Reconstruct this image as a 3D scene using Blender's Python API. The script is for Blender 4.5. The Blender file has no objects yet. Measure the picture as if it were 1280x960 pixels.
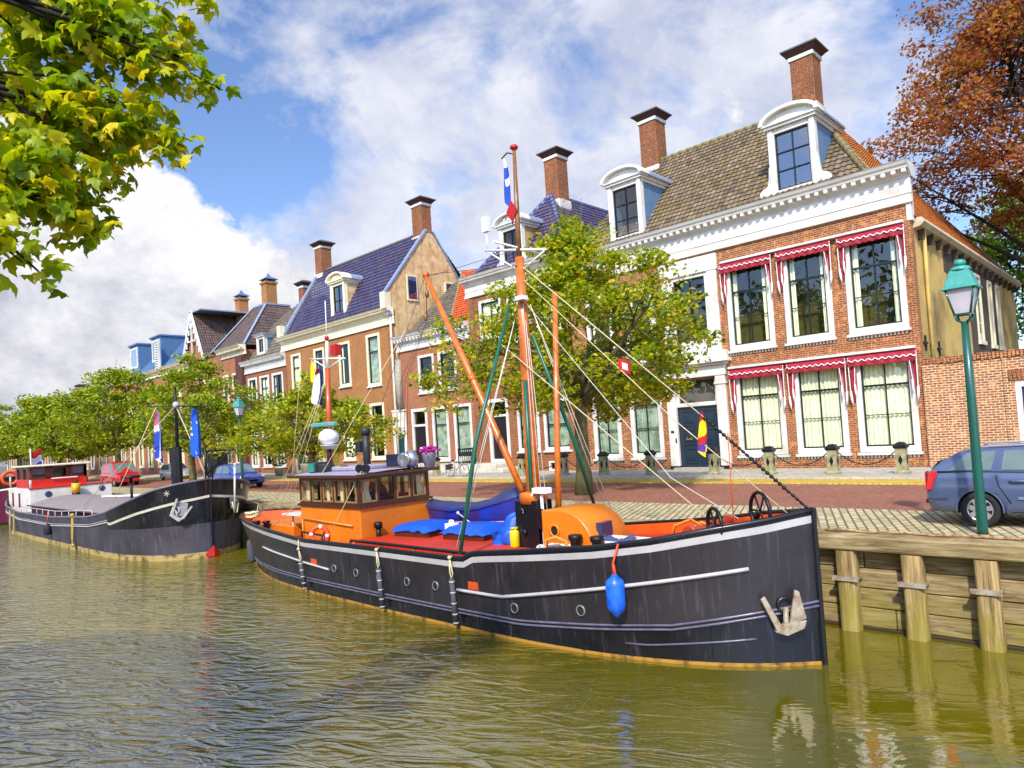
import bpy, bmesh, math, random
import numpy as np
from mathutils import Vector, Matrix, noise as mnoise
R = math.radians
random.seed(7)
SC = bpy.context.scene
COL = SC.collection
K = 1.34            # modelling unit -> metres, applied to every mesh and location at the end

# ------------------------------------------------------------------ mesh builder
class MB:
    def __init__(s):
        s.v = []; s.f = []; s.mi = []; s.sm = []; s.rn = []
    def add(s, vs, fs, mi=0, sm=False, rn=None):
        b = len(s.v)
        s.v += [tuple(p) for p in vs]
        for f in fs:
            s.f.append([i + b for i in f]); s.mi.append(mi); s.sm.append(sm)
            s.rn.append(rn if rn is not None else 0.5)
        return s
    def box(s, x0, x1, y0, y1, z0, z1, mi=0):
        if x0 > x1: x0, x1 = x1, x0
        if y0 > y1: y0, y1 = y1, y0
        if z0 > z1: z0, z1 = z1, z0
        v = [(x0,y0,z0),(x1,y0,z0),(x1,y1,z0),(x0,y1,z0),(x0,y0,z1),(x1,y0,z1),(x1,y1,z1),(x0,y1,z1)]
        return s.add(v, [(0,3,2,1),(4,5,6,7),(0,1,5,4),(1,2,6,5),(2,3,7,6),(3,0,4,7)], mi)
    def quad(s, a, b, c, d, mi=0, sm=False):
        return s.add([a,b,c,d], [(0,1,2,3)], mi, sm)
    def poly(s, pts, mi=0):
        return s.add(pts, [tuple(range(len(pts)))], mi)
    def beam(s, p, q, w, h=None, mi=0, up=(0,0,1)):
        h = w if h is None else h
        p = Vector(p); q = Vector(q); d = (q-p).normalized(); u = Vector(up)
        if abs(d.dot(u)) > .98: u = Vector((0,1,0))
        a = d.cross(u).normalized()*w/2; b = a.cross(d).normalized()*h/2
        v = [p-a-b,p+a-b,p+a+b,p-a+b,q-a-b,q+a-b,q+a+b,q-a+b]
        return s.add(v, [(0,1,2,3),(4,7,6,5),(0,4,5,1),(1,5,6,2),(2,6,7,3),(3,7,4,0)], mi)
    def tube(s, pts, r, n=8, mi=0, r1=None, closed=False):
        pts = [Vector(p) for p in pts]; N = len(pts)
        if isinstance(r, (int, float)):
            rr = [r + ((r1 if r1 is not None else r) - r)*i/max(1, N-1) for i in range(N)]
        else: rr = list(r)
        vs = []; prev = None
        for i, p in enumerate(pts):
            if closed: d = pts[(i+1) % N] - pts[i-1]
            else: d = pts[min(i+1, N-1)] - pts[max(i-1, 0)]
            d = d.normalized() if d.length > 1e-9 else Vector((0,0,1))
            if prev is None:
                u = Vector((0,0,1)) if abs(d.z) < .9 else Vector((1,0,0))
                a = d.cross(u).normalized()
            else:
                a = prev - d*prev.dot(d)
                a = a.normalized() if a.length > 1e-6 else d.orthogonal().normalized()
            prev = a; b = d.cross(a)
            for k in range(n):
                t = 2*math.pi*k/n
                vs.append(p + (a*math.cos(t) + b*math.sin(t))*rr[i])
        fs = []
        M = N if closed else N-1
        for i in range(M):
            j = (i+1) % N
            for k in range(n):
                k2 = (k+1) % n
                fs.append((i*n+k, i*n+k2, j*n+k2, j*n+k))
        s.add(vs, fs, mi, True)
        if not closed:
            b = len(s.v) - len(vs)
            s.f.append([b+k for k in range(n)][::-1]); s.f.append([b+(N-1)*n+k for k in range(n)])
            s.mi += [mi, mi]; s.sm += [False, False]; s.rn += [.5, .5]
        return s
    def lathe(s, c, prof, n=12, mi=0, axis=(0,0,1), sm=True, ang0=0):
        ax = Vector(axis).normalized(); a = ax.orthogonal().normalized() if abs(ax.z) < .99 else Vector((1,0,0))
        b = ax.cross(a); c = Vector(c); vs = []
        for r, z in prof:
            for k in range(n):
                t = 2*math.pi*k/n + ang0
                vs.append(c + ax*z + (a*math.cos(t) + b*math.sin(t))*r)
        fs = []
        for i in range(len(prof)-1):
            for k in range(n):
                k2 = (k+1) % n
                fs.append((i*n+k, i*n+k2, (i+1)*n+k2, (i+1)*n+k))
        m = (len(prof)-1)*n
        s.add(vs, fs + [tuple(range(n))[::-1], tuple(m+k for k in range(n))], mi, sm)
        s.sm[-1] = s.sm[-2] = False
        return s
    def prism(s, poly, ext, mi=0, sm=False):
        e = Vector(ext); n = len(poly); p = [Vector(q) for q in poly]
        vs = p + [q+e for q in p]
        nrm = Vector((0,0,0))
        for i in range(n): nrm += p[i].cross(p[(i+1) % n])
        flip = nrm.dot(e) > 0
        fs = [tuple(range(n)), tuple(range(n, 2*n))[::-1]] + [(i, i+n, (i+1) % n + n, (i+1) % n) for i in range(n)]
        if flip: fs = [f[::-1] for f in fs]
        s.add(vs, fs, mi)
        if sm:
            for i in range(n): s.sm[-1-i] = True
        return s
    def grid(s, rows, mi=0, sm=True, closeu=False, mif=None):
        m = len(rows); n = len(rows[0]); vs = [p for r in rows for p in r]; b = len(s.v)
        s.v += [tuple(p) for p in vs]
        for i in range(m-1):
            for j in range(n if closeu else n-1):
                j2 = (j+1) % n
                s.f.append([b+i*n+j, b+i*n+j2, b+(i+1)*n+j2, b+(i+1)*n+j])
                s.mi.append(mif(i, j) if mif else mi); s.sm.append(sm); s.rn.append(.5)
        return s
    def ball(s, c, r, n=10, mi=0, sq=(1,1,1)):
        c = Vector(c); rows = []
        m = max(4, n//2)
        for i in range(m+1):
            t = math.pi*i/m
            rows.append([c + Vector((math.sin(t)*math.cos(2*math.pi*k/n)*sq[0], math.sin(t)*math.sin(2*math.pi*k/n)*sq[1], -math.cos(t)*sq[2]))*r for k in range(n)])
        return s.grid(rows, mi, True, True)
    def mesh(s, name, mats, off=Vector((0,0,0)), rnd=False):
        me = bpy.data.meshes.new(name)
        me.from_pydata([(p[0]-off.x, p[1]-off.y, p[2]-off.z) for p in s.v], [], s.f)
        for m in mats: me.materials.append(m)
        me.polygons.foreach_set('material_index', s.mi)
        me.polygons.foreach_set('use_smooth', s.sm)
        if rnd:
            at = me.attributes.new('rnd', 'FLOAT', 'FACE'); at.data.foreach_set('value', s.rn)
        me.validate(); me.update()
        return me
    def split(s, key=None):
        """loose pieces (or groups of faces by key of their centre) as builders of their own"""
        par = list(range(len(s.v)))
        def find(a):
            while par[a] != a: par[a] = par[par[a]]; a = par[a]
            return a
        for f in s.f:
            for i in f[1:]: par[find(i)] = find(f[0])
        grp = {}
        for k, f in enumerate(s.f):
            if key: c = sum((Vector(s.v[i]) for i in f), Vector())/len(f); g = key(c)
            else: g = find(f[0])
            grp.setdefault(g, []).append(k)
        out = []
        for ks in grp.values():
            b = MB(); mp = {}
            for k in ks:
                b.f.append([mp.setdefault(i, len(mp)) for i in s.f[k]]); b.mi.append(s.mi[k]); b.sm.append(s.sm[k]); b.rn.append(s.rn[k])
            b.v = [None]*len(mp)
            for i, j in mp.items(): b.v[j] = s.v[i]
            out.append(b)
        return out
    def build_each(s, name, mats, parent=None, key=None, **kw):
        return [b.build(name, mats, parent, **kw) for b in s.split(key)]
    def build(s, name, mats, parent=None, bevel=0, rnd=False, loc=None, recalc=True, seg=1):
        if not isinstance(mats, (list, tuple)): mats = [mats]
        off = Vector((0,0,0)); q = parent
        while q is not None:
            off += q.location; q = q.parent
        base = Vector(loc) if loc is not None else Vector((0,0,0))
        me = s.mesh(name, mats, off + base, rnd)
        if recalc:
            bm = bmesh.new(); bm.from_mesh(me)
            bmesh.ops.recalc_face_normals(bm, faces=bm.faces)
            bm.to_mesh(me); bm.free()
        o = bpy.data.objects.new(name, me); COL.objects.link(o)
        o.location = base
        if parent is not None: o.parent = parent
        if bevel:
            md = o.modifiers.new('bevel', 'BEVEL'); md.width = bevel*K; md.segments = seg; md.limit_method = 'ANGLE'; md.angle_limit = R(40)
        return o

def tag(o, label=None, cat=None, group=None, kind=None):
    if label: o['label'] = label
    if cat: o['category'] = cat
    if group: o['group'] = group
    if kind: o['kind'] = kind
    return o
def thing(name, label, cat, loc=(0,0,0), group=None, rotz=0):
    o = bpy.data.objects.new(name, None); COL.objects.link(o); o.location = loc
    o.rotation_euler = (0,0,rotz); o.empty_display_size = .2
    return tag(o, label, cat, group)
def copy_tree(o, loc=None, rotz=None, label=None, parent=None):
    c = o.copy(); COL.objects.link(c)
    if parent is not None: c.parent = parent
    for ch in list(o.children): copy_tree(ch, parent=c)
    if loc is not None: c.location = loc
    if rotz is not None: c.rotation_euler = (0,0,rotz)
    if label: c['label'] = label
    return c
def cat_line(p, q, sag, n=10):
    p = Vector(p); q = Vector(q)
    return [p.lerp(q, i/n) - Vector((0,0,sag*4*(i/n)*(1-i/n))) for i in range(n+1)]

# ------------------------------------------------------------------ materials
def hexc(h, k=1.0):
    h = h.lstrip('#'); c = [int(h[i:i+2], 16)/255 for i in (0,2,4)]
    return tuple(((x/12.92) if x <= .04045 else ((x+.055)/1.055)**2.4)*k for x in c) + (1,)
class NT:
    def __init__(s, name):
        s.m = bpy.data.materials.new(name); s.m.use_nodes = True; s.t = s.m.node_tree; s.t.nodes.clear()
        s.out = s.n('ShaderNodeOutputMaterial')
    def n(s, typ, **kw):
        nd = s.t.nodes.new(typ)
        for k, v in kw.items():
            if k.startswith('i_'):
                key = k[2:]
                key = int(key) if key.isdigit() else key.replace('_', ' ')
                s.set(nd.inputs[key], v)
            else: setattr(nd, k, v)
        return nd
    def set(s, inp, v):
        if isinstance(v, bpy.types.NodeSocket): s.t.links.new(v, inp)
        else: inp.default_value = v
    def link(s, a, b): s.t.links.new(a, b)
    def pos(s): return s.n('ShaderNodeNewGeometry').outputs['Position']
    def noise(s, scale, detail=4, rough=.55, vec=None, dist=0):
        nd = s.n('ShaderNodeTexNoise', i_Scale=scale, i_Detail=detail, i_Roughness=rough, i_Distortion=dist)
        s.link(vec if vec is not None else s.pos(), nd.inputs['Vector']); return nd.outputs['Fac']
    def ramp(s, fac, stops, interp='LINEAR'):
        nd = s.n('ShaderNodeValToRGB'); nd.color_ramp.interpolation = interp
        el = nd.color_ramp.elements
        while len(el) < len(stops): el.new(.5)
        for e, (p, c) in zip(el, stops): e.position = p; e.color = c if len(c) == 4 else (*c, 1)
        s.link(fac, nd.inputs['Fac']); return nd.outputs['Color']
    def mix(s, fac, a, b, blend='MIX'):
        nd = s.n('ShaderNodeMix', data_type='RGBA', blend_type=blend)
        s.set(nd.inputs['Factor'], fac); s.set(nd.inputs[6], a); s.set(nd.inputs[7], b); return nd.outputs[2]
    def math(s, op, a, b=0.0, c=0.0, clamp=False):
        nd = s.n('ShaderNodeMath', operation=op, use_clamp=clamp)
        s.set(nd.inputs[0], a); s.set(nd.inputs[1], b); s.set(nd.inputs[2], c); return nd.outputs[0]
    def bump(s, h, strength=.3, dist=.02, normal=None):
        nd = s.n('ShaderNodeBump', i_Strength=strength, i_Distance=dist); s.link(h, nd.inputs['Height'])
        if normal is not None: s.link(normal, nd.inputs['Normal'])
        return nd.outputs['Normal']
    def bsdf(s, col, rough=.6, metal=0, normal=None, spec=.5, **kw):
        nd = s.n('ShaderNodeBsdfPrincipled'); s.set(nd.inputs['Base Color'], col); s.set(nd.inputs['Roughness'], rough)
        s.set(nd.inputs['Metallic'], metal); s.set(nd.inputs['Specular IOR Level'], spec)
        for k, v in kw.items(): s.set(nd.inputs[k.replace('_', ' ')], v)
        if normal is not None: s.link(normal, nd.inputs['Normal'])
        s.link(nd.outputs[0], s.out.inputs[0]); return nd
def mat(name, h, rough=.55, metal=0, var=.25, vscale=3.0, bump=.15, bscale=30, spec=.5, h2=None, k=1.0, cov=(.35,.7), coat=0):
    """plain surface: base colour broken up by two noises (wear, dirt), slight bump and gloss variation"""
    t = NT(name); c = hexc(h, k)
    c2 = hexc(h2, k) if h2 else tuple(x*(1-var) for x in c[:3]) + (1,)
    n1 = t.noise(vscale, 5, .6)
    col = t.mix(t.ramp(n1, [(cov[0], (0,0,0)), (cov[1], (1,1,1))]), c, c2)
    n2 = t.noise(bscale, 3)
    r = t.math('MULTIPLY_ADD', n1, .3, rough-.15, clamp=True)
    b = t.bsdf(col, r, metal, t.bump(n2, bump, .01), spec)
    if coat: b.inputs['Coat Weight'].default_value = coat; b.inputs['Coat Roughness'].default_value = .08
    return t.m
def wallvec(t, flat=False):
    """(x+y, z) so that bricks run level on walls facing either way"""
    sp = t.n('ShaderNodeSeparateXYZ'); t.link(t.pos(), sp.inputs[0])
    cb = t.n('ShaderNodeCombineXYZ')
    if flat: t.link(sp.outputs[0], cb.inputs[0]); t.link(sp.outputs[1], cb.inputs[1])
    else:
        t.link(t.math('ADD', sp.outputs[0], sp.outputs[1]), cb.inputs[0]); t.link(sp.outputs[2], cb.inputs[1])
    return cb.outputs[0], sp
def brick(name, c1, c2, mortar, bw=.22, rh=.075, ms=.012, stain='3a2a1a', samt=.35, k=1.0, bump=.5, c3=None, flat=False, rot=0):
    t = NT(name); vec, sp = wallvec(t, flat)
    if rot:
        mp = t.n('ShaderNodeMapping'); mp.inputs['Rotation'].default_value = (0,0,rot); t.link(vec, mp.inputs[0]); vec = mp.outputs[0]
    # slight warp so that courses are not ruler straight
    wn = t.n('ShaderNodeTexNoise', i_Scale=2.5, i_Detail=2.0); t.link(t.pos(), wn.inputs['Vector'])
    wv = t.n('ShaderNodeVectorMath', operation='MULTIPLY_ADD'); t.link(wn.outputs['Color'], wv.inputs[0]); wv.inputs[1].default_value = (.02,.02,0); t.link(vec, wv.inputs[2])
    br = t.n('ShaderNodeTexBrick', i_Scale=1.0, i_Mortar_Size=ms, i_Mortar_Smooth=.15, i_Bias=0.0, i_Brick_Width=bw, i_Row_Height=rh)
    br.offset = .5
    t.link(wv.outputs[0], br.inputs['Vector'])
    br.inputs['Color1'].default_value = hexc(c1, k); br.inputs['Color2'].default_value = hexc(c2, k); br.inputs['Mortar'].default_value = hexc(mortar, k)
    col = br.outputs['Color']
    if c3:   # some odd bricks
        vn = t.n('ShaderNodeTexNoise', i_Scale=6.0, i_Detail=3.0); t.link(t.pos(), vn.inputs['Vector'])
        f = t.ramp(vn.outputs['Fac'], [(.55, (0,0,0)), (.62, (1,1,1))])
        f2 = t.math('MULTIPLY', f, t.math('SUBTRACT', 1.0, br.outputs['Fac']))
        col = t.mix(f2, col, hexc(c3, k))
    n = t.noise(.6, 6, .65)
    col = t.mix(t.math('MULTIPLY', t.ramp(n, [(.42, (0,0,0)), (.75, (1,1,1))]), samt), col, hexc(stain, k))
    n3 = t.noise(14, 3)
    col = t.mix(.35, col, t.ramp(n3, [(.3, (.6,.6,.6)), (.7, (1.25,1.25,1.25))]), 'MULTIPLY')
    h = t.math('ADD', t.math('MULTIPLY', br.outputs['Fac'], -1.0), t.math('MULTIPLY', n3, .5))
    t.bsdf(col, .85, 0, t.bump(h, bump, .012), .3)
    return t.m
def glassy(name, tint='ffffff', refl=1.0, rough=.01):
    t = NT(name)
    tr = t.n('ShaderNodeBsdfTransparent'); tr.inputs[0].default_value = hexc(tint)
    gl = t.n('ShaderNodeBsdfGlossy'); gl.inputs['Roughness'].default_value = rough
    wn = t.noise(.9, 2); t.link(t.bump(wn, .08, .05), gl.inputs['Normal'])
    g = t.n('ShaderNodeNewGeometry'); dt = t.n('ShaderNodeVectorMath', operation='DOT_PRODUCT'); t.link(g.outputs['Incoming'], dt.inputs[0]); t.link(g.outputs['Normal'], dt.inputs[1])
    c = t.math('SUBTRACT', 1.0, t.math('ABSOLUTE', dt.outputs['Value']), clamp=True)
    f = t.math('MULTIPLY', t.math('MULTIPLY_ADD', t.math('POWER', c, 5.0), .94, .06), 1.5*refl, clamp=True)
    mx = t.n('ShaderNodeMixShader'); t.link(f, mx.inputs[0]); t.link(tr.outputs[0], mx.inputs[1]); t.link(gl.outputs[0], mx.inputs[2])
    t.link(mx.outputs[0], t.out.inputs[0]); return t.m
def tile_mat(name, cols, moss=None, mossamt=.5, rough=.7, k=1.0, coat=0):
    t = NT(name)
    a = t.n('ShaderNodeAttribute', attribute_name='rnd')
    st = [(i/(max(1, len(cols)-1)), hexc(c, k)) for i, c in enumerate(cols)]
    col = t.ramp(a.outputs['Fac'], st)
    n = t.noise(1.1, 6, .65)
    if moss:
        col = t.mix(t.math('MULTIPLY', t.ramp(n, [(.42, (0,0,0)), (.62, (1,1,1))]), mossamt), col, hexc(moss, k))
    n3 = t.noise(18, 3)
    col = t.mix(.5, col, t.ramp(n3, [(.3, (.55,.55,.55)), (.7, (1.3,1.3,1.3))]), 'MULTIPLY')
    b = t.bsdf(col, rough, 0, t.bump(n3, .35, .01), .5)
    if coat: b.inputs['Coat Weight'].default_value = coat; b.inputs['Coat Roughness'].default_value = .12
    return t.m
def leaf_mat(name, stops, trans=.35, k=1.0):
    t = NT(name)
    g = t.n('ShaderNodeNewGeometry')
    n = t.noise(.55, 2)
    f = t.math('ADD', t.math('MULTIPLY', g.outputs['Random Per Island'], .6), t.math('MULTIPLY', n, .4))
    col = t.ramp(f, [(p, hexc(c, k)) for p, c in stops])
    d = t.n('ShaderNodeBsdfPrincipled'); t.link(col, d.inputs['Base Color']); d.inputs['Roughness'].default_value = .45; d.inputs['Specular IOR Level'].default_value = .35
    tr = t.n('ShaderNodeBsdfTranslucent'); t.link(t.mix(1.0, col, (1.35,1.3,.55,1), 'MULTIPLY'), tr.inputs[0])
    mx = t.n('ShaderNodeMixShader'); mx.inputs[0].default_value = trans
    t.link(d.outputs[0], mx.inputs[1]); t.link(tr.outputs[0], mx.inputs[2]); t.link(mx.outputs[0], t.out.inputs[0])
    return t.m
def hull_mat(name, h, h2, rough=.4, streak='8a8490', samt=.35, chip='121116'):
    """painted steel: rain streaks down the plates, scuffs, plate seams, faded patches"""
    t = NT(name); sp = t.n('ShaderNodeSeparateXYZ'); t.link(t.pos(), sp.inputs[0])
    mp = t.n('ShaderNodeMapping'); mp.inputs['Scale'].default_value = (6,6,.35); t.link(t.pos(), mp.inputs[0])
    st = t.noise(1.6, 5, .65, mp.outputs[0], .3); pt = t.noise(.9, 5, .6); fine = t.noise(9, 4, .7)
    col = t.mix(t.ramp(pt, [(.38,(0,0,0)),(.62,(1,1,1))]), hexc(h), hexc(h2))
    col = t.mix(t.math('MULTIPLY', t.ramp(st, [(.56,(0,0,0)),(.74,(1,1,1))]), samt), col, hexc(streak))
    col = t.mix(t.math('MULTIPLY', t.ramp(fine, [(.62,(0,0,0)),(.70,(1,1,1))]), .35), col, hexc(chip))
    fx = t.math('ABSOLUTE', t.math('SUBTRACT', t.math('FRACT', t.math('MULTIPLY', sp.outputs[0], .42)), .5))
    seam = t.ramp(fx, [(0,(0,0,0)),(.012,(1,1,1))])
    mp3 = t.n('ShaderNodeMapping'); mp3.inputs['Scale'].default_value = (4,4,.30); mp3.inputs['Location'].default_value = (3,1,7); t.link(t.pos(), mp3.inputs[0])
    ru = t.math('MULTIPLY', t.ramp(t.noise(2.3, 6, .7, mp3.outputs[0], .2), [(.60,(0,0,0)),(.76,(1,1,1))]), .55)
    col = t.mix(ru, col, hexc('6e4426' if chip == '121116' else streak))
    col = t.mix(.45, col, t.mix(seam, (.45,.45,.45,1), (1,1,1,1)), 'MULTIPLY')
    hh = t.math('ADD', t.math('MULTIPLY', seam, .35), t.math('ADD', t.math('MULTIPLY', t.noise(.8, 2), 1.2), t.math('MULTIPLY', fine, .08)))
    t.bsdf(col, t.math('MULTIPLY_ADD', pt, .35, rough-.17, clamp=True), 0, t.bump(hh, .25, .03), .5); return t.m
M = {}
def MT(key, *a, **k):
    M[key] = mat(key, *a, **k); return M[key]
# ------------------------------------------------------------------ palette
MT('white_paint', 'e4e0d6', .5, var=.22, vscale=1.1, bump=.06, k=.86, h2='b8b09c', cov=(.45,.85))
MT('cream_paint', 'e2d6b4', .5, var=.14, vscale=1.6, bump=.06)
MT('cornice_cream', 'efe2c0', .5, var=.14, vscale=1.6, bump=.06)
MT('sash_green', '10241f', .35, var=.2, bump=.05)
MT('sash_black', '101317', .35, var=.2, bump=.05)
MT('door_blue', '1d2f3f', .32, var=.25, bump=.05, coat=.3)
MT('door_dark', '20181f', .4, var=.2)
MT('door_teal', '16423f', .4, var=.2)
MT('awning_red', 'a3142c', .7, var=.35, vscale=6, bump=.2)
MT('awning_white', 'e6dfd8', .7, var=.15, bump=.1)
MT('curtain_cream', 'fbf6d4', .9, var=.12, vscale=5, bump=.1)
MT('curtain_green', 'b9c6b2', .9, var=.45, vscale=2.2, h2='5c6a58')
MT('room_dark', '1a160e', .9, var=.4); MT('olive_reflection', '5c5224', .9, var=.6, vscale=1.2)  # olive one paints the buildings reflected in the panes
MT('room_wood', '8a6426', .9, var=.5, vscale=1.5)
MT('lead', '8f9db4', .45, var=.2, metal=.25)
MT('slate_cap', '5c5a5a', .6, var=.3)
MT('cap_brown', '4c2a22', .7, var=.3)
MT('plaster_yellow', 'c2a35a', .85, var=.55, vscale=.55, bump=.4, bscale=14, h2='6f5c33', cov=(.42,.72))
MT('wood_tarred', '4d4032', .85, var=.45, vscale=1.4)
MT('dormer_blue', '5c7d99', .45, var=.2)
MT('iron_black', '131316', .45, var=.3, metal=.3)
MT('stone_grey', 'a8a08c', .85, var=.4, vscale=5, bump=.4)
MT('stone_pale', 'cdc6b4', .85, var=.3, vscale=2, bump=.3)
MT('lamp_green', '105244', .35, var=.25, coat=.3)
MT('lamp_verdigris', '3f9a8b', .45, var=.3, vscale=7)
MT('lamp_white', 'f2ece6', .3, var=.06)
MT('rope_cream', 'd8caa0', .9, var=.3, vscale=20, bump=.6, bscale=90)
MT('rope_white', 'dcd8cc', .9, var=.25, vscale=20, bump=.5, bscale=90)
MT('wire_grey', '54545a', .5, metal=.6)
M['hull_dark'] = hull_mat('hull_dark', '2d282b', '1e1a1d', .36, '625e6c', .45)
M['hull_black'] = hull_mat('hull_black', '100f14', '1b1a20', .18, '5a5660', .45)
M['hull_grey'] = hull_mat('hull_grey', '45404a', '35313a', .5, '8a8490', .4)
MT('strake_grey', 'b9b3b4', .45, var=.2, vscale=2)
MT('rail_black', '14141a', .3, var=.3)
MT('boot_yellow', 'b0802e', .75, var=.6, vscale=4.5, h2='3c2a12', cov=(.48,.66))
MT('boot_ochre', 'b0985e', .75, var=.5, vscale=3, h2='4a4024', cov=(.48,.68))
M['deck_red'] = hull_mat('deck_red', 'c8300e', 'a82c12', .55, '7a3020', .5, '5a2418')
MT('deck_grey', '877b76', .8, var=.25, vscale=3)
M['orange_paint'] = hull_mat('orange_paint', 'd97814', 'c5690e', .42, '8f5216', .35, '7a3c10')
MT('mast_orange', 'd07222', .35, var=.3, vscale=5, h2='a65210', coat=.2)
MT('mast_varnish', '8a5a2c', .35, var=.4, vscale=6)
MT('mahogany', '4c281a', .3, var=.35, vscale=4, coat=.4)
MT('mahogany_red', '6e2214', .35, var=.3, vscale=4)
MT('wood_frame', '9c7846', .45, var=.3, vscale=5)
MT('roof_felt', '9b95a6', .7, var=.2, vscale=2)
MT('tarp_blue', '0f55c8', .5, var=.3, vscale=4, bump=.5, bscale=9)
MT('tarp_navy', '2c3466', .6, var=.35, vscale=3, bump=.4, bscale=6)
MT('dinghy_blue', '1b3fae', .3, var=.4, vscale=1.5, h2='3a1b46')
MT('rubber_black', '1d1d22', .75, var=.3)
MT('rubber_grey', '4a4a52', .7, var=.25)
MT('fender_blue', '0d52cf', .4, var=.3, vscale=6, h2='2b74e0')
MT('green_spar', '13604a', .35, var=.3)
MT('buoy_orange', 'e8501a', .5, var=.2)
MT('white_plastic', 'e8e8e6', .35, var=.12)
MT('steel', 'b0b2b4', .3, metal=.8, var=.2)
MT('galv', 'a89f8c', .55, metal=.15, var=.45, vscale=6, h2='7d5a34', cov=(.42,.7))
MT('yellow_paint', 'd9c414', .4, var=.2)
MT('red_paint', 'b81414', .35, var=.2)
MT('teal_sign', '5aa59c', .5)
MT('flower_magenta', 'b41e8c', .8, var=.4, vscale=20)
MT('leaf_pot', '3c6a1c', .8, var=.4, vscale=20)
MT('car_blue', '4a5674', .25, var=.08, bump=.02, coat=.8)
MT('car_navy', '2b3f8e', .25, var=.08, bump=.02, coat=.8)
MT('van_red', 'b01018', .25, var=.1, bump=.02, coat=.8)
MT('car_white', 'd8dade', .25, var=.1, bump=.02, coat=.6)
MT('plastic_dark', '25272e', .55, var=.15)
MT('tyre', '1b1a1c', .85, var=.25, vscale=8)
MT('alloy', 'c4c0c4', .3, metal=.7, var=.1)
MT('tail_red', 'e01016', .12, var=.15, coat=1)
MT('headlamp', 'dfe4ea', .1, var=.05, coat=1)
MT('seat_grey', '4b4a50', .9)
MT('bark', '5a5138', .9, var=.45, vscale=5, bump=.9, bscale=16, h2='6f7038')
MT('bark_dark', '2a2018', .9, var=.3, vscale=5, bump=.7)
MT('flag_red', 'c01c26', .8, var=.2); MT('flag_white', 'e6e2dc', .8, var=.12); MT('flag_blue', '1a44b0', .8, var=.25)
MT('flag_yellow', 'f2dc10', .8, var=.1); MT('flag_sky', '1658c8', .8, var=.2); MT('flag_purple', '5a2c8c', .8, var=.2)
MT('zinc_blue', '56769a', .5, var=.2, metal=.2, vscale=2)
MT('plank_cream', 'd6b98a', .8, var=.4, vscale=2.2, bump=.3, h2='b08a55')
M['glass'] = glassy('window_glass', 'f4faf4', 1.1)
M['glass_dark'] = glassy('boat_glass', 'e6e2d4', .8)
M['glass_car'] = glassy('car_glass', '9fb4ae', 2.2)
M['glass_blue'] = glassy('dormer_glass', '8a94c8', 3.0)
t = NT('lamp_glass'); d_ = t.n('ShaderNodeBsdfTranslucent'); d_.inputs[0].default_value = hexc('f4eef4'); b_ = t.n('ShaderNodeBsdfPrincipled'); b_.inputs['Base Color'].default_value = hexc('ece4ea'); b_.inputs['Roughness'].default_value = .15; x_ = t.n('ShaderNodeMixShader'); x_.inputs[0].default_value = .5; t.link(d_.outputs[0], x_.inputs[1]); t.link(b_.outputs[0], x_.inputs[2]); t.link(x_.outputs[0], t.out.inputs[0]); M['glass_lamp'] = t.m
M['brick_main'] = brick('brick_main', '9a5230', '7a3f22', 'b4966e', .23, .085, .011, samt=.3, c3='c47a3c')
M['brick_red'] = brick('brick_red', '94502e', '744024', 'a8845e', .23, .085, .010, samt=.3)
M['brick_tan'] = brick('brick_tan', 'a86c3c', '8a552c', 'b48e5c', .23, .085, .010, samt=.25)
M['brick_pink'] = brick('brick_pink', 'a8623c', '8e5030', 'b08a70', .23, .085, .010, samt=.2)
M['brick_chim'] = brick('brick_chimney', '84462a', '64321e', 'a07a56', .23, .085, .012, samt=.4, c3='a85a2a')
M['brick_garden'] = brick('brick_garden_wall', 'a0603a', '7e4a2e', 'cdb894', .24, .088, .015, samt=.25, c3='c98a54', stain='8a5a34')
M['tile_moss'] = tile_mat('tile_moss', ['463b2f','6e5d48','7c6950','584a3a','8c785c'], '75602e', .55)
M['tile_orange'] = tile_mat('tile_orange', ['b4501c','c8642a','a0481c','d0702c'], '5c6a1c', .55)
M['tile_orange2'] = tile_mat('tile_orange_clean', ['c04a18','d25a20','a83e14'], '7a2e12', .4)
M['tile_purple'] = tile_mat('tile_glazed_purple', ['242340','322e52','3e385c','2a2842','4e4056'], '46323a', .4, rough=.4, coat=.35)
M['tile_violet'] = tile_mat('tile_glazed_violet', ['2e2c4c','3c385e','4a4268','382f4a','584860'], '5a3c38', .55, rough=.3, coat=.6)
M['tile_grey'] = tile_mat('tile_grey', ['4c463f','625a50','746858','544c44'], '6a5a34', .4)
M['tile_brown'] = tile_mat('tile_brown', ['54423c','665048','4a3a38','705a4e'], '5a4a30', .3)
M['ridge_blue'] = mat('ridge_blue', '4c5684', .3, var=.4, vscale=6, coat=.5)
M['ridge_moss'] = mat('ridge_moss', '6e6450', .85, var=.4, vscale=4, h2='8a7a3a')
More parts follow.
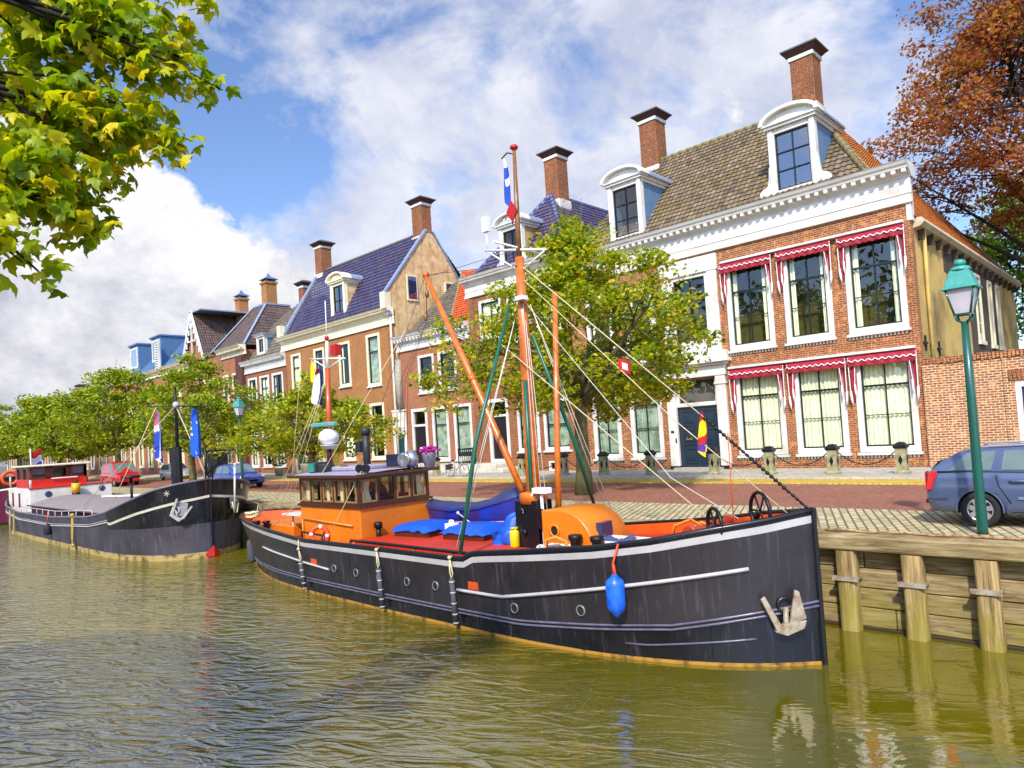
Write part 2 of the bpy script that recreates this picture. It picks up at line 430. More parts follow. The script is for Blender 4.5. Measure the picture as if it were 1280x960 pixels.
# ------------------------------------------------------------------ camera
yaw, pitch, roll, FPX, CY = R(43.9676), R(1.95857), R(-3.64238), 868.54, 510.506
fw = Vector((-math.sin(yaw)*math.cos(pitch), math.cos(yaw)*math.cos(pitch), math.sin(pitch)))
rt = Vector((math.cos(yaw), math.sin(yaw), 0)); up = rt.cross(fw)
rt, up = rt*math.cos(roll) + up*math.sin(roll), up*math.cos(roll) - rt*math.sin(roll)
cam_d = bpy.data.cameras.new('camera'); cam = bpy.data.objects.new('camera', cam_d); COL.objects.link(cam)
mw = Matrix.Identity(4)
for i in range(3):
    mw[i][0] = rt[i]; mw[i][1] = up[i]; mw[i][2] = -fw[i]
mw.translation = Vector((0,0,1.74)); cam.matrix_world = mw
cam_d.sensor_width = 36; cam_d.lens = FPX/1280*36; cam_d.shift_y = (CY-480)/1280
cam_d.clip_end = 5000; cam_d.clip_start = .05; SC.camera = cam

# ------------------------------------------------------------------ daylight
SUN_EL, SUN_AZ = R(43), R(151)     # azimuth clockwise from +Y: behind the camera, a little to its right
sd = Vector((math.sin(SUN_AZ)*math.cos(SUN_EL), math.cos(SUN_AZ)*math.cos(SUN_EL), math.sin(SUN_EL)))
ld = bpy.data.lights.new('sun', 'SUN'); ld.energy = 3.5; ld.angle = R(2.5); ld.color = (1.0, .94, .84)
lo = bpy.data.objects.new('sun', ld); COL.objects.link(lo); lo.rotation_euler = (-sd).to_track_quat('-Z', 'Y').to_euler()
w = bpy.data.worlds.new('World'); SC.world = w; w.use_nodes = True; nt = w.node_tree; nt.nodes.clear()
def wn(t, **k):
    nd = nt.nodes.new(t)
    for a, b in k.items(): setattr(nd, a, b)
    return nd
def wl(a, b): nt.links.new(a, b)
def wm(op, a, b=0.0, c=0.0, clamp=False):
    nd = wn('ShaderNodeMath', operation=op, use_clamp=clamp)
    for i, v in enumerate((a, b, c)):
        if isinstance(v, bpy.types.NodeSocket): wl(v, nd.inputs[i])
        else: nd.inputs[i].default_value = v
    return nd.outputs[0]
sky = wn('ShaderNodeTexSky', sky_type='NISHITA'); sky.sun_disc = False; sky.sun_elevation = SUN_EL; sky.sun_rotation = SUN_AZ
sky.air_density = 1.0; sky.dust_density = .6; sky.ozone_density = 2.0; sky.altitude = 0
tc = wn('ShaderNodeTexCoord'); D = tc.outputs['Generated']
def wnoise(scale, detail, rough, sx=(1,1,1), off=(0,0,0), dist=0):
    mp = wn('ShaderNodeMapping'); mp.inputs['Scale'].default_value = sx; mp.inputs['Location'].default_value = off; wl(D, mp.inputs[0])
    nd = wn('ShaderNodeTexNoise'); nd.inputs['Scale'].default_value = scale; nd.inputs['Detail'].default_value = detail
    nd.inputs['Roughness'].default_value = rough; nd.inputs['Distortion'].default_value = dist; wl(mp.outputs[0], nd.inputs['Vector'])
    return nd.outputs['Fac']
def blob(d, deg):
    v = wn('ShaderNodeVectorMath', operation='DOT_PRODUCT'); nm = wn('ShaderNodeVectorMath', operation='NORMALIZE'); wl(D, nm.inputs[0])
    wl(nm.outputs[0], v.inputs[0]); v.inputs[1].default_value = d
    kk = 1/(1-math.cos(R(deg)))*.7
    return wm('EXPONENT', wm('MULTIPLY', wm('SUBTRACT', v.outputs['Value'], 1.0), kk))
def bsum(l):
    s = None
    for d, deg, a in l:
        t_ = wm('MULTIPLY', blob(d, deg), a); s = t_ if s is None else wm('ADD', s, t_)
    return s
# heaped cloud low on the left
cum_n = wm('MULTIPLY_ADD', wnoise(5.5, 14, .62, (1,1,1.2), (.3,.1,.7), .1), 1.35, -.175)
cum_b = bsum([((-.959,.229,.169),14,.40), ((-.864,.44,.244),7,.27), ((-.898,.341,.279),6.5,.24), ((-.948,.19,.257),8,.22), ((-.815,.384,.435),8,-.4), ((-.826,.427,.369),6,-.25), ((-.765,.498,.409),7,-.2)])
cum = wm('MULTIPLY', wm('SUBTRACT', wm('ADD', cum_n, cum_b), .69), 13.0, clamp=True)
# thin high veil
vei_n = wm('MULTIPLY_ADD', wnoise(4.9, 13, .60, (1,1,1.5), (1.3,.4,.2), .25), 1.35, -.175)
vei_b = bsum([((-.80,.20,.56),16,.16), ((-.55,.45,.70),18,.12), ((-.765,.498,.409),6,.12), ((-.63,.684,.368),11,.10), ((-.431,.792,.433),14,.10), ((-.784,.54,.306),7,.20), ((-.326,.89,.32),12,.14), ((-.815,.384,.435),7,-.28), ((-.826,.427,.369),4,-.20), ((-.644,.591,.485),6,-.13), ((-.664,.533,.524),6,-.10), ((-.902,.28,.329),7,-.15), ((-.72,.52,.46),6,.12)])
vei = wm('MULTIPLY', wm('SUBTRACT', wm('ADD', vei_n, vei_b), .482), 4.2, clamp=True)
vei = wm('MULTIPLY', vei, .92)
# blue, a touch deeper than the bare model
tint = wn('ShaderNodeMix', data_type='RGBA', blend_type='MULTIPLY'); tint.inputs[0].default_value = 1
wl(sky.outputs[0], tint.inputs[6]); tint.inputs[7].default_value = (.98,1.04,1.22,1)
SKYK = wn('ShaderNodeMix', data_type='RGBA', blend_type='MULTIPLY'); SKYK.inputs[0].default_value = 1; wl(tint.outputs[2], SKYK.inputs[6]); SKYK.inputs[7].default_value = (1.0,1.0,1.0,1)
# cloud brightness in the sky's own units
sx_ = wn('ShaderNodeSeparateXYZ'); wl(D, sx_.inputs[0])
shade = wm('ADD', wnoise(6.0, 10, .6, (1,1,1.3), (2.1,.9,.3), .2), wm('MULTIPLY', wm('SUBTRACT', sx_.outputs[2], .20), .75))
cr = wn('ShaderNodeValToRGB'); cr.color_ramp.elements[0].position = .34; cr.color_ramp.elements[0].color = (2.3,2.35,2.95,1); cr.color_ramp.elements[1].position = .58; cr.color_ramp.elements[1].color = (5.7,5.65,5.75,1); wl(shade, cr.inputs[0])
vc = wn('ShaderNodeValToRGB'); vc.color_ramp.elements[0].position = .35; vc.color_ramp.elements[0].color = (3.4,3.6,4.5,1); vc.color_ramp.elements[1].position = .65; vc.color_ramp.elements[1].color = (5.3,5.35,5.7,1); wl(wnoise(7.0, 11, .62, (1,1,1.35), (.7,1.9,.1), .15), vc.inputs[0])
m1 = wn('ShaderNodeMix', data_type='RGBA'); wl(vei, m1.inputs[0]); wl(SKYK.outputs[2], m1.inputs[6]); wl(vc.outputs[0], m1.inputs[7])
m2 = wn('ShaderNodeMix', data_type='RGBA'); wl(wm('MULTIPLY', cum, .96), m2.inputs[0]); wl(m1.outputs[2], m2.inputs[6]); wl(cr.outputs[0], m2.inputs[7])
# clouds and haze are brighter towards the sun, as in any real sky
dv = wn('ShaderNodeVectorMath', operation='DOT_PRODUCT'); wl(D, dv.inputs[0]); dv.inputs[1].default_value = tuple(sd)
glow = wm('MULTIPLY_ADD', wm('POWER', wm('MAXIMUM', dv.outputs['Value'], 0.0), 1.5), 1.5, 1.0)
m3 = wn('ShaderNodeMix', data_type='RGBA', blend_type='MULTIPLY'); m3.inputs[0].default_value = 1; wl(m2.outputs[2], m3.inputs[6])
cg = wn('ShaderNodeCombineXYZ'); [wl(glow, cg.inputs[i]) for i in range(3)]; wl(cg.outputs[0], m3.inputs[7])
bg = wn('ShaderNodeBackground'); wl(m3.outputs[2], bg.inputs[0]); bg.inputs[1].default_value = .12
wo = wn('ShaderNodeOutputWorld'); wl(bg.outputs[0], wo.inputs[0])
SC.view_settings.view_transform = 'Standard'; SC.view_settings.look = 'None'; SC.view_settings.exposure = 0.58; SC.view_settings.gamma = 1
SC.view_settings.use_curve_mapping = False
SC.cycles.max_bounces = 7; SC.cycles.transparent_max_bounces = 16; SC.cycles.caustics_reflective = False; SC.cycles.caustics_refractive = False
SC.cycles.use_denoising = True; SC.cycles.sample_clamp_indirect = 6

# ------------------------------------------------------------------ ground, street, water
WZ, YQ, YF = -1.33, 10.35, 21.6      # water level, quay face, house fronts
t = NT('canal_water')
sp = t.n('ShaderNodeSeparateXYZ'); t.link(t.pos(), sp.inputs[0])
mp = t.n('ShaderNodeMapping'); mp.vector_type = 'TEXTURE'; mp.inputs['Rotation'].default_value = (0,0,R(28)); t.link(t.pos(), mp.inputs[0])
mp2 = t.n('ShaderNodeMapping'); mp2.inputs['Scale'].default_value = (.40,1.2,1); t.link(mp.outputs[0], mp2.inputs[0])
n_a = t.noise(2.4, 2, .5, mp2.outputs[0], .8)
n_a = t.math('SUBTRACT', 1.0, t.math('ABSOLUTE', t.math('MULTIPLY_ADD', n_a, 2.6, -1.3)), clamp=True)     # peaked crests, broad troughs
n_a = t.math('POWER', n_a, 1.6)
n_b = t.noise(8.5, 3, .55, mp2.outputs[0], .5)
n_c = t.noise(.8, 2, .5)
patch = t.noise(.16, 3, .6)
# calmer in the lee of the hull and along the quay (wind on the open water)
lee = t.math('MULTIPLY_ADD', sp.outputs[0], -.078, -.42)                  # grows to the left
lee = t.math('SUBTRACT', lee, t.math('MULTIPLY', t.math('SUBTRACT', sp.outputs[1], 11.2), .10))
amp = t.math('ADD', lee, t.math('MULTIPLY', t.math('SUBTRACT', patch, .5), 1.1))
amp = t.n('ShaderNodeClamp', i_Value=amp, i_Min=.07, i_Max=1.0).outputs[0]
hgt = t.math('MULTIPLY', t.math('ADD', t.math('MULTIPLY', n_a, 1.0), t.math('MULTIPLY', n_b, .40)), amp)
hgt = t.math('ADD', hgt, t.math('MULTIPLY', n_c, .08))
nm = t.bump(hgt, 1.0, .050)
col = t.ramp(t.noise(.35, 3), [(.35, hexc('746c06', .56)), (.65, hexc('887c08', .56))])
b = t.bsdf(col, .03, 0, nm, .5); b.inputs['IOR'].default_value = 3.8
M['water'] = t.m
m = MB(); m.quad((-420,.3,WZ),(70,.3,WZ),(70,YQ+.3,WZ),(-420,YQ+.3,WZ)); tag(m.build('water', M['water']), kind='structure')
M['earth'] = mat('earth', '6d6450', .95, var=.4, vscale=.3)
m = MB(); m.quad((-700,YQ+.3,-.03),(400,YQ+.3,-.03),(400,900,-.03),(-700,900,-.03)); m.quad((-700,-600,-.03),(400,-600,-.03),(400,.25,-.03),(-700,.25,-.03))
m.quad((-700,.25,-.03),(400,.25,-.03),(400,.25,-3),(-700,.25,-3)); tag(m.build('ground', M['earth']), kind='structure')
M['cobble'] = brick('cobble_setts', 'c4b48c', 'a29470', '6a5e40', .34, .17, .022, samt=.35, stain='8a8248', flat=True, bump=.8, c3='d2c49c', rot=R(68))
M['road'] = brick('road_clinker', 'a0624a', '82503c', '7c5c4a', .20, .075, .012, samt=.35, stain='6e3e30', flat=True, rot=R(45), c3='a8705a')
M['yellow_paving'] = brick('yellow_paving', 'dcbc50', 'bf9f3e', '8a7638', .20, .10, .015, samt=.35, stain='8a7a2c', flat=True)
M['pavement'] = brick('pavement_slabs', 'b5ad9c', 'a39b8a', '7a7260', .42, .42, .012, samt=.3, stain='8f8468', flat=True)
for nm_, y0, y1, z, mm in (('cobble_strip', YQ+.38, 13.05, .0, 'cobble'), ('road', 13.05, 17.35, .0, 'road')):
    m = MB(); m.quad((-260,y0,z),(60,y0,z),(60,y1,z),(-260,y1,z)); tag(m.build(nm_, M[mm]), kind='structure')
m = MB(); m.box(-260,60,17.35,18.4,-.1,.03); tag(m.build('kerb', M['yellow_paving']), kind='structure')
m = MB(); m.box(-260,60,18.4,YF+.3,-.1,.07); tag(m.build('pavement', M['pavement'], bevel=.02), kind='structure')

# ------------------------------------------------------------------ timber quay
t = NT('quay_timber'); sp = t.n('ShaderNodeSeparateXYZ'); t.link(t.pos(), sp.inputs[0])
mp = t.n('ShaderNodeMapping'); mp.inputs['Scale'].default_value = (.5,.5,7); t.link(t.pos(), mp.inputs[0])
g = t.noise(2.2, 6, .65, mp.outputs[0], .4); blot = t.noise(1.5, 5, .6)
col = t.ramp(g, [(.3, hexc('4a3c22')), (.5, hexc('8a7650')), (.7, hexc('b5a27a'))])
alg = t.math('MULTIPLY', t.ramp(t.math('ADD', blot, t.math('MULTIPLY', t.math('ADD', sp.outputs[2], 1.34), -.17)), [(.42, (0,0,0)), (.6, (1,1,1))]), .55)
col = t.mix(alg, col, hexc('7f7826')); t.bsdf(col, .85, 0, t.bump(g, .6, .02), .3); M['quay_wood'] = t.m
t = NT('pile_timber'); sp = t.n('ShaderNodeSeparateXYZ'); t.link(t.pos(), sp.inputs[0])
mp = t.n('ShaderNodeMapping'); mp.inputs['Scale'].default_value = (7,7,.45); t.link(t.pos(), mp.inputs[0])
g = t.noise(2.2, 6, .65, mp.outputs[0], .4); blot = t.noise(2.2, 5, .6)
col = t.ramp(g, [(.3, hexc('5a482a')), (.5, hexc('a08658')), (.7, hexc('c8ae7c'))])
alg = t.math('MULTIPLY', t.ramp(t.math('ADD', blot, t.math('MULTIPLY', t.math('ADD', sp.outputs[2], 1.34), -.23)), [(.40, (0,0,0)), (.58, (1,1,1))]), .6)
col = t.mix(alg, col, hexc('8c8428')); t.bsdf(col, .85, 0, t.bump(g, .7, .03), .3); M['pile_wood'] = t.m
qw = thing('quay_wall', 'weathered timber quay wall of planks and piles edging the cobbled strip', 'quay wall', (0,YQ,0))
m = MB()
rnd = random.Random(3); x = 20.0
while x > -70:
    L = rnd.uniform(3.5, 5.5); dz = rnd.uniform(-.012,.012)
    m.box(x-L+.012, x, YQ-.16+rnd.uniform(-.01,.01), YQ+.38, -.21, dz); x -= L
m.build('capping_beam', M['quay_wood'], qw, bevel=.03, seg=2)
m = MB()
for i, (z0, z1) in enumerate(((-.215,-.48),(-.49,-.76),(-.77,-1.03),(-1.04,-1.30),(-1.31,-1.7))):
    x = 20.0
    while x > -70:
        L = rnd.uniform(2.2, 4.5); yy = YQ+.10+rnd.uniform(-.012,.012)
        m.box(x-L+.01, x, yy, yy+.12, z1, z0); x -= L
m.build('planking', M['quay_wood'], qw, bevel=.012)
m = MB(); m.box(-70,20,YQ+.03,YQ+.09,-1.45,-1.29); m.build('waling', MT('wet_wood','3a3018',.4,var=.4), qw, bevel=.01)
for k in range(-3, 34):
    px_ = -1.905 - .825*k + rnd.uniform(-.02,.02); r_ = .132
    m = MB(); n = 14
    rows = []
    for z in np.linspace(-2.2, -.22, 12):
        rows.append([(px_ + r_*(1+.05*math.sin(5*z+i*1.7+k))*math.copysign(abs(math.cos(2*math.pi*i/n))**.6, math.cos(2*math.pi*i/n)), YQ-.03 + r_*math.copysign(abs(math.sin(2*math.pi*i/n))**.6, math.sin(2*math.pi*i/n)), z) for i in range(n)])
    m.grid(rows, 0, True, True); m.poly(rows[-1]); p = m.build('pile', M['pile_wood'], qw)
    m = MB(); zz = -.60+rnd.uniform(-.02,.02); m.box(px_-.17,px_+.17,YQ-.185,YQ-.155,zz-.03,zz+.03); m.box(px_-.15,px_-.13,YQ-.16,YQ+.1,zz-.02,zz+.02); m.box(px_+.13,px_+.15,YQ-.16,YQ+.1,zz-.02,zz+.02)
    m.build('strap', M['galv'], p)
m = MB(); m.tube([( -3.9+i*.28, YQ+.12+.03*math.sin(i*1.9), .03+.012*math.sin(i*2.3)) for i in range(23)], .018, 6)
tag(m.build('mooring_chain', MT('rust','7a4a26',.8,var=.5,vscale=12,h2='c0a070'), loc=(-1.0,YQ+.1,.02)), 'rusty chain lying along the edge of the timber quay cap', 'chain')
# ------------------------------------------------------------------ house kit
def wall_holes(m, x0, x1, z0, z1, holes, y, mi=0, depth=.16, rmi=None):
    """front wall sheet with real openings and reveals"""
    rmi = mi if rmi is None else rmi
    xs = sorted(set([x0, x1] + [h[0] for h in holes] + [h[1] for h in holes])); zs = sorted(set([z0, z1] + [h[2] for h in holes] + [h[3] for h in holes]))
    xs = [x for x in xs if x0 <= x <= x1]; zs = [z for z in zs if z0 <= z <= z1]
    for i in range(len(xs)-1):
        for j in range(len(zs)-1):
            cx = (xs[i]+xs[i+1])/2; cz = (zs[j]+zs[j+1])/2
            if any(h[0] < cx < h[1] and h[2] < cz < h[3] for h in holes): continue
            m.quad((xs[i],y,zs[j]),(xs[i+1],y,zs[j]),(xs[i+1],y,zs[j+1]),(xs[i],y,zs[j+1]), mi)
    for a, b, c, d in holes:
        for p, q in (((a,c),(b,c)),((b,c),(b,d)),((b,d),(a,d)),((a,d),(a,c))):
            m.quad((p[0],y,p[1]),(q[0],y,q[1]),(q[0],y+depth,q[1]),(p[0],y+depth,p[1]), rmi)
def ring(m, x0, x1, z0, z1, w, y0, y1, mi=0):
    m.box(x0, x0+w, y0, y1, z0, z1, mi); m.box(x1-w, x1, y0, y1, z0, z1, mi)
    m.box(x0+w, x1-w, y0, y1, z1-w, z1, mi); m.box(x0+w, x1-w, y0, y1, z0, z0+w, mi)
def window(H, x0, x1, z0, z1, y=None, fw=.17, cols=2, bars=((.70,.055),(.36,.028)), frame='white_paint', sash='sash_green', glass='glass', curtain=None, sill='white_paint', proud=.035, bottom=None, dentil=False, name='window', curt_side=False):
    y = YF if y is None else y
    m = MB(); ring(m, x0, x1, z0, z1, fw, y-proud, y+.10)
    f = m.build(name, M[frame], H, bevel=.012)
    a, b, c, d = x0+fw, x1-fw, z0+fw, z1-fw
    m = MB(); ring(m, a, b, c, d, .045, y+.045, y+.085)
    for k in range(1, cols):
        xx = a+(b-a)*k/cols; m.box(xx-.018, xx+.018, y+.049, y+.081, c+.045, d-.045)
    for fr, th in bars:
        zz = c+(d-c)*fr; m.box(a+.045, b-.045, y+.040 if th > .04 else y+.052, y+.078, zz-th/2, zz+th/2)
    m.build('sash', M[sash], f)
    m = MB(); m.quad((a,y+.092,c),(b,y+.092,c),(b,y+.092,d),(a,y+.092,d)); m.build('pane', M[glass], f, recalc=False)
    if curtain:
        m = MB(); n = 60; rows = [[], []]
        for zi, zz in enumerate((c, d)):
            for i in range(n+1):
                xx = a+(b-a)*i/n; rows[zi].append((xx, y+.135+.022*math.sin(i*1.05+x0)+.010*math.sin(i*2.7), zz))
        if curt_side:
            for s0, s1 in ((0,9),(51,60)): m.grid([r[s0:s1+1] for r in rows], 0, True)
        else: m.grid(rows, 0, True)
        m.build('curtain', M[curtain], f, recalc=False)
    if sill:
        m = MB(); m.box(x0-.05, x1+.05, y-.10, y+.02, z0-.075, z0-.003); xx = x0-.02
        while dentil and xx < x1-.02: m.box(xx, xx+.05, y-.03, y+.02, z0-.155, z0-.074); xx += .10
        m.build('sill', M[sill], f)
    return f
def tiled(m, O, U, V, poly, tw=.19, th=.25, amp=.032, rnd=None, mi=0, su=5):
    """pantiles as real geometry over a convex polygon given in (u, v) on the plane O, U, V"""
    rnd = rnd or random.Random(1)
    O = Vector(O); U = Vector(U).normalized(); V = Vector(V); V = (V - U*V.dot(U)).normalized(); N = U.cross(V)
    if N.z < 0: N = -N
    us = [p[0] for p in poly]; vs = [p[1] for p in poly]
    u0 = math.floor(min(us)/tw)*tw; u1 = max(us); v0 = min(vs); v1 = max(vs)
    nu = int((u1-u0)/tw)+1; nv = int((v1-v0)/th)+1
    bm = bmesh.new(); lay = bm.faces.layers.float.new('rnd')
    for j in range(nv):
        jig = rnd.uniform(-.006,.006)
        lo = []; hi = []
        for i in range(nu*su+1):
            u = u0 + i*tw/su; ph = 2*math.pi*(i % su)/su
            h = amp*(.5+.5*math.sin(ph)) + rnd.uniform(-.004,.004)
            lo.append(bm.verts.new((u, v0+j*th+jig-.02, h+.034))); hi.append(bm.verts.new((u, v0+(j+1)*th, h)))
        for i in range(nu):
            r = rnd.random()
            for q in range(su):
                a = i*su+q; f = bm.faces.new((lo[a], lo[a+1], hi[a+1], hi[a])); f[lay] = r; f.smooth = True
    n = len(poly); cx = sum(us)/n; cy = sum(vs)/n
    for i in range(n):
        p = poly[i]; q = poly[(i+1) % n]; d = (q[0]-p[0], q[1]-p[1]); no = Vector((d[1], -d[0], 0))
        if no.length < 1e-6: continue
        if no.x*(cx-p[0]) + no.y*(cy-p[1]) > 0: no = -no
        bmesh.ops.bisect_plane(bm, geom=bm.verts[:]+bm.edges[:]+bm.faces[:], plane_co=(p[0],p[1],0), plane_no=no.normalized(), clear_outer=True)
    bm.verts.index_update()
    b = len(m.v)
    for v in bm.verts: m.v.append(tuple(O + U*v.co.x + V*v.co.y + N*v.co.z))
    for f in bm.faces:
        m.f.append([b+v.index for v in f.verts]); m.mi.append(mi); m.sm.append(True); m.rn.append(f[lay])
    bm.free()
def roof_face(m, pts, tw=.19, th=.25, amp=.032, rnd=None, mi=0, su=5):
    """pts: eave-left, eave-right, then the upper corners"""
    P = [Vector(p) for p in pts]; U = (P[1]-P[0]).normalized(); up_ = P[-1]-P[0]
    V = (up_ - U*up_.dot(U)).normalized()
    tiled(m, P[0], U, V, [((p-P[0]).dot(U), (p-P[0]).dot(V)) for p in P], tw, th, amp, rnd, mi, su)
def cornice(H, x0, x1, z, fh, y=None, proj=.38, paint='white_paint', fpaint=None, dentils=True, name='cornice', ends=True):
    """moulded cornice (top at z) over a plain frieze of height fh"""
    y = YF if y is None else y
    prof = [(.0,-.40),(-.06,-.40),(-.08,-.33),(-.14,-.30),(-.16,-.22),(-.30,-.20),(-.32,-.13),(-.36,-.10),(-.40,-.02),(-.42,-.0),(0,0)]
    k = proj/.42
    m = MB(); m.prism([(x0, y+p*k, z+q) for p, q in prof], (x1-x0,0,0)); xx = x0+.1
    while dentils and xx < x1-.1: m.box(xx, xx+.11, y-.29*k, y-.10, z-.305, z-.198); xx += .26
    c = m.build(name, M[paint], H)
    m = MB(); m.box(x0+.02, x1-.02, y-.05, y+.04, z-fh, z-.40); m.box(x0, x1, y-.09, y+.04, z-fh-.06, z-fh+.05); m.box(x0+.01, x1-.01, y-.07, y+.04, z-fh+.2, z-fh+.24)
    m.build('frieze', M[fpaint or paint], H, bevel=.01)
    return c
def chimney(H, x, y, w, d, z0, ztop, cap='slate_cap', hood=True):
    """brick stack, white collar, flared hood and flat slab"""
    zb = ztop-.55
    m = MB(); m.box(x-w/2, x+w/2, y-d/2, y+d/2, z0, zb)
    s = m.build('chimney', M['brick_chim'], H, bevel=.01)
    m = MB(); a = .05; m.box(x-w/2-a, x+w/2+a, y-d/2-a, y+d/2+a, zb-.02, zb+.13); m.build('collar', M['white_paint'], s, bevel=.015)
    o = .24
    def sq(k, z): return [(x-w/2-k,y-d/2-k,z),(x+w/2+k,y-d/2-k,z),(x+w/2+k,y+d/2+k,z),(x-w/2-k,y+d/2+k,z)]
    m = MB(); A = sq(.03, zb+.13); B = sq(o-.03, zb+.33)
    for i in range(4): m.quad(A[i], A[(i+1)%4], B[(i+1)%4], B[i])
    m.poly(A[::-1]); m.poly(B); m.build('hood', M['cap_brown'], s)
    m = MB(); A = sq(o, zb+.33); B = sq(o, zb+.38); Cc = sq(-.1, zb+.55)
    for i in range(4): m.quad(A[i], A[(i+1)%4], B[(i+1)%4], B[i]); m.quad(B[i], B[(i+1)%4], Cc[(i+1)%4], Cc[i])
    m.poly(A[::-1]); m.poly(Cc); m.build('cap', M[cap], s)
    m = MB(); m.box(x-w/2-.06, x+w/2+.06, y-d/2-.06, y+d/2+.06, z0-.25, z0+.18); m.build('flashing', M['white_paint'], s, bevel=.02)
    return s
def scroll(m, cx, y0, y1, z, s, sgn):
    """volute console beside a dormer"""
    pts = []
    for i in range(13):
        t_ = -.5*math.pi + i/12*1.02*math.pi
        pts.append((cx + sgn*(.20+.25*math.cos(t_))*s, z + (.25+.25*math.sin(t_))*s))
    poly = [(cx-sgn*.02, z)] + pts + [(cx+sgn*.13*s, z+.60*s), (cx+sgn*.09*s, z+.85*s), (cx+sgn*.07*s, z+1.15*s), (cx-sgn*.02, z+1.25*s)]
    m.prism([(a, y0, b) for a, b in poly], (0, y1-y0, 0))
    m.lathe((cx+sgn*.21*s, y0+.005, z+.25*s), [(.13*s,0),(.13*s,.03),(.08*s,.035),(.08*s,.06),(.02*s,.065)], 14, 0, (0,-1,0))
def dormer(H, xc, w, z0, z1, yf, ped='arch', scr=.8, side='dormer_blue', back=2.2, frame='white_paint', win=(2,((.66,.03),(.34,.03))), glass='glass_blue', fw=.17, orn=False):
    """dormer whose cheeks run back into the roof: front, cheeks, roof, pediment, consoles, window"""
    x0, x1 = xc-w/2, xc+w/2
    m = MB(); ring(m, x0, x1, z0, z1, fw, yf-.05, yf+.10)
    m.box(x0-.03, x0+.13, yf-.09, yf, z0, z1); m.box(x1-.13, x1+.03, yf-.09, yf, z0, z1)
    d = m.build('dormer', M[frame], H, bevel=.012)
    a, b, c, e = x0+fw, x1-fw, z0+fw, z1-fw
    m = MB(); ring(m, a, b, c, e, .04, yf+.02, yf+.06)
    for k in range(1, win[0]): m.box(a+(b-a)*k/win[0]-.015, a+(b-a)*k/win[0]+.015, yf+.024, yf+.056, c+.04, e-.04)
    for fr, th in win[1]: zz = c+(e-c)*fr; m.box(a+.04, b-.04, yf+.018, yf+.052, zz-th/2, zz+th/2)
    m.build('sash', M['sash_black'], d)
    m = MB(); m.quad((a,yf+.065,c),(b,yf+.065,c),(b,yf+.065,e),(a,yf+.065,e)); m.build('pane', M[glass], d, recalc=False)
    m = MB(); m.quad((a,yf+.5,c),(b,yf+.5,c),(b,yf+.5,e),(a,yf+.5,e)); m.build('room', M['room_dark'], d, recalc=False)
    m = MB(); m.box(x0, x0+.05, yf+.10, yf+back, z0-.3, z1); m.box(x1-.05, x1, yf+.10, yf+back, z0-.3, z1); m.build_each('cheek', M[side], d)
    m = MB(); m.box(x1-.02,x1+.03,yf+.0,yf+.16,z0,z1); m.box(x1-.02,x1+.05,yf+.0,yf+back,z1-.10,z1)
    m.beam((x1+.02,yf+.12,z0+.0),(x1+.02,yf+.12+(z1-z0)*.86,z1-.02),.06,.10); m.build('trim', M[frame], d)
    m = MB(); m.box(x0-.12, x1+.12, yf-.16, yf+back, z1+.0, z1+.09); m.box(x0-.18, x1+.18, yf-.22, yf+back, z1+.09, z1+.14)
    if ped == 'arch':
        n = 16; hgt = .46; W = w/2+.24
        out = [(xc-W*math.cos(math.pi*i/n), z1+.14+hgt*math.sin(math.pi*i/n)) for i in range(n+1)]
        inn = [(xc-(W-.12)*math.cos(math.pi*i/n), z1+.14+(hgt-.10)*math.sin(math.pi*i/n)) for i in range(n+1)]
        m.prism([(p, yf-.08, q) for p, q in inn], (0,.3,0))
        for i in range(n):
            m.prism([(out[i][0],yf-.26,out[i][1]),(out[i+1][0],yf-.26,out[i+1][1]),(inn[i+1][0],yf-.26,inn[i+1][1]),(inn[i][0],yf-.26,inn[i][1])], (0,.6,0))
        m.prism([(p, yf+.3, q-.03) for p, q in out], (0, back-.3, 0), 1)
        if orn:
            for k in range(9):
                t_ = math.pi*(k+.5)/9; m.ball((xc-.3*math.cos(t_), yf-.1, z1+.22+.2*math.sin(t_)), .055, 7)
            m.ball((xc, yf-.1, z1+.28), .09, 8)
    elif ped == 'flat':
        m.box(x0-.22, x1+.22, yf-.26, yf+back, z1+.14, z1+.19, 1)
    m.build('pediment', [M[frame], M['lead']], d)
    if scr:
        m = MB()
        for sg, cx in ((-1, x0), (1, x1)): scroll(m, cx, yf-.06, yf+.06, z0-.12, scr, sg)
        m.build_each('console', M[frame], d, key=lambda c: c.x > xc)
    return d
def house_shell(H, x0, x1, z1, holes, wall, depth=9, y=None, zb=0.0, side=None, zs=None):
    y = YF if y is None else y
    m = MB(); wall_holes(m, x0, x1, zb, z1, holes, y)
    m.build('front_wall', M[wall], H, recalc=False)
    m = MB(); zt = zs or z1
    m.quad((x0,y+depth,zb),(x0,y+.002,zb),(x0,y+.002,zt),(x0,y+depth,zt)); m.quad((x1,y+.002,zb),(x1,y+depth,zb),(x1,y+depth,zt),(x1,y+.002,zt))
    m.quad((x1,y+depth,zb),(x0,y+depth,zb),(x0,y+depth,zt),(x1,y+depth,zt)); m.build('side_wall', M[side or wall], H, recalc=False)
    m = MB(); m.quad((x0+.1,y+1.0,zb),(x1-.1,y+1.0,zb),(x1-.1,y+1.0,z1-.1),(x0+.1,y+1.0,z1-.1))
    m.quad((x0+.1,y+.17,zb+3.6),(x1-.1,y+.17,zb+3.6),(x1-.1,y+1.0,zb+3.6),(x0+.1,y+1.0,zb+3.6)); m.build('interior', M['olive_reflection'], H, recalc=False)  # olive backing carries the tone of reflected buildings behind the glass
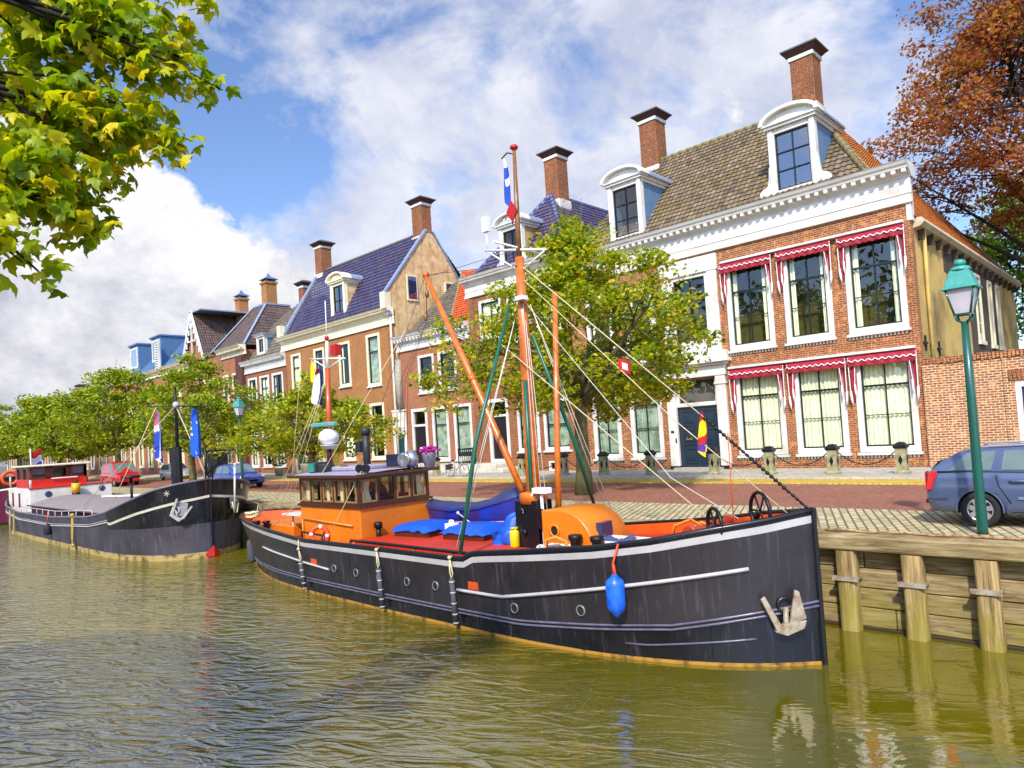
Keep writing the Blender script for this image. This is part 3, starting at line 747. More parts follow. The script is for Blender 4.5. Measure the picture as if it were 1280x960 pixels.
def ridge(m, p, q, r=.11, n=None, mi=0):
    p = Vector(p); q = Vector(q); L = (q-p).length; n = n or max(1, int(L/.34)); d = (q-p)/n
    for i in range(n):
        a = p+d*i; b = p+d*(i+1.08); m.tube([a, a.lerp(b,.5), b], [r*1.06, r, r*.96], 8, mi)

def awning(H, x0, x1, z, drop):
    """sunblind folded against the wall: red valance with a white wave, hanging side strips"""
    y = YF-.035
    m = MB(); n = 40; rows = [[], [], []]
    for i in range(n+1):
        xx = x0+(x1-x0)*i/n; wob = .02*math.sin(i*.9)
        rows[0].append((xx, y-.05, z)); rows[1].append((xx, y-.20+wob*.4, z-.13)); rows[2].append((xx, y-.17+wob, z-.30-.03*abs(math.sin(i*math.pi/4))))
    m.grid(rows, 0, True)
    for sx, sg in ((x0, 1), (x1, -1)):
        for j in range(2):
            xa = sx+sg*(.02+.09*j); pts = [(xa, y-.08-.05*j, z-.02),(xa+sg*.10, y-.07-.05*j, z-.02),(xa+sg*.085, y-.05-.04*j, z-drop+.25*j),(xa+sg*.03, y-.05-.04*j, z-drop-.12+.25*j)]
            m.prism(pts, (0,.015,0))
    a = m.build('awning', M['awning_red'], H, recalc=False)
    m = MB()
    m.tube([(x0+(x1-x0)*i/48, y-.205, z-.17+.028*math.sin(i*math.pi/2.4)) for i in range(49)], .018, 5)
    m.build('wave_trim', M['awning_white'], a)
    m = MB()
    for sx, sg in ((x0, 1), (x1, -1)):
        m.beam((sx+sg*.005, y-.14, z-.05),(sx+sg*.02, y-.13, z-drop+.18), .022)
        m.beam((sx+sg*.20, y-.14, z-.10),(sx+sg*.14, y-.12, z-drop+.40), .020)
        m.tube([(sx+sg*.02, y-.13, z-drop+.22),(sx+sg*.035, y-.12, z-drop-.02),(sx+sg*.055, y-.12, z-drop-.20)], [.03,.035,.012], 6)
        m.tube([(sx+sg*.15, y-.13, z-drop+.42),(sx+sg*.15, y-.12, z-drop+.2),(sx+sg*.16, y-.12, z-drop+.02)], [.024,.03,.010], 6)
    m.build_each('side_strip', M['awning_white'], a, key=lambda c: c.x > (x0+x1)/2)

# ------------------------------------------------------------------ the big brick house with the red sunblinds
H = thing('town_house', 'large brick town house with mossy hipped roof, red sunblinds and dark double door', 'house', (-11.25,YF,0))
LOW = [(-16.5,-15.2),(-14.76,-13.4),(-10.58,-8.97),(-8.66,-7.13),(-6.86,-5.27)]
UPP = [(-16.5,-15.2),(-14.76,-13.4),(-10.64,-9.1),(-8.74,-7.3),(-6.9,-5.32)]
holes = [(a,b,.50,3.28) for a,b in LOW] + [(a,b,3.95,6.78) for a,b in UPP] + [(-12.77,-11.22,.07,3.12),(-12.72,-11.28,4.35,6.75)]
house_shell(H, -17.4, -5.1, 8.3, holes, 'brick_main', 16.4, side='plaster_yellow', zs=6.95)
m = MB(); m.box(-5.25,-5.085,YF-.012,YF+.28,.0,6.95); m.box(-5.16,-5.03,YF-.03,YF+.26,6.9,8.1,1); m.build('corner_brick', [M['brick_main'], M['white_paint']], H)
for i, (a, b) in enumerate(LOW):
    window(H, a, b, .50, 3.28, curtain='curtain_cream' if i > 1 else 'curtain_green', dentil=True, bars=((.715,.06),(.37,.026)))
for i, (a, b) in enumerate(UPP):
    window(H, a, b, 3.95, 6.78, curtain='curtain_cream', curt_side=True, dentil=True, bars=((.70,.06),(.36,.026)))
m = MB()
for x0, x1, z in ((-10.72,-5.2,3.36),(-10.74,-5.24,6.87),(-16.6,-13.3,3.36)): m.box(x0, x1, YF-.16, YF+.02, z-.01, z+.07)
m.build_each('sunblind_board', M['white_paint'], H, bevel=.01)
for a, b in LOW[1:]: awning(H, a-.10, b+.10, 3.33, 1.25 if a > -11 else .9)
awning(H, LOW[0][0]-.10, LOW[0][1]+.10, 3.33, .9)
for a, b in UPP[2:]: awning(H, a-.10, b+.10, 6.84, 1.15)
cornice(H, -17.45, -4.98, 8.5, 1.06, proj=.46)
m = MB(); m.prism([(-4.98,YF-.46,8.49),(-4.98,YF-.30,8.3),(-4.98,YF-.05,8.1),(-4.98,YF+.3,8.1),(-4.98,YF+.3,8.49)], (.03,0,0)); m.build('cornice_end', M['white_paint'], H)
# entrance bay: stucco pilasters, entablature, transom light, panelled double door
m = MB()
m.box(-13.12,-12.77,YF-.12,YF+.05,.07,3.2); m.box(-11.22,-10.86,YF-.12,YF+.05,.07,3.2)
m.box(-13.16,-12.73,YF-.15,YF-.0,2.9,2.98); m.box(-11.26,-10.82,YF-.15,YF-.0,2.9,2.98)
m.box(-13.16,-10.82,YF-.14,YF+.05,3.2,3.56); m.box(-13.25,-10.74,YF-.24,YF+.05,3.56,3.64); m.box(-13.36,-10.62,YF-.36,YF+.05,3.64,3.74); m.box(-13.3,-10.7,YF-.2,YF+.05,3.742,4.02)
m.box(-13.05,-12.72,YF-.08,YF+.05,4.02,6.9); m.box(-11.28,-10.92,YF-.08,YF+.05,4.02,6.9); m.box(-12.72,-11.28,YF-.06,YF+.05,4.02,4.35); m.box(-13.1,-10.88,YF-.10,YF+.05,6.75,7.3)
m.box(-12.77,-11.22,YF-.05,YF+.1,2.22,2.36); m.box(-12.77,-12.69,YF-.02,YF+.1,2.36,3.12); m.box(-11.30,-11.22,YF-.02,YF+.1,2.36,3.12)
surr = m.build('door_surround', M['white_paint'], H, bevel=.015)
m = MB(); m.box(-13.14,-12.75,YF-.14,YF+.03,.07,.19); m.box(-11.24,-10.84,YF-.14,YF+.03,.07,.19); m.build('plinth', M['sash_black'], surr)
m = MB(); m.box(-12.9,-11.1,YF-.35,YF+.02,.05,.14); m.build('doorstep', M['stone_grey'], H, bevel=.015)
m = MB(); m.quad((-12.69,YF+.07,2.36),(-11.3,YF+.07,2.36),(-11.3,YF+.07,3.12),(-12.69,YF+.07,3.12)); tl = m.build('transom_light', M['glass'], H, recalc=False)
m = MB(); m.quad((-12.69,YF+.2,2.36),(-11.3,YF+.2,2.36),(-11.3,YF+.2,3.12),(-12.69,YF+.2,3.12)); m.build('blind', M['wood_tarred'], tl, recalc=False)
for sx, ex in ((-12.77,-12.0),(-11.99,-11.22)):
    m = MB(); m.box(sx, ex, YF+.04, YF+.10, .14, 2.22)
    for i in range(3):
        z0 = .26+i*.65; a, b = sx+.12, ex-.12
        ring(m, a, b, z0, z0+.54, .05, YF+.015, YF+.045)
        cx = (a+b)/2; cz = z0+.27
        for k, (w_, d_) in enumerate(((.20,.02),(.14,.04),(.07,.055))): m.box(cx-w_, cx+w_, YF+.042-d_, YF+.045, cz-w_*.85, cz+w_*.85)
    dr = m.build('door', M['door_blue'], H, bevel=.008)
    m = MB()
    if sx < -12.1: m.box(-12.5,-12.27,YF-.012,YF+.0,1.08,1.17)
    else: m.ball((-11.93,YF-.02,1.15), .035, 8); 
    m.build('letter_slot' if sx < -12.1 else 'handle', MT('brass','c8a860',.3,metal=.8), dr)
window(H, -12.72, -11.28, 4.35, 6.75, fw=.12, curtain=None, sash='sash_black', sill=None, bars=((.70,.05),))
m = MB(); m.box(-13.02,-12.9,YF-.135,YF-.12,1.35,1.43); m.box(-12.86,-12.81,YF-.135,YF-.12,1.0,1.16); m.build('house_number_plate', M['door_blue'], surr)
# roof
rr = random.Random(11)
rA, rB = (-8.9,25.6,12.75), (-15.6,25.6,12.75)
m = MB(); roof_face(m, [(-17.3,21.75,8.42),(-6.15,21.75,8.42),rA,rB], rnd=rr)
roof_face(m, [(-17.3,38,7.0),(-17.3,21.75,8.42),rB], rnd=rr, su=3)
roof = m.build('roof', M['tile_moss'], H, rnd=True, recalc=False)
m = MB(); roof_face(m, [(-5.02,21.75,6.98),(-5.02,38.05,6.98),rA,(-6.15,21.75,8.42+.28)], rnd=rr); m.build('side_slope', M['tile_orange'], roof, rnd=True, recalc=False)
m = MB(); m.poly([(-17.3,38,7.0),(-5.02,38,7.0),rA,rB]); m.poly([(-17.3,21.8,8.36),(-6.2,21.8,8.36),(-8.9,25.6,12.68),(-15.6,25.6,12.68)]); m.build('underlay', M['tile_moss'], roof, recalc=False)
m = MB(); ridge(m, rB, rA); ridge(m, (-6.12,21.85,8.62), rA); ridge(m, (-5.1,38,7.08), rA, n=50); m.build('ridge_tile', M['ridge_moss'], roof)
chimney(H, -8.95, 25.6, .80, .78, 12.5, 14.95); chimney(H, -15.4, 25.6, .80, .78, 12.3, 14.95)
dormer(H, -8.33, 1.42, 8.75, 10.92, 22.15, scr=.95)
dormer(H, -14.7, 1.42, 8.75, 10.92, 22.15, scr=0, glass='glass')
# side wall: gutter, brackets, tall windows, anchors
m = MB(); m.prism([(-5.1,YF+.25,6.99),(-4.86,YF+.25,6.99),(-4.80,YF+.25,6.86),(-4.9,YF+.25,6.76),(-5.1,YF+.25,6.72)], (0,16.2,0)); g_ = m.build('gutter', MT('gutter_paint','cbbd98',.6,var=.35), H)
m = MB()
for i in range(16): m.box(-5.09,-4.93,YF+.7+i*1.0,YF+.78+i*1.0,6.45,6.75)
m.build_each('bracket', M['wood_tarred'], g_)
m = MB(); m.box(-5.105,-5.07,28.4,33.5,3.2,6.6); m.box(-5.1,-5.085,25.1,26.6,5.9,6.65); m.build_each('boarding', M['wood_tarred'], H)
for y0, y1, z0, z1 in ((29.3,30.2,3.9,6.35),(31.6,32.3,3.85,6.35),(33.2,33.9,3.85,6.35)):
    m = MB(); m.box(-5.07,-5.02,y0,y0+.12,z0,z1); m.box(-5.07,-5.02,y1-.12,y1,z0,z1); m.box(-5.07,-5.02,y0+.12,y1-.12,z1-.12,z1); m.box(-5.07,-4.98,y0-.06,y1+.06,z0-.1,z0+.04); f = m.build('window', M['cream_paint'], H)
    m = MB(); m.quad((-5.06,y0+.1,z0),(-5.06,y1-.1,z0),(-5.06,y1-.1,z1-.1),(-5.06,y0+.1,z1-.1)); m.build('pane', M['glass'], f, recalc=False)
m = MB()
for y_, z_ in ((22.1,3.5),(22.8,3.45),(23.6,3.4)): m.box(-5.09,-5.05,y_-.03,y_+.03,z_-.22,z_+.22); m.box(-5.09,-5.05,y_-.2,y_+.2,z_-.02,z_+.03)
m.build_each('wall_anchor', M['iron_black'], H, key=lambda c: round(c.y/.8))
m = MB(); m.tube([(-5.0,22.6,6.8),(-5.03,22.62,5.0),(-5.03,22.65,.1)], .05, 8); m.build('drain_pipe', M['plaster_yellow'], H)

# ------------------------------------------------------------------ garden wall to the right of it
G = thing('garden_wall', 'brick garden wall with pale mortar and soldier coping beside the big house', 'wall', (-2,YF,0))
m = MB(); wall_holes(m, -5.08, 4.5, 0, 2.84, [(-3.05,-1.9,.07,2.2)], YF-.02, depth=.25); m.quad((-5.08,YF+.23,2.84),(4.5,YF+.23,2.84),(4.5,YF+.23,0),(-5.08,YF+.23,0)); m.quad((4.5,YF-.02,0),(4.5,YF+.23,0),(4.5,YF+.23,2.84),(4.5,YF-.02,2.84))
m.build('wall', M['brick_garden'], G, recalc=False)
m = MB(); x = -5.07
while x < 4.4: m.box(x, x+.072, YF-.06, YF+.27, 2.84+.012*((int(x*50)) % 3), 3.02+.008*(int(x*31) % 3)); x += .084
m.build('coping', M['brick_main'], G, bevel=.008)
m = MB()
for i in range(15): m.beam((-3.12+i*.09,YF-.035,2.24),(-3.16+i*.095,YF-.035,2.52),.074,.03, up=(0,1,0))
m.build('door_arch', M['brick_red'], G, bevel=.006)
m = MB(); m.box(-5.085,-4.72,YF-.10,YF-.02,.0,2.86); m.box(-3.28,-3.18,YF-.05,YF-.02,.0,2.84); m.build('pier', M['brick_garden'], G)
m = MB(); m.box(-3.05,-2.92,YF-.04,YF+.08,.07,2.2); m.box(-2.03,-1.9,YF-.04,YF+.08,.07,2.2); m.box(-2.92,-2.03,YF-.04,YF+.08,2.07,2.2); gd = m.build('door_frame', M['white_paint'], G, bevel=.01)
m = MB(); m.box(-2.92,-2.03,YF+.02,YF+.06,.08,2.07); m.build('door_leaf', MT('door_violet','2a2452',.4), gd)
# ------------------------------------------------------------------ second house: glazed violet roof
H = thing('town_house', 'narrow brick house with violet glazed hip roof, one dormer and a railed stoop', 'house', (-20.4,YF,0))
W2 = [(-22.5,-21.1,5.6,7.7),(-20.75,-19.4,5.6,7.7),(-19.1,-17.75,5.6,7.7),(-20.55,-19.3,.9,3.0),(-19.05,-17.6,.9,3.0)]
holes = W2 + [(-22.25,-21.1,.45,3.2),(-18.85,-18.42,.08,.42)]
house_shell(H, -23.15, -17.42, 8.6, holes, 'brick_red', 10)
for i, (a, b, c, d) in enumerate(W2):
    window(H, a, b, c, d, fw=.13, curtain='curtain_cream' if i < 3 else 'curtain_green', sash='sash_black', bars=((.5,.05),) if i > 2 else ((.68,.045),(.34,.025)), frame='white_paint')
m = MB(); m.box(-23.18,-22.85,YF-.06,YF+.01,.07,7.9); m.box(-17.72,-17.42,YF-.06,YF+.01,.07,7.9); m.build_each('corner_pilaster', M['brick_red'], H, bevel=.01)
cornice(H, -23.35, -17.45, 8.87, .86, proj=.42, dentils=False)
m = MB(); ring(m, -22.3, -21.05, .45, 3.25, .15, YF-.05, YF+.1); m.box(-22.15,-21.2,YF-.02,YF+.1,2.45,2.55); fr = m.build('door_frame', M['white_paint'], H, bevel=.01)
m = MB(); m.box(-22.15,-21.2,YF+.05,YF+.1,.55,2.45); m.build('door', M['door_dark'], H)
m = MB(); m.quad((-22.15,YF+.09,2.55),(-21.2,YF+.09,2.55),(-21.2,YF+.09,3.1),(-22.15,YF+.09,3.1)); m.build('transom_light', M['glass'], H, recalc=False)
m = MB(); ring(m, -18.9, -18.38, .06, .46, .07, YF-.03, YF+.06); m.build('cellar_window', M['white_paint'], H)
m = MB(); m.box(-23.3,-20.9,YF-1.15,YF,.07,.45); m.box(-20.9,-20.5,YF-1.15,YF,.07,.26); m.build('stoop', M['stone_pale'], H, bevel=.02)
m = MB()
for (xa, ya, xb, yb) in ((-23.25,YF-1.1,-22.2,YF-1.1),(-23.25,YF-1.1,-23.25,YF-.1)):
    m.beam((xa,ya,1.13),(xb,yb,1.13),.05); m.beam((xa,ya,.55),(xb,yb,.55),.04); m.beam((xa,ya,.98),(xb,yb,.98),.025)
    n = 8
    for i in range(n+1): xx = xa+(xb-xa)*i/n; yy = ya+(yb-ya)*i/n; m.tube([(xx,yy,.46),(xx,yy,1.18 if i in (0,n) else 1.12)], .026 if i in (0,n) else .013, 6)
    for i in range(n): xx = xa+(xb-xa)*(i+.5)/n; yy = ya+(yb-ya)*(i+.5)/n; m.tube([(xx,yy,.85),(xx,yy,.98)], .02, 5)
m.build('stoop_railing', M['iron_black'], H)
rr = random.Random(5)
ap, bk = (-20.2,24.4,12.5), (-20.2,31.5,12.5)
m = MB(); roof_face(m, [(-23.2,21.75,8.8),(-17.4,21.75,8.8),(-20.2+.02,24.4,12.5),(-20.2-.02,24.4,12.5)], rnd=rr); roof_face(m, [(-17.4,21.75,8.8),(-17.4,31.5,8.8),bk,ap], rnd=rr); roof_face(m, [(-23.2,31.5,8.8),(-23.2,21.75,8.8),ap,bk], rnd=rr, su=3)
roof = m.build('roof', M['tile_violet'], H, rnd=True, recalc=False)
m = MB(); ridge(m, (-17.45,21.85,8.9), ap); ridge(m, (-23.15,21.85,8.9), ap); ridge(m, ap, bk); m.build('ridge_tile', M['ridge_blue'], roof)
m = MB(); m.poly([(-23.1,31.5,8.8),(-17.5,31.5,8.8),bk]); m.build('gable_end', M['brick_red'], H, recalc=False)
chimney(H, -20.05, 24.7, .77, .75, 12.0, 14.65)
dormer(H, -20.65, 1.3, 9.0, 10.75, 22.05, scr=.75, side='plaster_yellow', glass='glass', win=(2,((.5,.035),)), orn=True)

# ------------------------------------------------------------------ third house, low, grey and orange tiles
H = thing('town_house', 'low brick house with two upper windows and a roof half grey half orange', 'house', (-25.7,YF,0))
U3 = [(-27.1,-25.88,3.95,5.8),(-25.55,-24.26,3.95,5.8)]; L3 = [(-26.25,-25.05,.62,3.2),(-24.66,-23.42,.62,3.2)]
holes = U3 + L3 + [(-27.85,-26.62,.1,3.2)]
house_shell(H, -28.55, -23.16, 6.7, holes, 'brick_pink', 10)
for a in U3: window(H, *a, cols=1, fw=.13, bars=((.5,.06),), curtain=None)
for a in L3: window(H, *a, cols=1, fw=.14, bars=((.68,.05),), curtain='curtain_green')
cornice(H, -28.75, -23.2, 6.93, .72, proj=.40)
m = MB(); ring(m, -27.85, -26.62, .1, 3.2, .15, YF-.04, YF+.1); m.box(-27.7,-26.77,YF-.03,YF+.1,2.3,2.42); m.build('door_frame', M['white_paint'], H, bevel=.01)
m = MB(); m.box(-27.7,-26.77,YF+.04,YF+.1,.15,2.3); ring(m,-27.55,-26.92,.4,1.0,.05,YF+.02,YF+.05); d = m.build('door', M['door_dark'], H)
m = MB(); m.box(-27.35,-27.1,YF+.01,YF+.045,1.2,1.28); m.build('letter_slot', M['white_plastic'], d)
m = MB(); m.quad((-27.7,YF+.09,2.42),(-26.77,YF+.09,2.42),(-26.77,YF+.09,3.05),(-27.7,YF+.09,3.05)); m.build('transom_light', M['glass'], H, recalc=False)
m = MB(); m.box(-28.5,-23.2,YF-.02,YF+.01,.0,.5); m.build('plinth', M['stone_pale'], H)
rr = random.Random(6)
m = MB(); roof_face(m, [(-28.85,21.7,6.66),(-24.9,21.7,6.66),(-28.5,25.9,10.28),(-28.85,25.9,10.28)], rnd=rr)
roof = m.build('roof', M['tile_grey'], H, rnd=True, recalc=False)
m = MB(); roof_face(m, [(-24.85,21.72,6.70),(-23.18,21.72,6.70),(-23.18,25.6,10.05),(-29.2,26.9,11.15)], rnd=rr); m.build('orange_slope', M['tile_orange2'], roof, rnd=True, recalc=False)
m = MB(); m.beam((-24.88,21.72,6.72),(-29.1,26.8,11.1),.10,.12); m.build('ridge_tile', M['ridge_moss'], roof)
m = MB(); m.quad((-29.2,26.9,11.1),(-23.18,25.6,10.0),(-23.18,31.6,6.6),(-29.2,31.6,6.6)); m.build('back_slope', M['tile_orange2'], roof, recalc=False)

# ------------------------------------------------------------------ fourth house: steep purple roof, boarded gable
H = thing('town_house', 'tan brick house with steep purple roof, cream boarded gable and two chimneys', 'house', (-34.6,YF,0))
U4 = [(-31.45,-30.2,4.68,7.45),(-34.2,-33.05,4.9,7.4),(-36.9,-35.75,4.9,7.4),(-39.6,-38.45,4.9,7.4)]; L4 = [(-31.45,-30.15,.78,3.75),(-34.2,-33.0,.78,3.75),(-36.9,-35.7,.78,3.75)]
holes = U4 + L4 + [(-39.5,-38.4,.1,3.3)]
house_shell(H, -40.2, -29.4, 8.3, holes, 'brick_tan', 5)
for i, a in enumerate(U4+L4): window(H, *a, cols=1, fw=.15, bars=((.68,.06),), curtain=('curtain_green','curtain_cream')[i % 2], curt_side=i in (1,2,4), frame='cream_paint')
m = MB(); m.box(-39.5,-38.4,YF+.02,YF+.1,.1,2.4); m.build('door', M['door_teal'], H)
m = MB(); ring(m,-39.6,-38.3,.08,3.35,.15,YF-.04,YF+.1); m.build('door_frame', M['cream_paint'], H)
cornice(H, -40.75, -28.85, 8.57, .80, proj=.5, paint='cornice_cream', dentils=False)
gab = [(21.3,0.0),(21.3,9.3),(24.12,12.9),(24.6,12.9),(26.5,10.2),(26.5,0)]
m = MB()
for k in range(26):     # upright boards, each clipped to the gable outline
    y0 = 21.32+k*.2; y1 = y0+.192
    if y1 > 26.5: break
    def top(y): return 9.3+(y-21.3)/2.82*3.6 if y < 24.12 else (12.9 if y < 24.6 else 12.9-(y-24.6)/1.9*2.7)
    zb = 8.5 if y0 < 21.62 else 3.2
    off = .012*(k % 3)
    m.prism([(-28.95+off,y0,zb),(-28.95+off,y1,zb),(-28.95+off,y1,top(y1)-.02),(-28.95+off,y0,top(y0)-.02)], (-.09,0,0))
m.build('boarded_gable', M['plank_cream'], H)
m = MB(); m.box(-29.42,-29.0,YF+.0,YF+4.9,0,8.4); m.box(-29.4,-28.9,YF+.02,YF+.3,.0,3.2,1); m.build('gable_wall', [M['brick_tan'], M['stone_pale']], H)
m = MB(); m.box(-29.4,-28.3,YF-.06,YF+.05,.4,3.25); m.box(-29.42,-28.26,YF-.10,YF+.05,3.15,3.25); m.build('side_door_frame', M['white_paint'], H, bevel=.01)
m = MB(); m.box(-29.15,-28.5,YF-.075,YF,.45,1.95); m.build('side_door', M['door_teal'], H)
m = MB(); m.tube([(-29.0,YF-.12,8.3),(-29.0,YF-.12,3.4),(-28.95,YF-.10,.4)], .06, 8); m.box(-29.1,-28.9,YF-.3,YF-.04,8.15,8.45,1); m.build('drain_pipe', [M['stone_pale'], M['lead']], H)
m = MB(); m.tube([(-28.65,YF-.05,5.8),(-28.62,YF-.1,4.6),(-28.6,YF-.08,3.3)], [.16,.2,.17], 8); m.build('chimney_stub', M['stone_grey'], H)
for y0, y1, z0, z1 in ((22.65,23.2,9.1,10.3),(25.3,25.95,9.4,10.2)):
    m = MB(); m.box(-28.93,-28.86,y0-.07,y1+.07,z0-.09,z1+.08); f = m.build('gable_window', M['cream_paint'], H)
    m = MB(); m.box(-28.87,-28.852,y0,y1,z0,z1); m.build('pane', M['glass_blue'], f)
    m = MB(); m.box(-28.855,-28.845,(y0+y1)/2-.012,(y0+y1)/2+.012,z0,z1)
    for q in (.33,.66): m.box(-28.855,-28.845,y0,y1,z0+(z1-z0)*q-.01,z0+(z1-z0)*q+.01)
    m.build('sash', M['sash_black'], f)
rr = random.Random(8)
m = MB(); roof_face(m, [(-40.15,21.6,8.6),(-29.0,21.6,8.6),(-29.0,24.15,12.95),(-39.9,24.15,12.95)], tw=.2, th=.26, rnd=rr); roof_face(m, [(-29.0,28.8,8.4),(-40.15,28.8,8.4),(-39.9,24.6,12.95),(-29.0,24.6,12.95)], rnd=rr, su=3); m.quad((-40,24.1,12.95),(-29,24.1,12.95),(-29,24.65,12.95),(-40,24.65,12.95))
roof = m.build('roof', M['tile_purple'], H, rnd=True, recalc=False)
m = MB(); m.beam((-28.98,21.2,9.35),(-28.98,24.15,13.05),.22,.10); m.beam((-40.2,21.45,8.75),(-40.0,24.15,13.05),.34,.10); m.beam((-28.95,24.6,13.0),(-28.95,26.55,10.2),.14,.08); m.box(-29.3,-28.9,21.1,21.5,8.5,9.35,1); m.box(-40.5,-40.1,21.2,21.55,8.5,9.3,1)
m.build_each('verge', [M['lead'], M['cream_paint']], roof)
m = MB(); ridge(m, (-40,24.38,13.0), (-29,24.38,13.0), .14); m.build('ridge_tile', M['ridge_moss'], roof)
chimney(H, -29.5, 24.35, .85, .68, 12.6, 15.0); chimney(H, -39.7, 24.3, .78, .76, 12.6, 15.0)
dormer(H, -34.45, 1.4, 8.9, 10.95, 21.95, ped='arch', scr=.7, side='plank_cream', frame='cornice_cream', orn=True, win=(2,((.5,.03),)))

# ------------------------------------------------------------------ fifth house
H = thing('town_house', 'brick house with white cornice and mossy curved roof beside the purple roof', 'house', (-43.1,YF,0))
U5 = [(-45.6,-44.3,4.1,6.5),(-43.9,-42.6,4.1,6.5),(-42.2,-40.75,4.1,6.5)]; L5 = [(-45.6,-44.5,.5,3.3),(-43.9,-42.7,.5,3.3),(-42.1,-40.9,.5,3.3)]
house_shell(H, -46.0, -40.22, 7.4, U5+L5, 'brick_red', 9)
for i, a in enumerate(U5+L5): window(H, *a, cols=2, fw=.15, bars=((.68,.05),), curtain='curtain_cream', curt_side=i % 2 == 0)
cornice(H, -46.1, -40.25, 7.65, .78, proj=.42)
rr = random.Random(9)
m = MB(); roof_face(m, [(-46,21.7,7.5),(-40.25,21.7,7.5),(-40.25,23.2,10.2),(-44.6,23.2,10.2)], rnd=rr); roof_face(m, [(-44.6,23.2,10.2),(-40.25,23.2,10.2),(-40.25,24.6,11.6),(-43.6,24.6,11.6)], rnd=rr); roof_face(m, [(-46,30,7.5),(-46,21.7,7.5),(-43.6,24.6,11.6),(-43.6,26,11.6)], rnd=rr, su=3); m.quad((-40.25,24.6,11.6),(-43.6,24.6,11.6),(-46,30,7.5),(-40.25,30,7.5))
m.build('roof', M['tile_grey'], H, rnd=True, recalc=False)
chimney(H, -42.6, 24.5, .6, .6, 11.0, 13.0)
dormer(H, -45.0+.9, 1.05, 8.0, 9.2, 21.95, ped='flat', scr=0, win=(2,()), side='dormer_blue')

# ------------------------------------------------------------------ sixth house: white barge-board gable and hipped tower roof
H = thing('town_house', 'pink brick house with white bargeboard gable, brown hip roof and two capped chimneys', 'house', (-50.6,YF,0))
U6 = [(-49.5,-48.6,4.6,7.1),(-48.0,-47.05,4.6,7.1),(-53.6,-52.6,4.6,7.1),(-52.0,-51.0,4.6,7.1)]; L6 = [(-51.0,-50.1,.7,3.5),(-49.5,-48.6,.7,3.5),(-48.0,-47.1,.7,3.5),(-53.6,-52.6,.7,3.5)]
house_shell(H, -55.4, -46.0, 8.6, U6+L6, 'brick_pink', 9)
for i, a in enumerate(U6+L6): window(H, *a, cols=1, fw=.15, bars=((.68,.05),), curtain='curtain_green', curt_side=i % 3 > 0, frame='cream_paint')
m = MB(); m.box(-46.9,-45.95,YF-.25,YF+.05,0,8.2); m.build('corner_pier', MT('brick_dark','5a3226',.8,var=.3), H)
cornice(H, -49.6, -45.7, 8.9, .6, proj=.6, paint='cornice_cream', dentils=True)
rr = random.Random(10)
m = MB(); roof_face(m, [(-51.2,21.6,8.9),(-45.9,21.6,8.9),(-47.6,24.2,12.2),(-49.6,24.2,12.2)], rnd=rr); roof_face(m, [(-45.9,21.6,8.9),(-45.9,29,8.9),(-47.6,26,12.2),(-47.6,24.2,12.2)], rnd=rr, su=3); roof_face(m, [(-51.2,29,8.9),(-51.2,21.6,8.9),(-49.6,24.2,12.2),(-49.6,26,12.2)], rnd=rr, su=3); m.quad((-47.6,24.2,12.2),(-49.6,24.2,12.2),(-49.6,26,12.2),(-47.6,26,12.2))
roof_face(m, [(-52.0,21.3,8.8),(-52.0,29,8.8),(-53.9,29,12.4),(-53.9,21.3,12.4)], rnd=rr); roof_face(m, [(-55.8,29,8.8),(-55.8,21.3,8.8),(-53.9,21.3,12.4),(-53.9,29,12.4)], rnd=rr, su=3)
roof = m.build('roof', M['tile_brown'], H, rnd=True, recalc=False)
m = MB(); m.beam((-45.85,21.55,8.95),(-47.6,24.2,12.3),.16,.08); m.beam((-51.1,21.5,8.95),(-49.6,24.2,12.3),.4,.08); m.box(-49.7,-47.5,24.1,26.1,12.2,12.32); m.box(-54.1,-52.2,21.3,29,12.36,12.46); m.build('lead_flashing', M['lead'], roof)
m = MB(); m.poly([(-55.6,21.45,8.7),(-52.2,21.45,8.7),(-53.9,21.45,12.1)]); m.build('gable_wall', M['brick_pink'], H, recalc=False)
m = MB(); m.beam((-55.9,21.25,8.6),(-53.9,21.25,12.5),.24,.09,up=(0,1,0)); m.beam((-51.9,21.25,8.6),(-53.9,21.25,12.5),.24,.09,up=(0,1,0)); m.beam((-54.7,21.25,10.2),(-53.1,21.25,10.2),.10); m.beam((-53.9,21.25,9.0),(-53.9,21.25,12.3),.10)
for k in range(6): m.box(-55.3+.28*k,-55.15+.28*k,21.2,21.3,9.2+.5*k,9.6+.5*k); m.box(-52.65-.28*k,-52.5-.28*k,21.2,21.3,9.2+.5*k,9.6+.5*k)
m.build('bargeboard', M['white_paint'], H)
def capped(H, x, y, w_, z0, z1):
    m = MB(); m.box(x-w_/2,x+w_/2,y-w_/2,y+w_/2,z0,z1-.55); m.box(x-w_/2-.08,x+w_/2+.08,y-w_/2-.08,y+w_/2+.08,z1-.65,z1-.5); s = m.build('chimney', M['brick_tan'], H)
    m = MB(); q = w_/2+.12; zz = z1-.32
    for sx in (-1,1):
        for sy in (-1,1): m.box(x+sx*w_*.4-.04,x+sx*w_*.4+.04,y+sy*w_*.4-.04,y+sy*w_*.4+.04,z1-.55,zz)
    A = [(x-q,y-q,zz),(x+q,y-q,zz),(x+q,y+q,zz),(x-q,y+q,zz)]; B = [(x-.12,y-.12,zz+.28),(x+.12,y-.12,zz+.28),(x+.12,y+.12,zz+.28),(x-.12,y+.12,zz+.28)]
    for i in range(4): m.quad(A[i],A[(i+1)%4],B[(i+1)%4],B[i]); m.quad(B[i],B[(i+1)%4],(x,y,zz+.55),(x,y,zz+.55))
    m.poly(A[::-1]); m.build('cap', M['zinc_blue'], s)
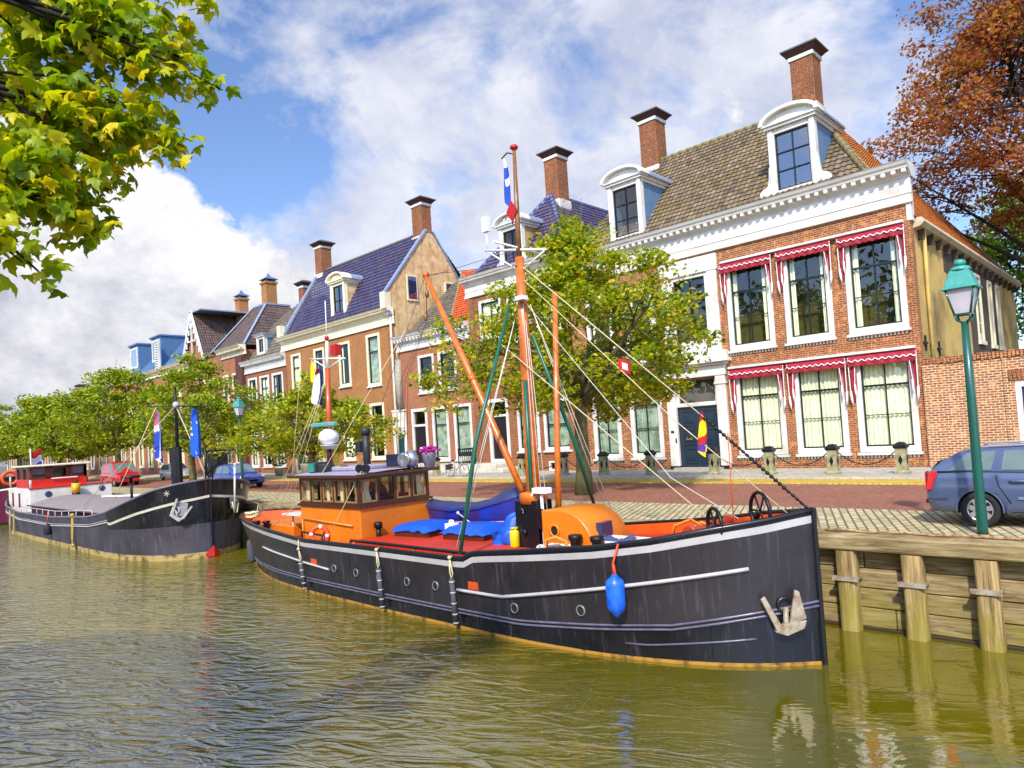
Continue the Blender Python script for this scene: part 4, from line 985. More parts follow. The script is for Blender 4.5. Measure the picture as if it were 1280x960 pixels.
capped(H, -48.6, 25.0, .82, 12.0, 14.6); capped(H, -53.2, 25.0, .74, 11.5, 14.2)

# ------------------------------------------------------------------ seventh house: zinc-blue mansard with box dormers
H = thing('town_house', 'house with blue zinc mansard roof and two box dormers behind the tree row', 'house', (-62.5,YF,0))
U7 = [(-58.5-2.3*k,-57.3-2.3*k,4.6,7.0) for k in range(6)]; L7 = [(-58.5-2.3*k,-57.3-2.3*k,.7,3.4) for k in range(6)]
house_shell(H, -70.2, -55.4, 8.8, U7+L7, 'brick_pink', 9)
for a in U7+L7: window(H, *a, cols=1, fw=.16, bars=((.66,.05),), curtain='curtain_cream', frame='cream_paint')
cornice(H, -70.2, -55.4, 8.95, .6, proj=.5, paint='cornice_cream', dentils=False)
m = MB(); m.quad((-70.2,21.5,8.95),(-55.4,21.5,8.95),(-56.2,24.0,11.8),(-69.5,24.0,11.8)); m.quad((-55.4,21.5,8.95),(-55.4,30,8.95),(-56.2,28,11.8),(-56.2,24,11.8)); m.quad((-70.2,21.5,8.95),(-69.5,24,11.8),(-69.5,28,11.8),(-70.2,30,8.95)); m.quad((-56.2,24,11.8),(-56.2,28,11.8),(-69.5,28,11.8),(-69.5,24,11.8))
x = -69.6
while x < -56.2: m.beam((x,21.6,9.05),(x+.02,24.0,11.83),.05,.05); x += .55
m.build('roof', M['zinc_blue'], H, recalc=False)
for xc, wd in ((-62.8,2.2),(-68.3,2.2)):
    m = MB(); m.box(xc-wd/2,xc+wd/2,21.75,25.5,9.3,11.75); m.box(xc-wd/2-.12,xc+wd/2+.12,21.6,25.6,11.752,11.9); d = m.build('dormer', M['zinc_blue'], H, bevel=.02)
    m = MB(); ring(m, xc-wd/2+.2, xc+wd/2-.2, 9.7, 11.55, .16, 21.70, 21.76); m.build('window_frame', M['white_paint'], d)
    m = MB(); m.quad((xc-wd/2+.3,21.735,9.8),(xc+wd/2-.3,21.735,9.8),(xc+wd/2-.3,21.735,11.45),(xc-wd/2+.3,21.735,11.45)); m.build('pane', M['glass_blue'], d, recalc=False)
m = MB()
for k in range(12): m.box(-61.3,-60.7,21.1,21.25,8.9+.2*k,9.0+.2*k)
m.box(-61.35,-61.3,21.1,21.3,8.8,11.3); m.box(-60.7,-60.65,21.1,21.3,8.8,11.3); m.build('fire_ladder', M['white_paint'], H)
chimney(H, -57.4, 24.0, .8, .76, 10.6, 13.0)
# ------------------------------------------------------------------ further down the street, seen between the tree trunks
def far_house(x0, x1, z, wall, roofm, label, nwin, cap=False):
    H = thing('town_house', label, 'house', ((x0+x1)/2,YF,0)); st = (x1-x0-.6)/nwin
    U = [(x0+.5+st*k, x0+.5+st*k+st*.55, z*.52, z*.84) for k in range(nwin)]; L = [(x0+.5+st*k, x0+.5+st*k+st*.55, .7, z*.40) for k in range(nwin)]
    house_shell(H, x0, x1, z, U+L, wall, 9)
    for a in U+L: window(H, *a, cols=2, fw=.14, bars=((.66,.05),), curtain='curtain_cream')
    cornice(H, x0, x1, z+.2, .6, proj=.45, dentils=False)
    m = MB(); xm = (x0+x1)/2
    m.quad((x0,21.6,z+.1),(x1,21.6,z+.1),(x1-1,25.5,z+3.4),(x0+1,25.5,z+3.4)); m.quad((x1,21.6,z+.1),(x1,29.5,z+.1),(x1-1,25.5,z+3.4),(x1-1,25.5,z+3.4)); m.quad((x0,29.5,z+.1),(x0,21.6,z+.1),(x0+1,25.5,z+3.4),(x0+1,25.5,z+3.4)); m.quad((x1,29.5,z+.1),(x0,29.5,z+.1),(x0+1,25.5,z+3.4),(x1-1,25.5,z+3.4))
    m.build('roof', M[roofm], H, recalc=False)
    chimney(H, xm, 25.3, 1.0, 1.0, z+2.8, z+4.6)
far_house(-80, -70.2, 7.4, 'brick_tan', 'tile_orange2', 'tan brick house with orange tiles, next beyond the blue mansard', 4)
far_house(-92, -80, 7.0, 'brick_red', 'tile_brown', 'red brick house with brown tiles, second beyond the blue mansard', 5)
far_house(-106, -92, 6.6, 'brick_pink', 'tile_grey', 'pink brick house with grey tiles, third beyond the blue mansard', 5)
far_house(-124, -106, 6.0, 'brick_tan', 'tile_brown', 'tan brick house with brown tiles, last of the visible row', 6)
# ------------------------------------------------------------------ boats
def smooth(a, n=3):
    a = np.array(a, float)
    for _ in range(n):
        b = a.copy(); b[1:-1] = (a[:-2]+2*a[1:-1]+a[2:])/4; a = b
    return a
class Hull:
    def __init__(s, st, yc, n=80, sm=3, zexp=1.2):
        st = sorted(st, key=lambda q: -q[0]); X = [q[0] for q in st]
        u = np.linspace(0, 1, n); u = .5*(u + .5*(1-np.cos(np.pi*u))); xs = X[0] + (X[-1]-X[0])*u
        f = lambda k: smooth(np.interp(-xs, [-x for x in X], [q[k] for q in st]), sm)
        s.xs = xs; s.hb = f(1); s.zr = np.interp(-xs, [-x for x in X], [q[2] for q in st]); s.hw = f(3); s.yc = yc; s.e = zexp; s.n = n
    def at(s, x, z, side=-1, out=0.0):
        hb = np.interp(-x, -s.xs, s.hb); hw = np.interp(-x, -s.xs, s.hw); zr = np.interp(-x, -s.xs, s.zr)
        t_ = max(0, (z-WZ)/(zr-WZ)); y = hw + (hb-hw)*t_**s.e
        return Vector((x, s.yc + side*(y+out), z))
    def z(s, x): return float(np.interp(-x, -s.xs, s.zr))
    def line(s, fz, out=0.0, x0=None, x1=None, side=-1):
        return [s.at(x, fz(x), side, out) for x in s.xs if (x0 is None or x <= x0) and (x1 is None or x >= x1)]
    def loop(s, fz, out=0.0):
        return s.line(fz, out) + s.line(fz, out, side=1)[::-1]
    def surface(s, levels, mif):
        m = MB(); rows = [s.loop(fz) for fz in levels]; xs = list(s.xs)+list(s.xs[::-1])
        m.grid(rows, 0, True, True, lambda i, j: mif(i, xs[j])); return m

# ================= the main barge: black hull, orange wheelhouse and mast
BA = thing('motor_barge', 'black hulled motor barge with orange wheelhouse, orange mast and red deck at the quay', 'boat', (-11,8.7,WZ))
hA = Hull([(-3.37,.03,.54,.02),(-3.52,.20,.51,.14),(-3.8,.50,.45,.40),(-4.3,.85,.37,.72),(-5.0,1.16,.24,1.0),(-5.8,1.36,.13,1.22),(-7,1.44,.01,1.35),(-8.05,1.45,-.09,1.36),(-8.3,1.45,-.20,1.36),(-10.5,1.45,-.20,1.35),(-13.3,1.44,-.21,1.27),(-15,1.36,-.10,1.10),(-16.3,1.18,-.03,.82),(-17.4,.86,.01,.45),(-18.0,.55,.02,.15),(-18.42,.25,.02,.02),(-18.55,.02,.02,.005)], 8.7, 90)
kn = lambda x: max(-1.08, -.60 - .30*(-3.3-x)/1.6 if x > -5.0 else -.90 - .17*min(1, (-5.0-x)/2.2)) if x > -14 else -1.07 - .0*(x)
kn2 = lambda x: kn(x)+.05
lv = [lambda x: hA.z(x), lambda x: hA.z(x)-.035, lambda x: hA.z(x)-.05, lambda x: hA.z(x)-.125, lambda x: hA.z(x)-.14, lambda x: (hA.z(x)-.18)*.5+kn(x)*.5, kn, lambda x: WZ+.062, lambda x: WZ+.044, lambda x: WZ, lambda x: WZ-.45]
bands = [0, 0, 1, 1, 2, 2, 3, 3, 4, 4]
hull = hA.surface(lv, lambda i, x: bands[i]).build('hull', [M['rail_black'], M['strake_grey'], M['hull_dark'], M['hull_black'], M['boot_yellow']], BA)
m = MB(); L = hA.line(lambda x: hA.z(x)+.012, -.01); L2 = hA.line(lambda x: hA.z(x)+.012, -.01, side=1)
m.tube(L, .032, 8); m.tube(L2, .032, 8); m.build('gunwale', M['rail_black'], BA)
m = MB(); m.beam((-3.37,8.7,-1.75),(-3.37,8.7,.58),.07,.08); m.build('stem', M['rail_black'], BA, bevel=.02)
m = MB()
for o_ in (0, .055): m.tube(hA.line(lambda x: kn(x)+o_, .012, x1=-17.6), .018, 6)
m.tube(hA.line(lambda x: -1.12+.42*max(0,(x+5.2)/1.9)*.5, .006, x0=-3.9, x1=-5.6), .014, 6)
m.build('rubbing_strake', MT('strake_lilac','686478',.25,var=.5,vscale=5), BA)
m = MB(); m.tube(hA.line(lambda x: -.70+max(0,(x+7.5))*.165, .02, x0=-3.95, x1=-8.65), .026, 8); m.tube(hA.line(lambda x: -.74+max(0,(-12.4-x))*.06, .02, x0=-12.35, x1=-15.6), .022, 8)
m.build_each('belting', M['strake_grey'], BA)
for x, z in ((-12.17,-.70),(-11.39,-.71),(-10.63,-.72),(-9.80,-.71),(-9.03,-.70),(-7.26,-.84),(-6.08,-.74)):
    p = hA.at(x, z, -1, .012)
    m = MB(); m.lathe(p, [(.076,-.02),(.076,.010),(.062,.014),(.058,-.015)], 18, 0, (0,-1,0)); ph = m.build('porthole', MT('ring_steel','8c8a90',.35,metal=.3,var=.4), BA)
    m = MB(); m.lathe(p, [(.060,-.01),(.060,.004)], 16, 0, (0,-1,0)); m.build('pane', M['room_dark'], ph)
for x, z in ((-12.94,-.64),(-8.11,-.60)):
    p = hA.at(x, z, -1, .006); m = MB(); m.box(x-.11,x+.11,p.y-.006,p.y+.02,z-.06,z+.06); m.build('orange_panel', MT('panel_orange','d8501a',.5), BA)
# decks and bulwark lining
m = MB()
zd = lambda x: -.40 if x < -7.6 else min(.22, -.22 + (x+7.6)*.10)
a = hA.line(lambda x: min(zd(x), hA.z(x)-.05), -.03); b = hA.line(lambda x: min(zd(x), hA.z(x)-.05), -.03, side=1)
m.grid([a, b], 0, False); m.build('deck', M['deck_red'], BA)
m = MB()
for sd_ in (-1, 1):
    m.grid([hA.line(lambda x: hA.z(x), -.035, side=sd_), hA.line(lambda x: min(zd(x), hA.z(x)-.05), -.035, side=sd_)], 0, True)
m.build('bulwark_lining', MT('lining_orange','d9560f',.5,var=.25,vscale=3), BA)
m = MB(); m.box(-12.05,-7.55,7.72,9.72,-.41,-.205); m.build('cabin_top', M['deck_red'], BA, bevel=.03)
m = MB(); pts = [(-11.8+.5*i, 7.50, -.16) for i in range(8)]; m.tube([(-11.9,7.50,-.40)]+pts+[(-8.25,7.48,-.16)], .03, 8)
for p in pts[::2]: m.tube([p, (p[0],p[1],-.42)], .02, 6)
m.build('deck_rail', M['rail_black'], BA)
# wheelhouse
x0, x1, y0, y1 = -14.42, -12.06, 7.9, 9.72
m = MB(); m.box(x0,x1,y0,y1,-.41,.42)
wh = m.build('wheelhouse', M['orange_paint'], BA, bevel=.02)
m = MB(); m.box(x0-.05,x1+.05,y0-.05,y1+.05,.40,.455)
def posts(m, x0, x1, y0, y1, z0, z1, nx, ny, w_=.045):
    for i in range(nx+1):
        xx = x0+(x1-x0)*i/nx
        for yy in (y0, y1): m.box(xx-w_/2,xx+w_/2,yy-w_/2,yy+w_/2,z0,z1)
    for i in range(1, ny):
        yy = y0+(y1-y0)*i/ny
        for xx in (x0, x1): m.box(xx-w_/2,xx+w_/2,yy-w_/2,yy+w_/2,z0,z1)
posts(m, x0+.03, x1-.03, y0+.03, y1-.03, .45, 1.02, 5, 4, .062)
for yy in (y0+.03, y1-.03): m.box(x0,x1,yy-.032,yy+.032,.452,.50); m.box(x0,x1,yy-.032,yy+.032,.975,1.03)
for xx in (x0+.03, x1-.03): m.box(xx-.032,xx+.032,y0,y1,.452,.50); m.box(xx-.032,xx+.032,y0,y1,.975,1.03)
fr = m.build('window_frame', M['mahogany'], wh, bevel=.006)
for i in range(5):
    a = x0+.06+(x1-x0-.12)*i/5+.035; b = x0+.06+(x1-x0-.12)*(i+1)/5-.035
    for yy in (y0+.012, y1-.012): m = MB(); ring(m, a, b, .50, .975, .03, yy-.012, yy+.012); m.build('window_bead', M['wood_frame'], wh)
for i in (0, 2, 3):
    a = y0+.06+(y1-y0-.12)*i/4+.035; b = y0+.06+(y1-y0-.12)*(i+1)/4-.035; xx = x1-.012; m = MB()
    m.box(xx-.012,xx+.012,a,a+.03,.50,.975); m.box(xx-.012,xx+.012,b-.03,b,.50,.975); m.box(xx-.012,xx+.012,a+.03,b-.03,.50,.53); m.box(xx-.012,xx+.012,a+.03,b-.03,.945,.975)
    m.build('window_bead', M['wood_frame'], wh)
m = MB(); m.quad((x0,y0+.03,.5),(x1,y0+.03,.5),(x1,y0+.03,.98),(x0,y0+.03,.98)); m.quad((x0,y1-.03,.5),(x1,y1-.03,.5),(x1,y1-.03,.98),(x0,y1-.03,.98)); m.quad((x1-.03,y0,.5),(x1-.03,y1,.5),(x1-.03,y1,.98),(x1-.03,y0,.98)); m.quad((x0+.03,y0,.5),(x0+.03,y1,.5),(x0+.03,y1,.98),(x0+.03,y0,.98))
m.build('pane', M['glass_dark'], wh, recalc=False)
for x_, y_, dx, dy in ((-14.3,8.0,.26,0),(-13.45,8.0,.14,0),(-12.9,8.0,.16,0),(-12.16,8.05,0,.22),(-12.16,9.45,0,.18),(-14.3,9.6,.3,0)):
    m = MB(); n = 12; m.grid([[(x_+dx*i/n*(1-.35*(k==1)) + (.015*math.sin(i*1.6) if dx == 0 else 0), y_+dy*i/n*(1-.35*(k==1)) + (.015*math.sin(i*1.6) if dy == 0 else 0), .98-.46*k/2) for i in range(n+1)] for k in range(3)], 0, True); m.build('curtain', M['curtain_cream'], wh, recalc=False)
m = MB(); m.box(-12.5,-12.3,8.5,9.3,.40,.58); m.lathe((-12.62,8.8,.62), [(.18,0),(.20,.012),(.18,.024)], 18, 0, (1,0,.2)); m.box(-12.35,-12.2,8.35,8.5,.75,.88,1); m.build('helm', [M['mahogany_red'], M['red_paint']], wh)
m = MB(); n = 8; rows = []
for i in range(n+1):
    yy = y0-.17+(y1-y0+.34)*i/n; zz = 1.075+.05*math.sin(math.pi*i/n); rows.append([(x0-.18,yy,zz),(x1+.16,yy,zz)])
m.grid(rows, 0, True); m.build('roof', M['roof_felt'], wh)
m = MB(); m.box(x0-.2,x1+.18,y0-.19,y0-.13,1.02,1.085); m.box(x0-.2,x1+.18,y1+.13,y1+.19,1.02,1.085); m.box(x0-.2,x0-.14,y0-.13,y1+.13,1.02,1.09); m.box(x1+.12,x1+.18,y0-.13,y1+.13,1.02,1.09); m.box(x0-.14,x1+.12,y0-.13,y1+.13,1.025,1.045)
m.build('roof_edge', M['mahogany'], wh, bevel=.012)
m = MB(); m.box(x0+.25,x1-.9,8.4,9.3,1.11,1.22); m.build('roof_hatch', M['roof_felt'], wh, bevel=.03)
m = MB(); m.tube([(x0+.15,y0-.05,.13),(x1-.25,y0-.05,.05)], .014, 6); m.tube([(x0+.15,y0-.05,.13),(x0+.15,y0-.05,-.38)], .012, 6); m.tube([(x1-.25,y0-.05,.05),(x1-.25,y0,.05)], .012, 6); m.build('grab_rail', MT('rail_orange','e09a50',.4), wh)
m = MB(); m.tube([(-13.9,7.62,-.4),(-13.9,7.62,-.12),(-13.0,7.62,-.16),(-13.0,7.62,-.4)], .022, 6); m.build('deck_hoop', M['rail_black'], BA)
m = MB(); m.tube([(-11.95,8.25,-.3),(-11.95,8.25,-.02)], .05, 10); m.lathe((-11.95,8.25,-.03), [(.085,0),(.085,.10),(.06,.12)], 12); m.build('vent_pipe', M['iron_black'], BA)
# roof clutter of the wheelhouse
m = MB(); m.box(-14.45,-14.15,8.15,8.5,1.10,1.34); m.box(-14.15,-13.85,8.2,8.5,1.10,1.30); b_ = m.build('signal_box', M['plastic_dark'], wh, bevel=.03)
m = MB(); m.box(-14.44,-14.16,8.142,8.149,1.13,1.32); m.build('green_lens', MT('lens_green','2f8a72',.2), b_)
m = MB(); m.box(-13.62,-13.45,8.45,8.6,1.11,1.24); m.build('roof_box', M['plastic_dark'], wh, bevel=.02)
m = MB(); m.tube([(-13.55,9.15,1.1),(-13.55,9.15,1.95)], .085, 12); m.lathe((-13.55,9.15,1.9), [(.11,0),(.11,.13),(.08,.15)], 12); m.box(-13.85,-13.66,9.05,9.2,1.5,1.75); m.build('exhaust_stack', M['plastic_dark'], wh)
m = MB(); m.box(-12.95,-12.35,9.25,9.32,1.14,1.42); m.build('solar_panel', MT('panel_navy','20243c',.25,var=.2), wh)
m = MB(); m.tube([(-12.1,9.45,1.1),(-12.1,9.45,1.42)], .02, 8); m.lathe((-12.1,9.45,1.38), [(.05,0),(.05,.1)], 10); m.build('aerial', M['iron_black'], wh)
m = MB(); m.ball((-11.98,9.2,1.30), .20, 14, 0, (1,.8,1)); m.lathe((-11.98,9.03,1.30), [(.15,0),(.16,.05),(.10,.05),(.02,.02)], 16, 0, (.3,-1,0)); m.tube([(-11.98,9.2,1.07),(-11.98,9.2,1.15)], .06, 8)
m.build('cowl_vent', M['steel'], wh)
for x_ in (-12.15, -11.93): m = MB(); m.lathe((x_,8.02,1.20), [(.03,-.10),(.085,-.02),(.09,.03),(.08,.035)], 12, 0, (.55,-.8,0)); m.tube([(x_,8.06,1.06),(x_,8.06,1.17)], .015, 6); m.build('floodlight', M['iron_black'], wh)
# after deck: orange trunk and table
m = MB(); m.box(-16.9,-15.2,8.1,9.3,-.41,-.12); m.build('after_trunk', M['orange_paint'], BA, bevel=.03)
m = MB(); m.box(-15.4,-14.55,7.95,8.35,.14,.18); m.tube([(-14.75,8.15,-.4),(-14.75,8.15,.15)], .025, 6); m.tube([(-15.25,8.15,-.4),(-15.25,8.15,.15)], .025, 6); m.build('side_table', M['white_paint'], BA)
for x_, y_ in ((-16.6,7.9),(-16.3,8.0)): m = MB(); m.lathe((x_,y_,-.40), [(.09,0),(.06,.05),(.06,.28),(.10,.33),(.09,.36)], 12); m.build('stern_bollard', M['iron_black'], BA)
# hatches under blue tarpaulins
def tarped(nm, cx, cy, w_, d_, ang):
    ca, sa = math.cos(ang), math.sin(ang); T = lambda u, v, z: (cx+u*ca-v*sa, cy+u*sa+v*ca, z)
    m = MB(); P = [(-w_/2,-d_/2),(w_/2,-d_/2),(w_/2,d_/2),(-w_/2,d_/2)]
    m.prism([T(u, v, -.21) for u, v in P], (0,0,.13)); h = m.build(nm, M['mahogany'], BA, bevel=.015)
    m = MB(); n = 14; rows = []; rr = random.Random(int(cx*10))
    for i in range(n+1):
        row = []
        for j in range(n+1):
            u = (i/n-.5)*(w_+.10); v = (j/n-.5)*(d_+.10); e = min(i, j, n-i, n-j)
            z = -.085 if e == 0 else (-.03 if e == 1 else .015+.04*math.sin(math.pi*i/n)*math.sin(math.pi*j/n)) + rr.uniform(-.008,.008)
            row.append(T(u, v, z + (rr.uniform(-.03,.015) if e == 0 else 0)))
        rows.append(row)
    m.grid(rows, 0, True); m.build('tarpaulin', M['tarp_blue'], h); return h
tarped('deck_hatch', -11.25, 8.95, .95, .95, .12); tarped('deck_hatch', -9.85, 9.05, 1.0, .9, .12)
m = MB(); rows = []
prof = [(.40,0),(.39,.05),(.38,.12),(.36,.19),(.33,.26),(.31,.32),(.26,.38),(.20,.43),(.12,.47),(.05,.49),(.0,.50)]
for r_, z_ in prof:
    row = []
    for k in range(44):
        t_ = 2*math.pi*k/44; p = Vector((math.cos(t_)*2.2, math.sin(t_)*2.2, z_*9)); n1 = mnoise.noise(p*1.1); n2 = abs(mnoise.noise(p*2.3+Vector((5,1,2))))
        q = r_*(1+.40*n1-.26*n2); row.append((-8.75+q*math.cos(t_)*1.05+z_*.35, 8.85+q*.85*math.sin(t_)+z_*.15, -.205+z_*(.92+.35*mnoise.noise(p*.6)) + (.02*math.sin(k*1.7) if 0 < z_ < .1 else 0)))
    rows.append(row)
m.grid(rows, 0, True, True); m.build('covered_winch', M['tarp_blue'], BA)
m = MB(); m.box(-10.42,-10.2,8.72,8.90,-.205,.06); m.tube([(-10.38,8.81,.06),(-10.36,8.81,.11),(-10.27,8.81,.11),(-10.25,8.81,.06)], .02, 6); m.lathe((-10.25,8.76,.06), [(.03,0),(.03,.03)], 8)
tag(m.build('jerrycan', M['white_plastic'], loc=(-10.31,8.81,-.205), bevel=.03, seg=2), 'white plastic jerrycan standing between two blue covered hatches on the barge', 'jerrycan')
m = MB(); m.lathe((-8.28,8.45,-.205), [(.075,0),(.085,.02),(.085,.24),(.07,.28),(.03,.30),(.03,.34)], 14); gs = m.build('gas_bottle', M['yellow_paint'], loc=(-8.28,8.45,-.205)); tag(gs, 'small yellow gas bottle standing at the foot of the orange mast', 'gas bottle')
m = MB(); m.tube([(-8.28+.06*math.cos(t_),8.45+.06*math.sin(t_),.12) for t_ in np.linspace(0, 5.5, 12)], .012, 6); m.build('valve_guard', M['yellow_paint'], gs)
# tabernacle, mast, gaff, derrick
MX, MY = -8.02, 8.7
m = MB(); m.box(MX-.27,MX+.24,MY-.20,MY-.08,-.41,.58); m.box(MX-.27,MX+.24,MY+.08,MY+.20,-.41,.58); m.box(MX-.27,MX-.15,MY-.08,MY+.08,-.41,.4)
m.lathe((MX-.1,MY-.20,.42), [(.06,0),(.06,.03),(.03,.04)], 10, 0, (0,-1,0)); m.lathe((MX-.05,MY-.20,.05), [(.05,0),(.05,.05)], 10, 0, (0,-1,0)); m.build('tabernacle', M['rail_black'], BA, bevel=.015)
m = MB(); m.tube([(MX,MY,-.3),(MX+.02,MY,1.5),(MX+.03,MY,3.2),(MX+.03,MY,4.72)], [.125,.115,.095,.075], 16)
for z in (.62, 2.6, 3.55, 4.55): m.lathe((MX+.02,MY,z), [(.134-.012*z,0),(.134-.012*z,.05)], 16)
m.lathe((MX,MY,.52), [(.24,0),(.24,.16),(.2,.2)], 16); mast = m.build('mast', M['mast_orange'], BA)
m = MB(); m.tube([(MX+.08,MY-.13,.15),(MX+.09,MY-.12,2.6)], .035, 8); m.build('green_mast_stripe', M['green_spar'], mast)  # dark green strip running up the mast
m = MB(); m.tube([(MX+.03,MY,4.7),(MX+.04,MY,5.3),(MX+.07,MY,6.58)], [.05,.045,.03], 10); m.build('topmast', M['mast_varnish'], mast)
m = MB(); m.ball((MX+.07,MY,6.62), .075, 10, 0, (1,1,.7)); m.prism([(MX-.02,MY-.07,5.33),(MX+.11,MY-.07,5.52),(MX-.02,MY-.07,5.70),(MX-.15,MY-.07,5.52)][::1], (0,.02,0)); m.tube([(MX-.02,MY-.06,5.3),(MX-.02,MY-.06,5.7)], .012, 6); m.build('truck', M['red_paint'], mast)
m = MB(); m.tube([(-8.80,8.7,5.02),(-7.38,8.7,4.72)], .022, 8); m.tube([(-8.80,8.7,5.02),(MX,8.7,4.5)], .016, 6); m.tube([(-7.38,8.7,4.72),(MX,8.7,4.45)], .014, 6); m.tube([(MX+.03,8.1,4.9),(MX+.03,9.3,4.86)], .022, 8); m.tube([(-8.75,8.7,5.0),(-8.75,8.7,5.35)], .012, 6); m.box(-8.82,-8.68,8.66,8.74,5.35,5.62); m.build('crosstree', M['white_plastic'], mast)
m = MB(); m.tube([(MX+.07,MY,6.5),(MX-.1,MY,6.58),(MX-.24,MY-.0,6.52)], .012, 6); m.build('flag_bracket', M['iron_black'], mast)
m = MB(); m.box(MX+.05,MX+.22,MY-.2,MY-.06,3.95,4.02); m.build('deck_light', M['white_plastic'], mast)
m = MB(); m.box(-7.83,-7.52,8.45,8.62,.70,.80); m.tube([(-7.68,8.53,.8),(-7.68,8.53,-.4)], .03, 8); m.build('red_white_lamp', M['white_plastic'], BA, bevel=.02)
m = MB(); m.tube([(-7.70,8.95,.15),(-7.66,8.95,1.0),(-7.46,8.95,4.05)], [.055,.052,.045], 12); m.build('gaff', M['mast_orange'], BA)
m = MB(); m.tube([(-8.17,8.6,.72),(-8.6,8.62,1.5),(-9.4,8.68,2.9),(-10.57,8.75,4.92)], [.055,.066,.064,.048], 12); m.lathe((-9.3,8.67,2.72), [(.070,0),(.070,.12)], 12, 0, (-.48,.02,.87)); m.ball((-10.57,8.75,4.95), .075, 8); dk = m.build('derrick_boom', M['mast_orange'], BA)
m = MB()
for k, (dx, dz) in enumerate(((-.02,-.35),(-.10,-.80))): m.ball((-10.55+dx,8.75,4.92+dz), .07, 8, 0, (.7,.6,1.2))
m.tube([(-10.57,8.75,4.9),(-10.62,8.75,4.1)], .012, 6); m.build('pulley_block', M['mast_varnish'], dk)
# rigging
def rig(name, pts, r=.010, mt='rope_cream', sag=0):
    if len(pts) == 2 and sag: pts = cat_line(pts[0], pts[1], sag, 10)
    m = MB(); m.tube(pts, r*.72, 5); return m.build(name, M[mt], BA)
top = (MX+.03,MY,4.6); bow = (-3.42,8.7,.56)
rig('forestay', [top,(-4.75,8.7,1.78)], .014); rig('forestay', [(MX+.06,MY,4.35),(-5.2,8.72,1.75),(-3.7,8.72,.50)], .011)
m = MB(); A = Vector((-4.75,8.7,1.78)); B = Vector(bow); n = 26
for i in range(n):
    p = A.lerp(B, i/n); q = A.lerp(B, (i+.9)/n); r_ = .022 if 8 < i < 12 or i > 20 else .030; m.tube([p, p.lerp(q,.5), q], [.012, r_, .012], 6)
m.build('stay_chain', M['iron_black'], BA)
rig('halyard', [(-8.47,8.6,3.29),(-4.61,8.3,.48)], .013); rig('halyard', [(MX+.05,8.68,4.0),(-5.3,8.65,.95),(-4.3,8.6,.42)], .008, 'rope_white')
rig('jib_sheet', [(-4.36,8.6,1.55),(-4.37,8.6,.35)], .010, 'buoy_orange')
rig('topping_lift', [(-10.57,8.75,4.95),top], .008, 'wire_grey'); rig('topping_lift', [(-10.57,8.75,4.9),(MX,8.8,4.9)], .007, 'wire_grey')
for dx in (0, .05, .12): rig('tackle_line', [(-10.6,8.75,4.1),(-11.4-dx*2,8.8,2.95),(-11.6-dx*2,8.8,1.2)], .007, 'wire_grey')
rig('guy_line', [(-10.57,8.72,4.9),(-12.9,7.9,-.1)], .008, 'wire_grey'); rig('guy_line', [(-12.0,7.95,1.15),(-12.8,7.55,-.25)], .010); rig('guy_line', [(-11.0,8.5,3.9),(-14.0,7.95,.7),(-15.2,7.55,-.1)], .010)
m = MB(); m.tube([(-8.21,8.6,3.9),(-8.35,7.75,1.6),(-8.44,7.35,-.14)], [.025,.036,.032], 10); m.build('shroud_spar', M['green_spar'], BA)
m = MB(); m.tube([(-7.9,8.8,3.4),(-7.78,9.6,1.5),(-7.7,10.0,.2)], [.028,.038,.03], 10); m.build('shroud_spar', M['green_spar'], BA)
for dx in (-.08,-.16): rig('shroud', [(-8.12,8.6,3.6),(-8.40+dx,7.38,-.05)], .009, 'rope_white')
for dx in (.12,.25): rig('shroud', [(-7.9,8.8,3.9),(-7.55+dx,10.0,.1)], .009, 'rope_white')
for k in range(3): rig('halyard', [(MX+.12+.04*k,8.62,3.9-.3*k),(MX+.22+.12*k,8.55,-.2)], .007, 'rope_white')
rig('mooring_line', [hA.at(-16.6,.0,-1,0)+Vector((0,.3,.1)),(-20.0,9.6,.1),(-22.5,10.4,.03)], .012, 'rope_cream')
for x_ in (-15.4,-15.9,-16.3): rig('backstay', [(-14.45,8.75,3.3),(x_,8.1,.1)], .008)
rig('backstay', [(-15.67,8.8,3.77),(-15.9,8.4,.1)], .007)
# steering mast aft with radar dome and signals
m = MB(); m.tube([(-14.5,8.75,1.0),(-14.36,8.75,3.5)], [.075,.06], 12); am = m.build('signal_mast', MT('mast_redbrown','b8501a',.35,var=.3,coat=.2), BA)
m = MB(); m.tube([(-14.36,8.75,3.5),(-14.33,8.75,4.15)], [.05,.035], 10); m.tube([(-15.10,8.75,3.82),(-13.6,8.75,3.66)], .02, 6); m.tube([(-15.0,8.75,3.80),(-14.36,8.75,3.5)], .015, 6); m.tube([(-13.7,8.75,3.67),(-14.36,8.75,3.5)], .015, 6); m.tube([(-14.33,8.75,4.1),(-14.31,8.75,5.1)], .012, 6); m.build('crosstree', M['white_plastic'], am)
m = MB(); m.ball((-14.33,8.75,4.22), .06, 8); m.box(-14.12,-13.9,8.7,8.85,3.78,4.02); m.build('red_signal', M['red_paint'], am)
m = MB(); m.ball((-14.22,8.6,1.90), .24, 16, 0, (1,1,.80)); m.lathe((-14.22,8.6,1.62), [(.12,0),(.20,.08),(.22,.1)], 14); m.build('radar_dome', M['white_plastic'], am)
m = MB(); m.box(-14.85,-13.85,8.5,8.62,2.14,2.24); m.build('radar_scanner', M['teal_sign'], am, bevel=.02)
m = MB(); m.tube([(-14.3,8.6,1.1),(-14.2,8.6,1.65)], .03, 8); m.ball((-14.12,8.5,1.25), .09, 8); m.build('searchlight', M['iron_black'], am)
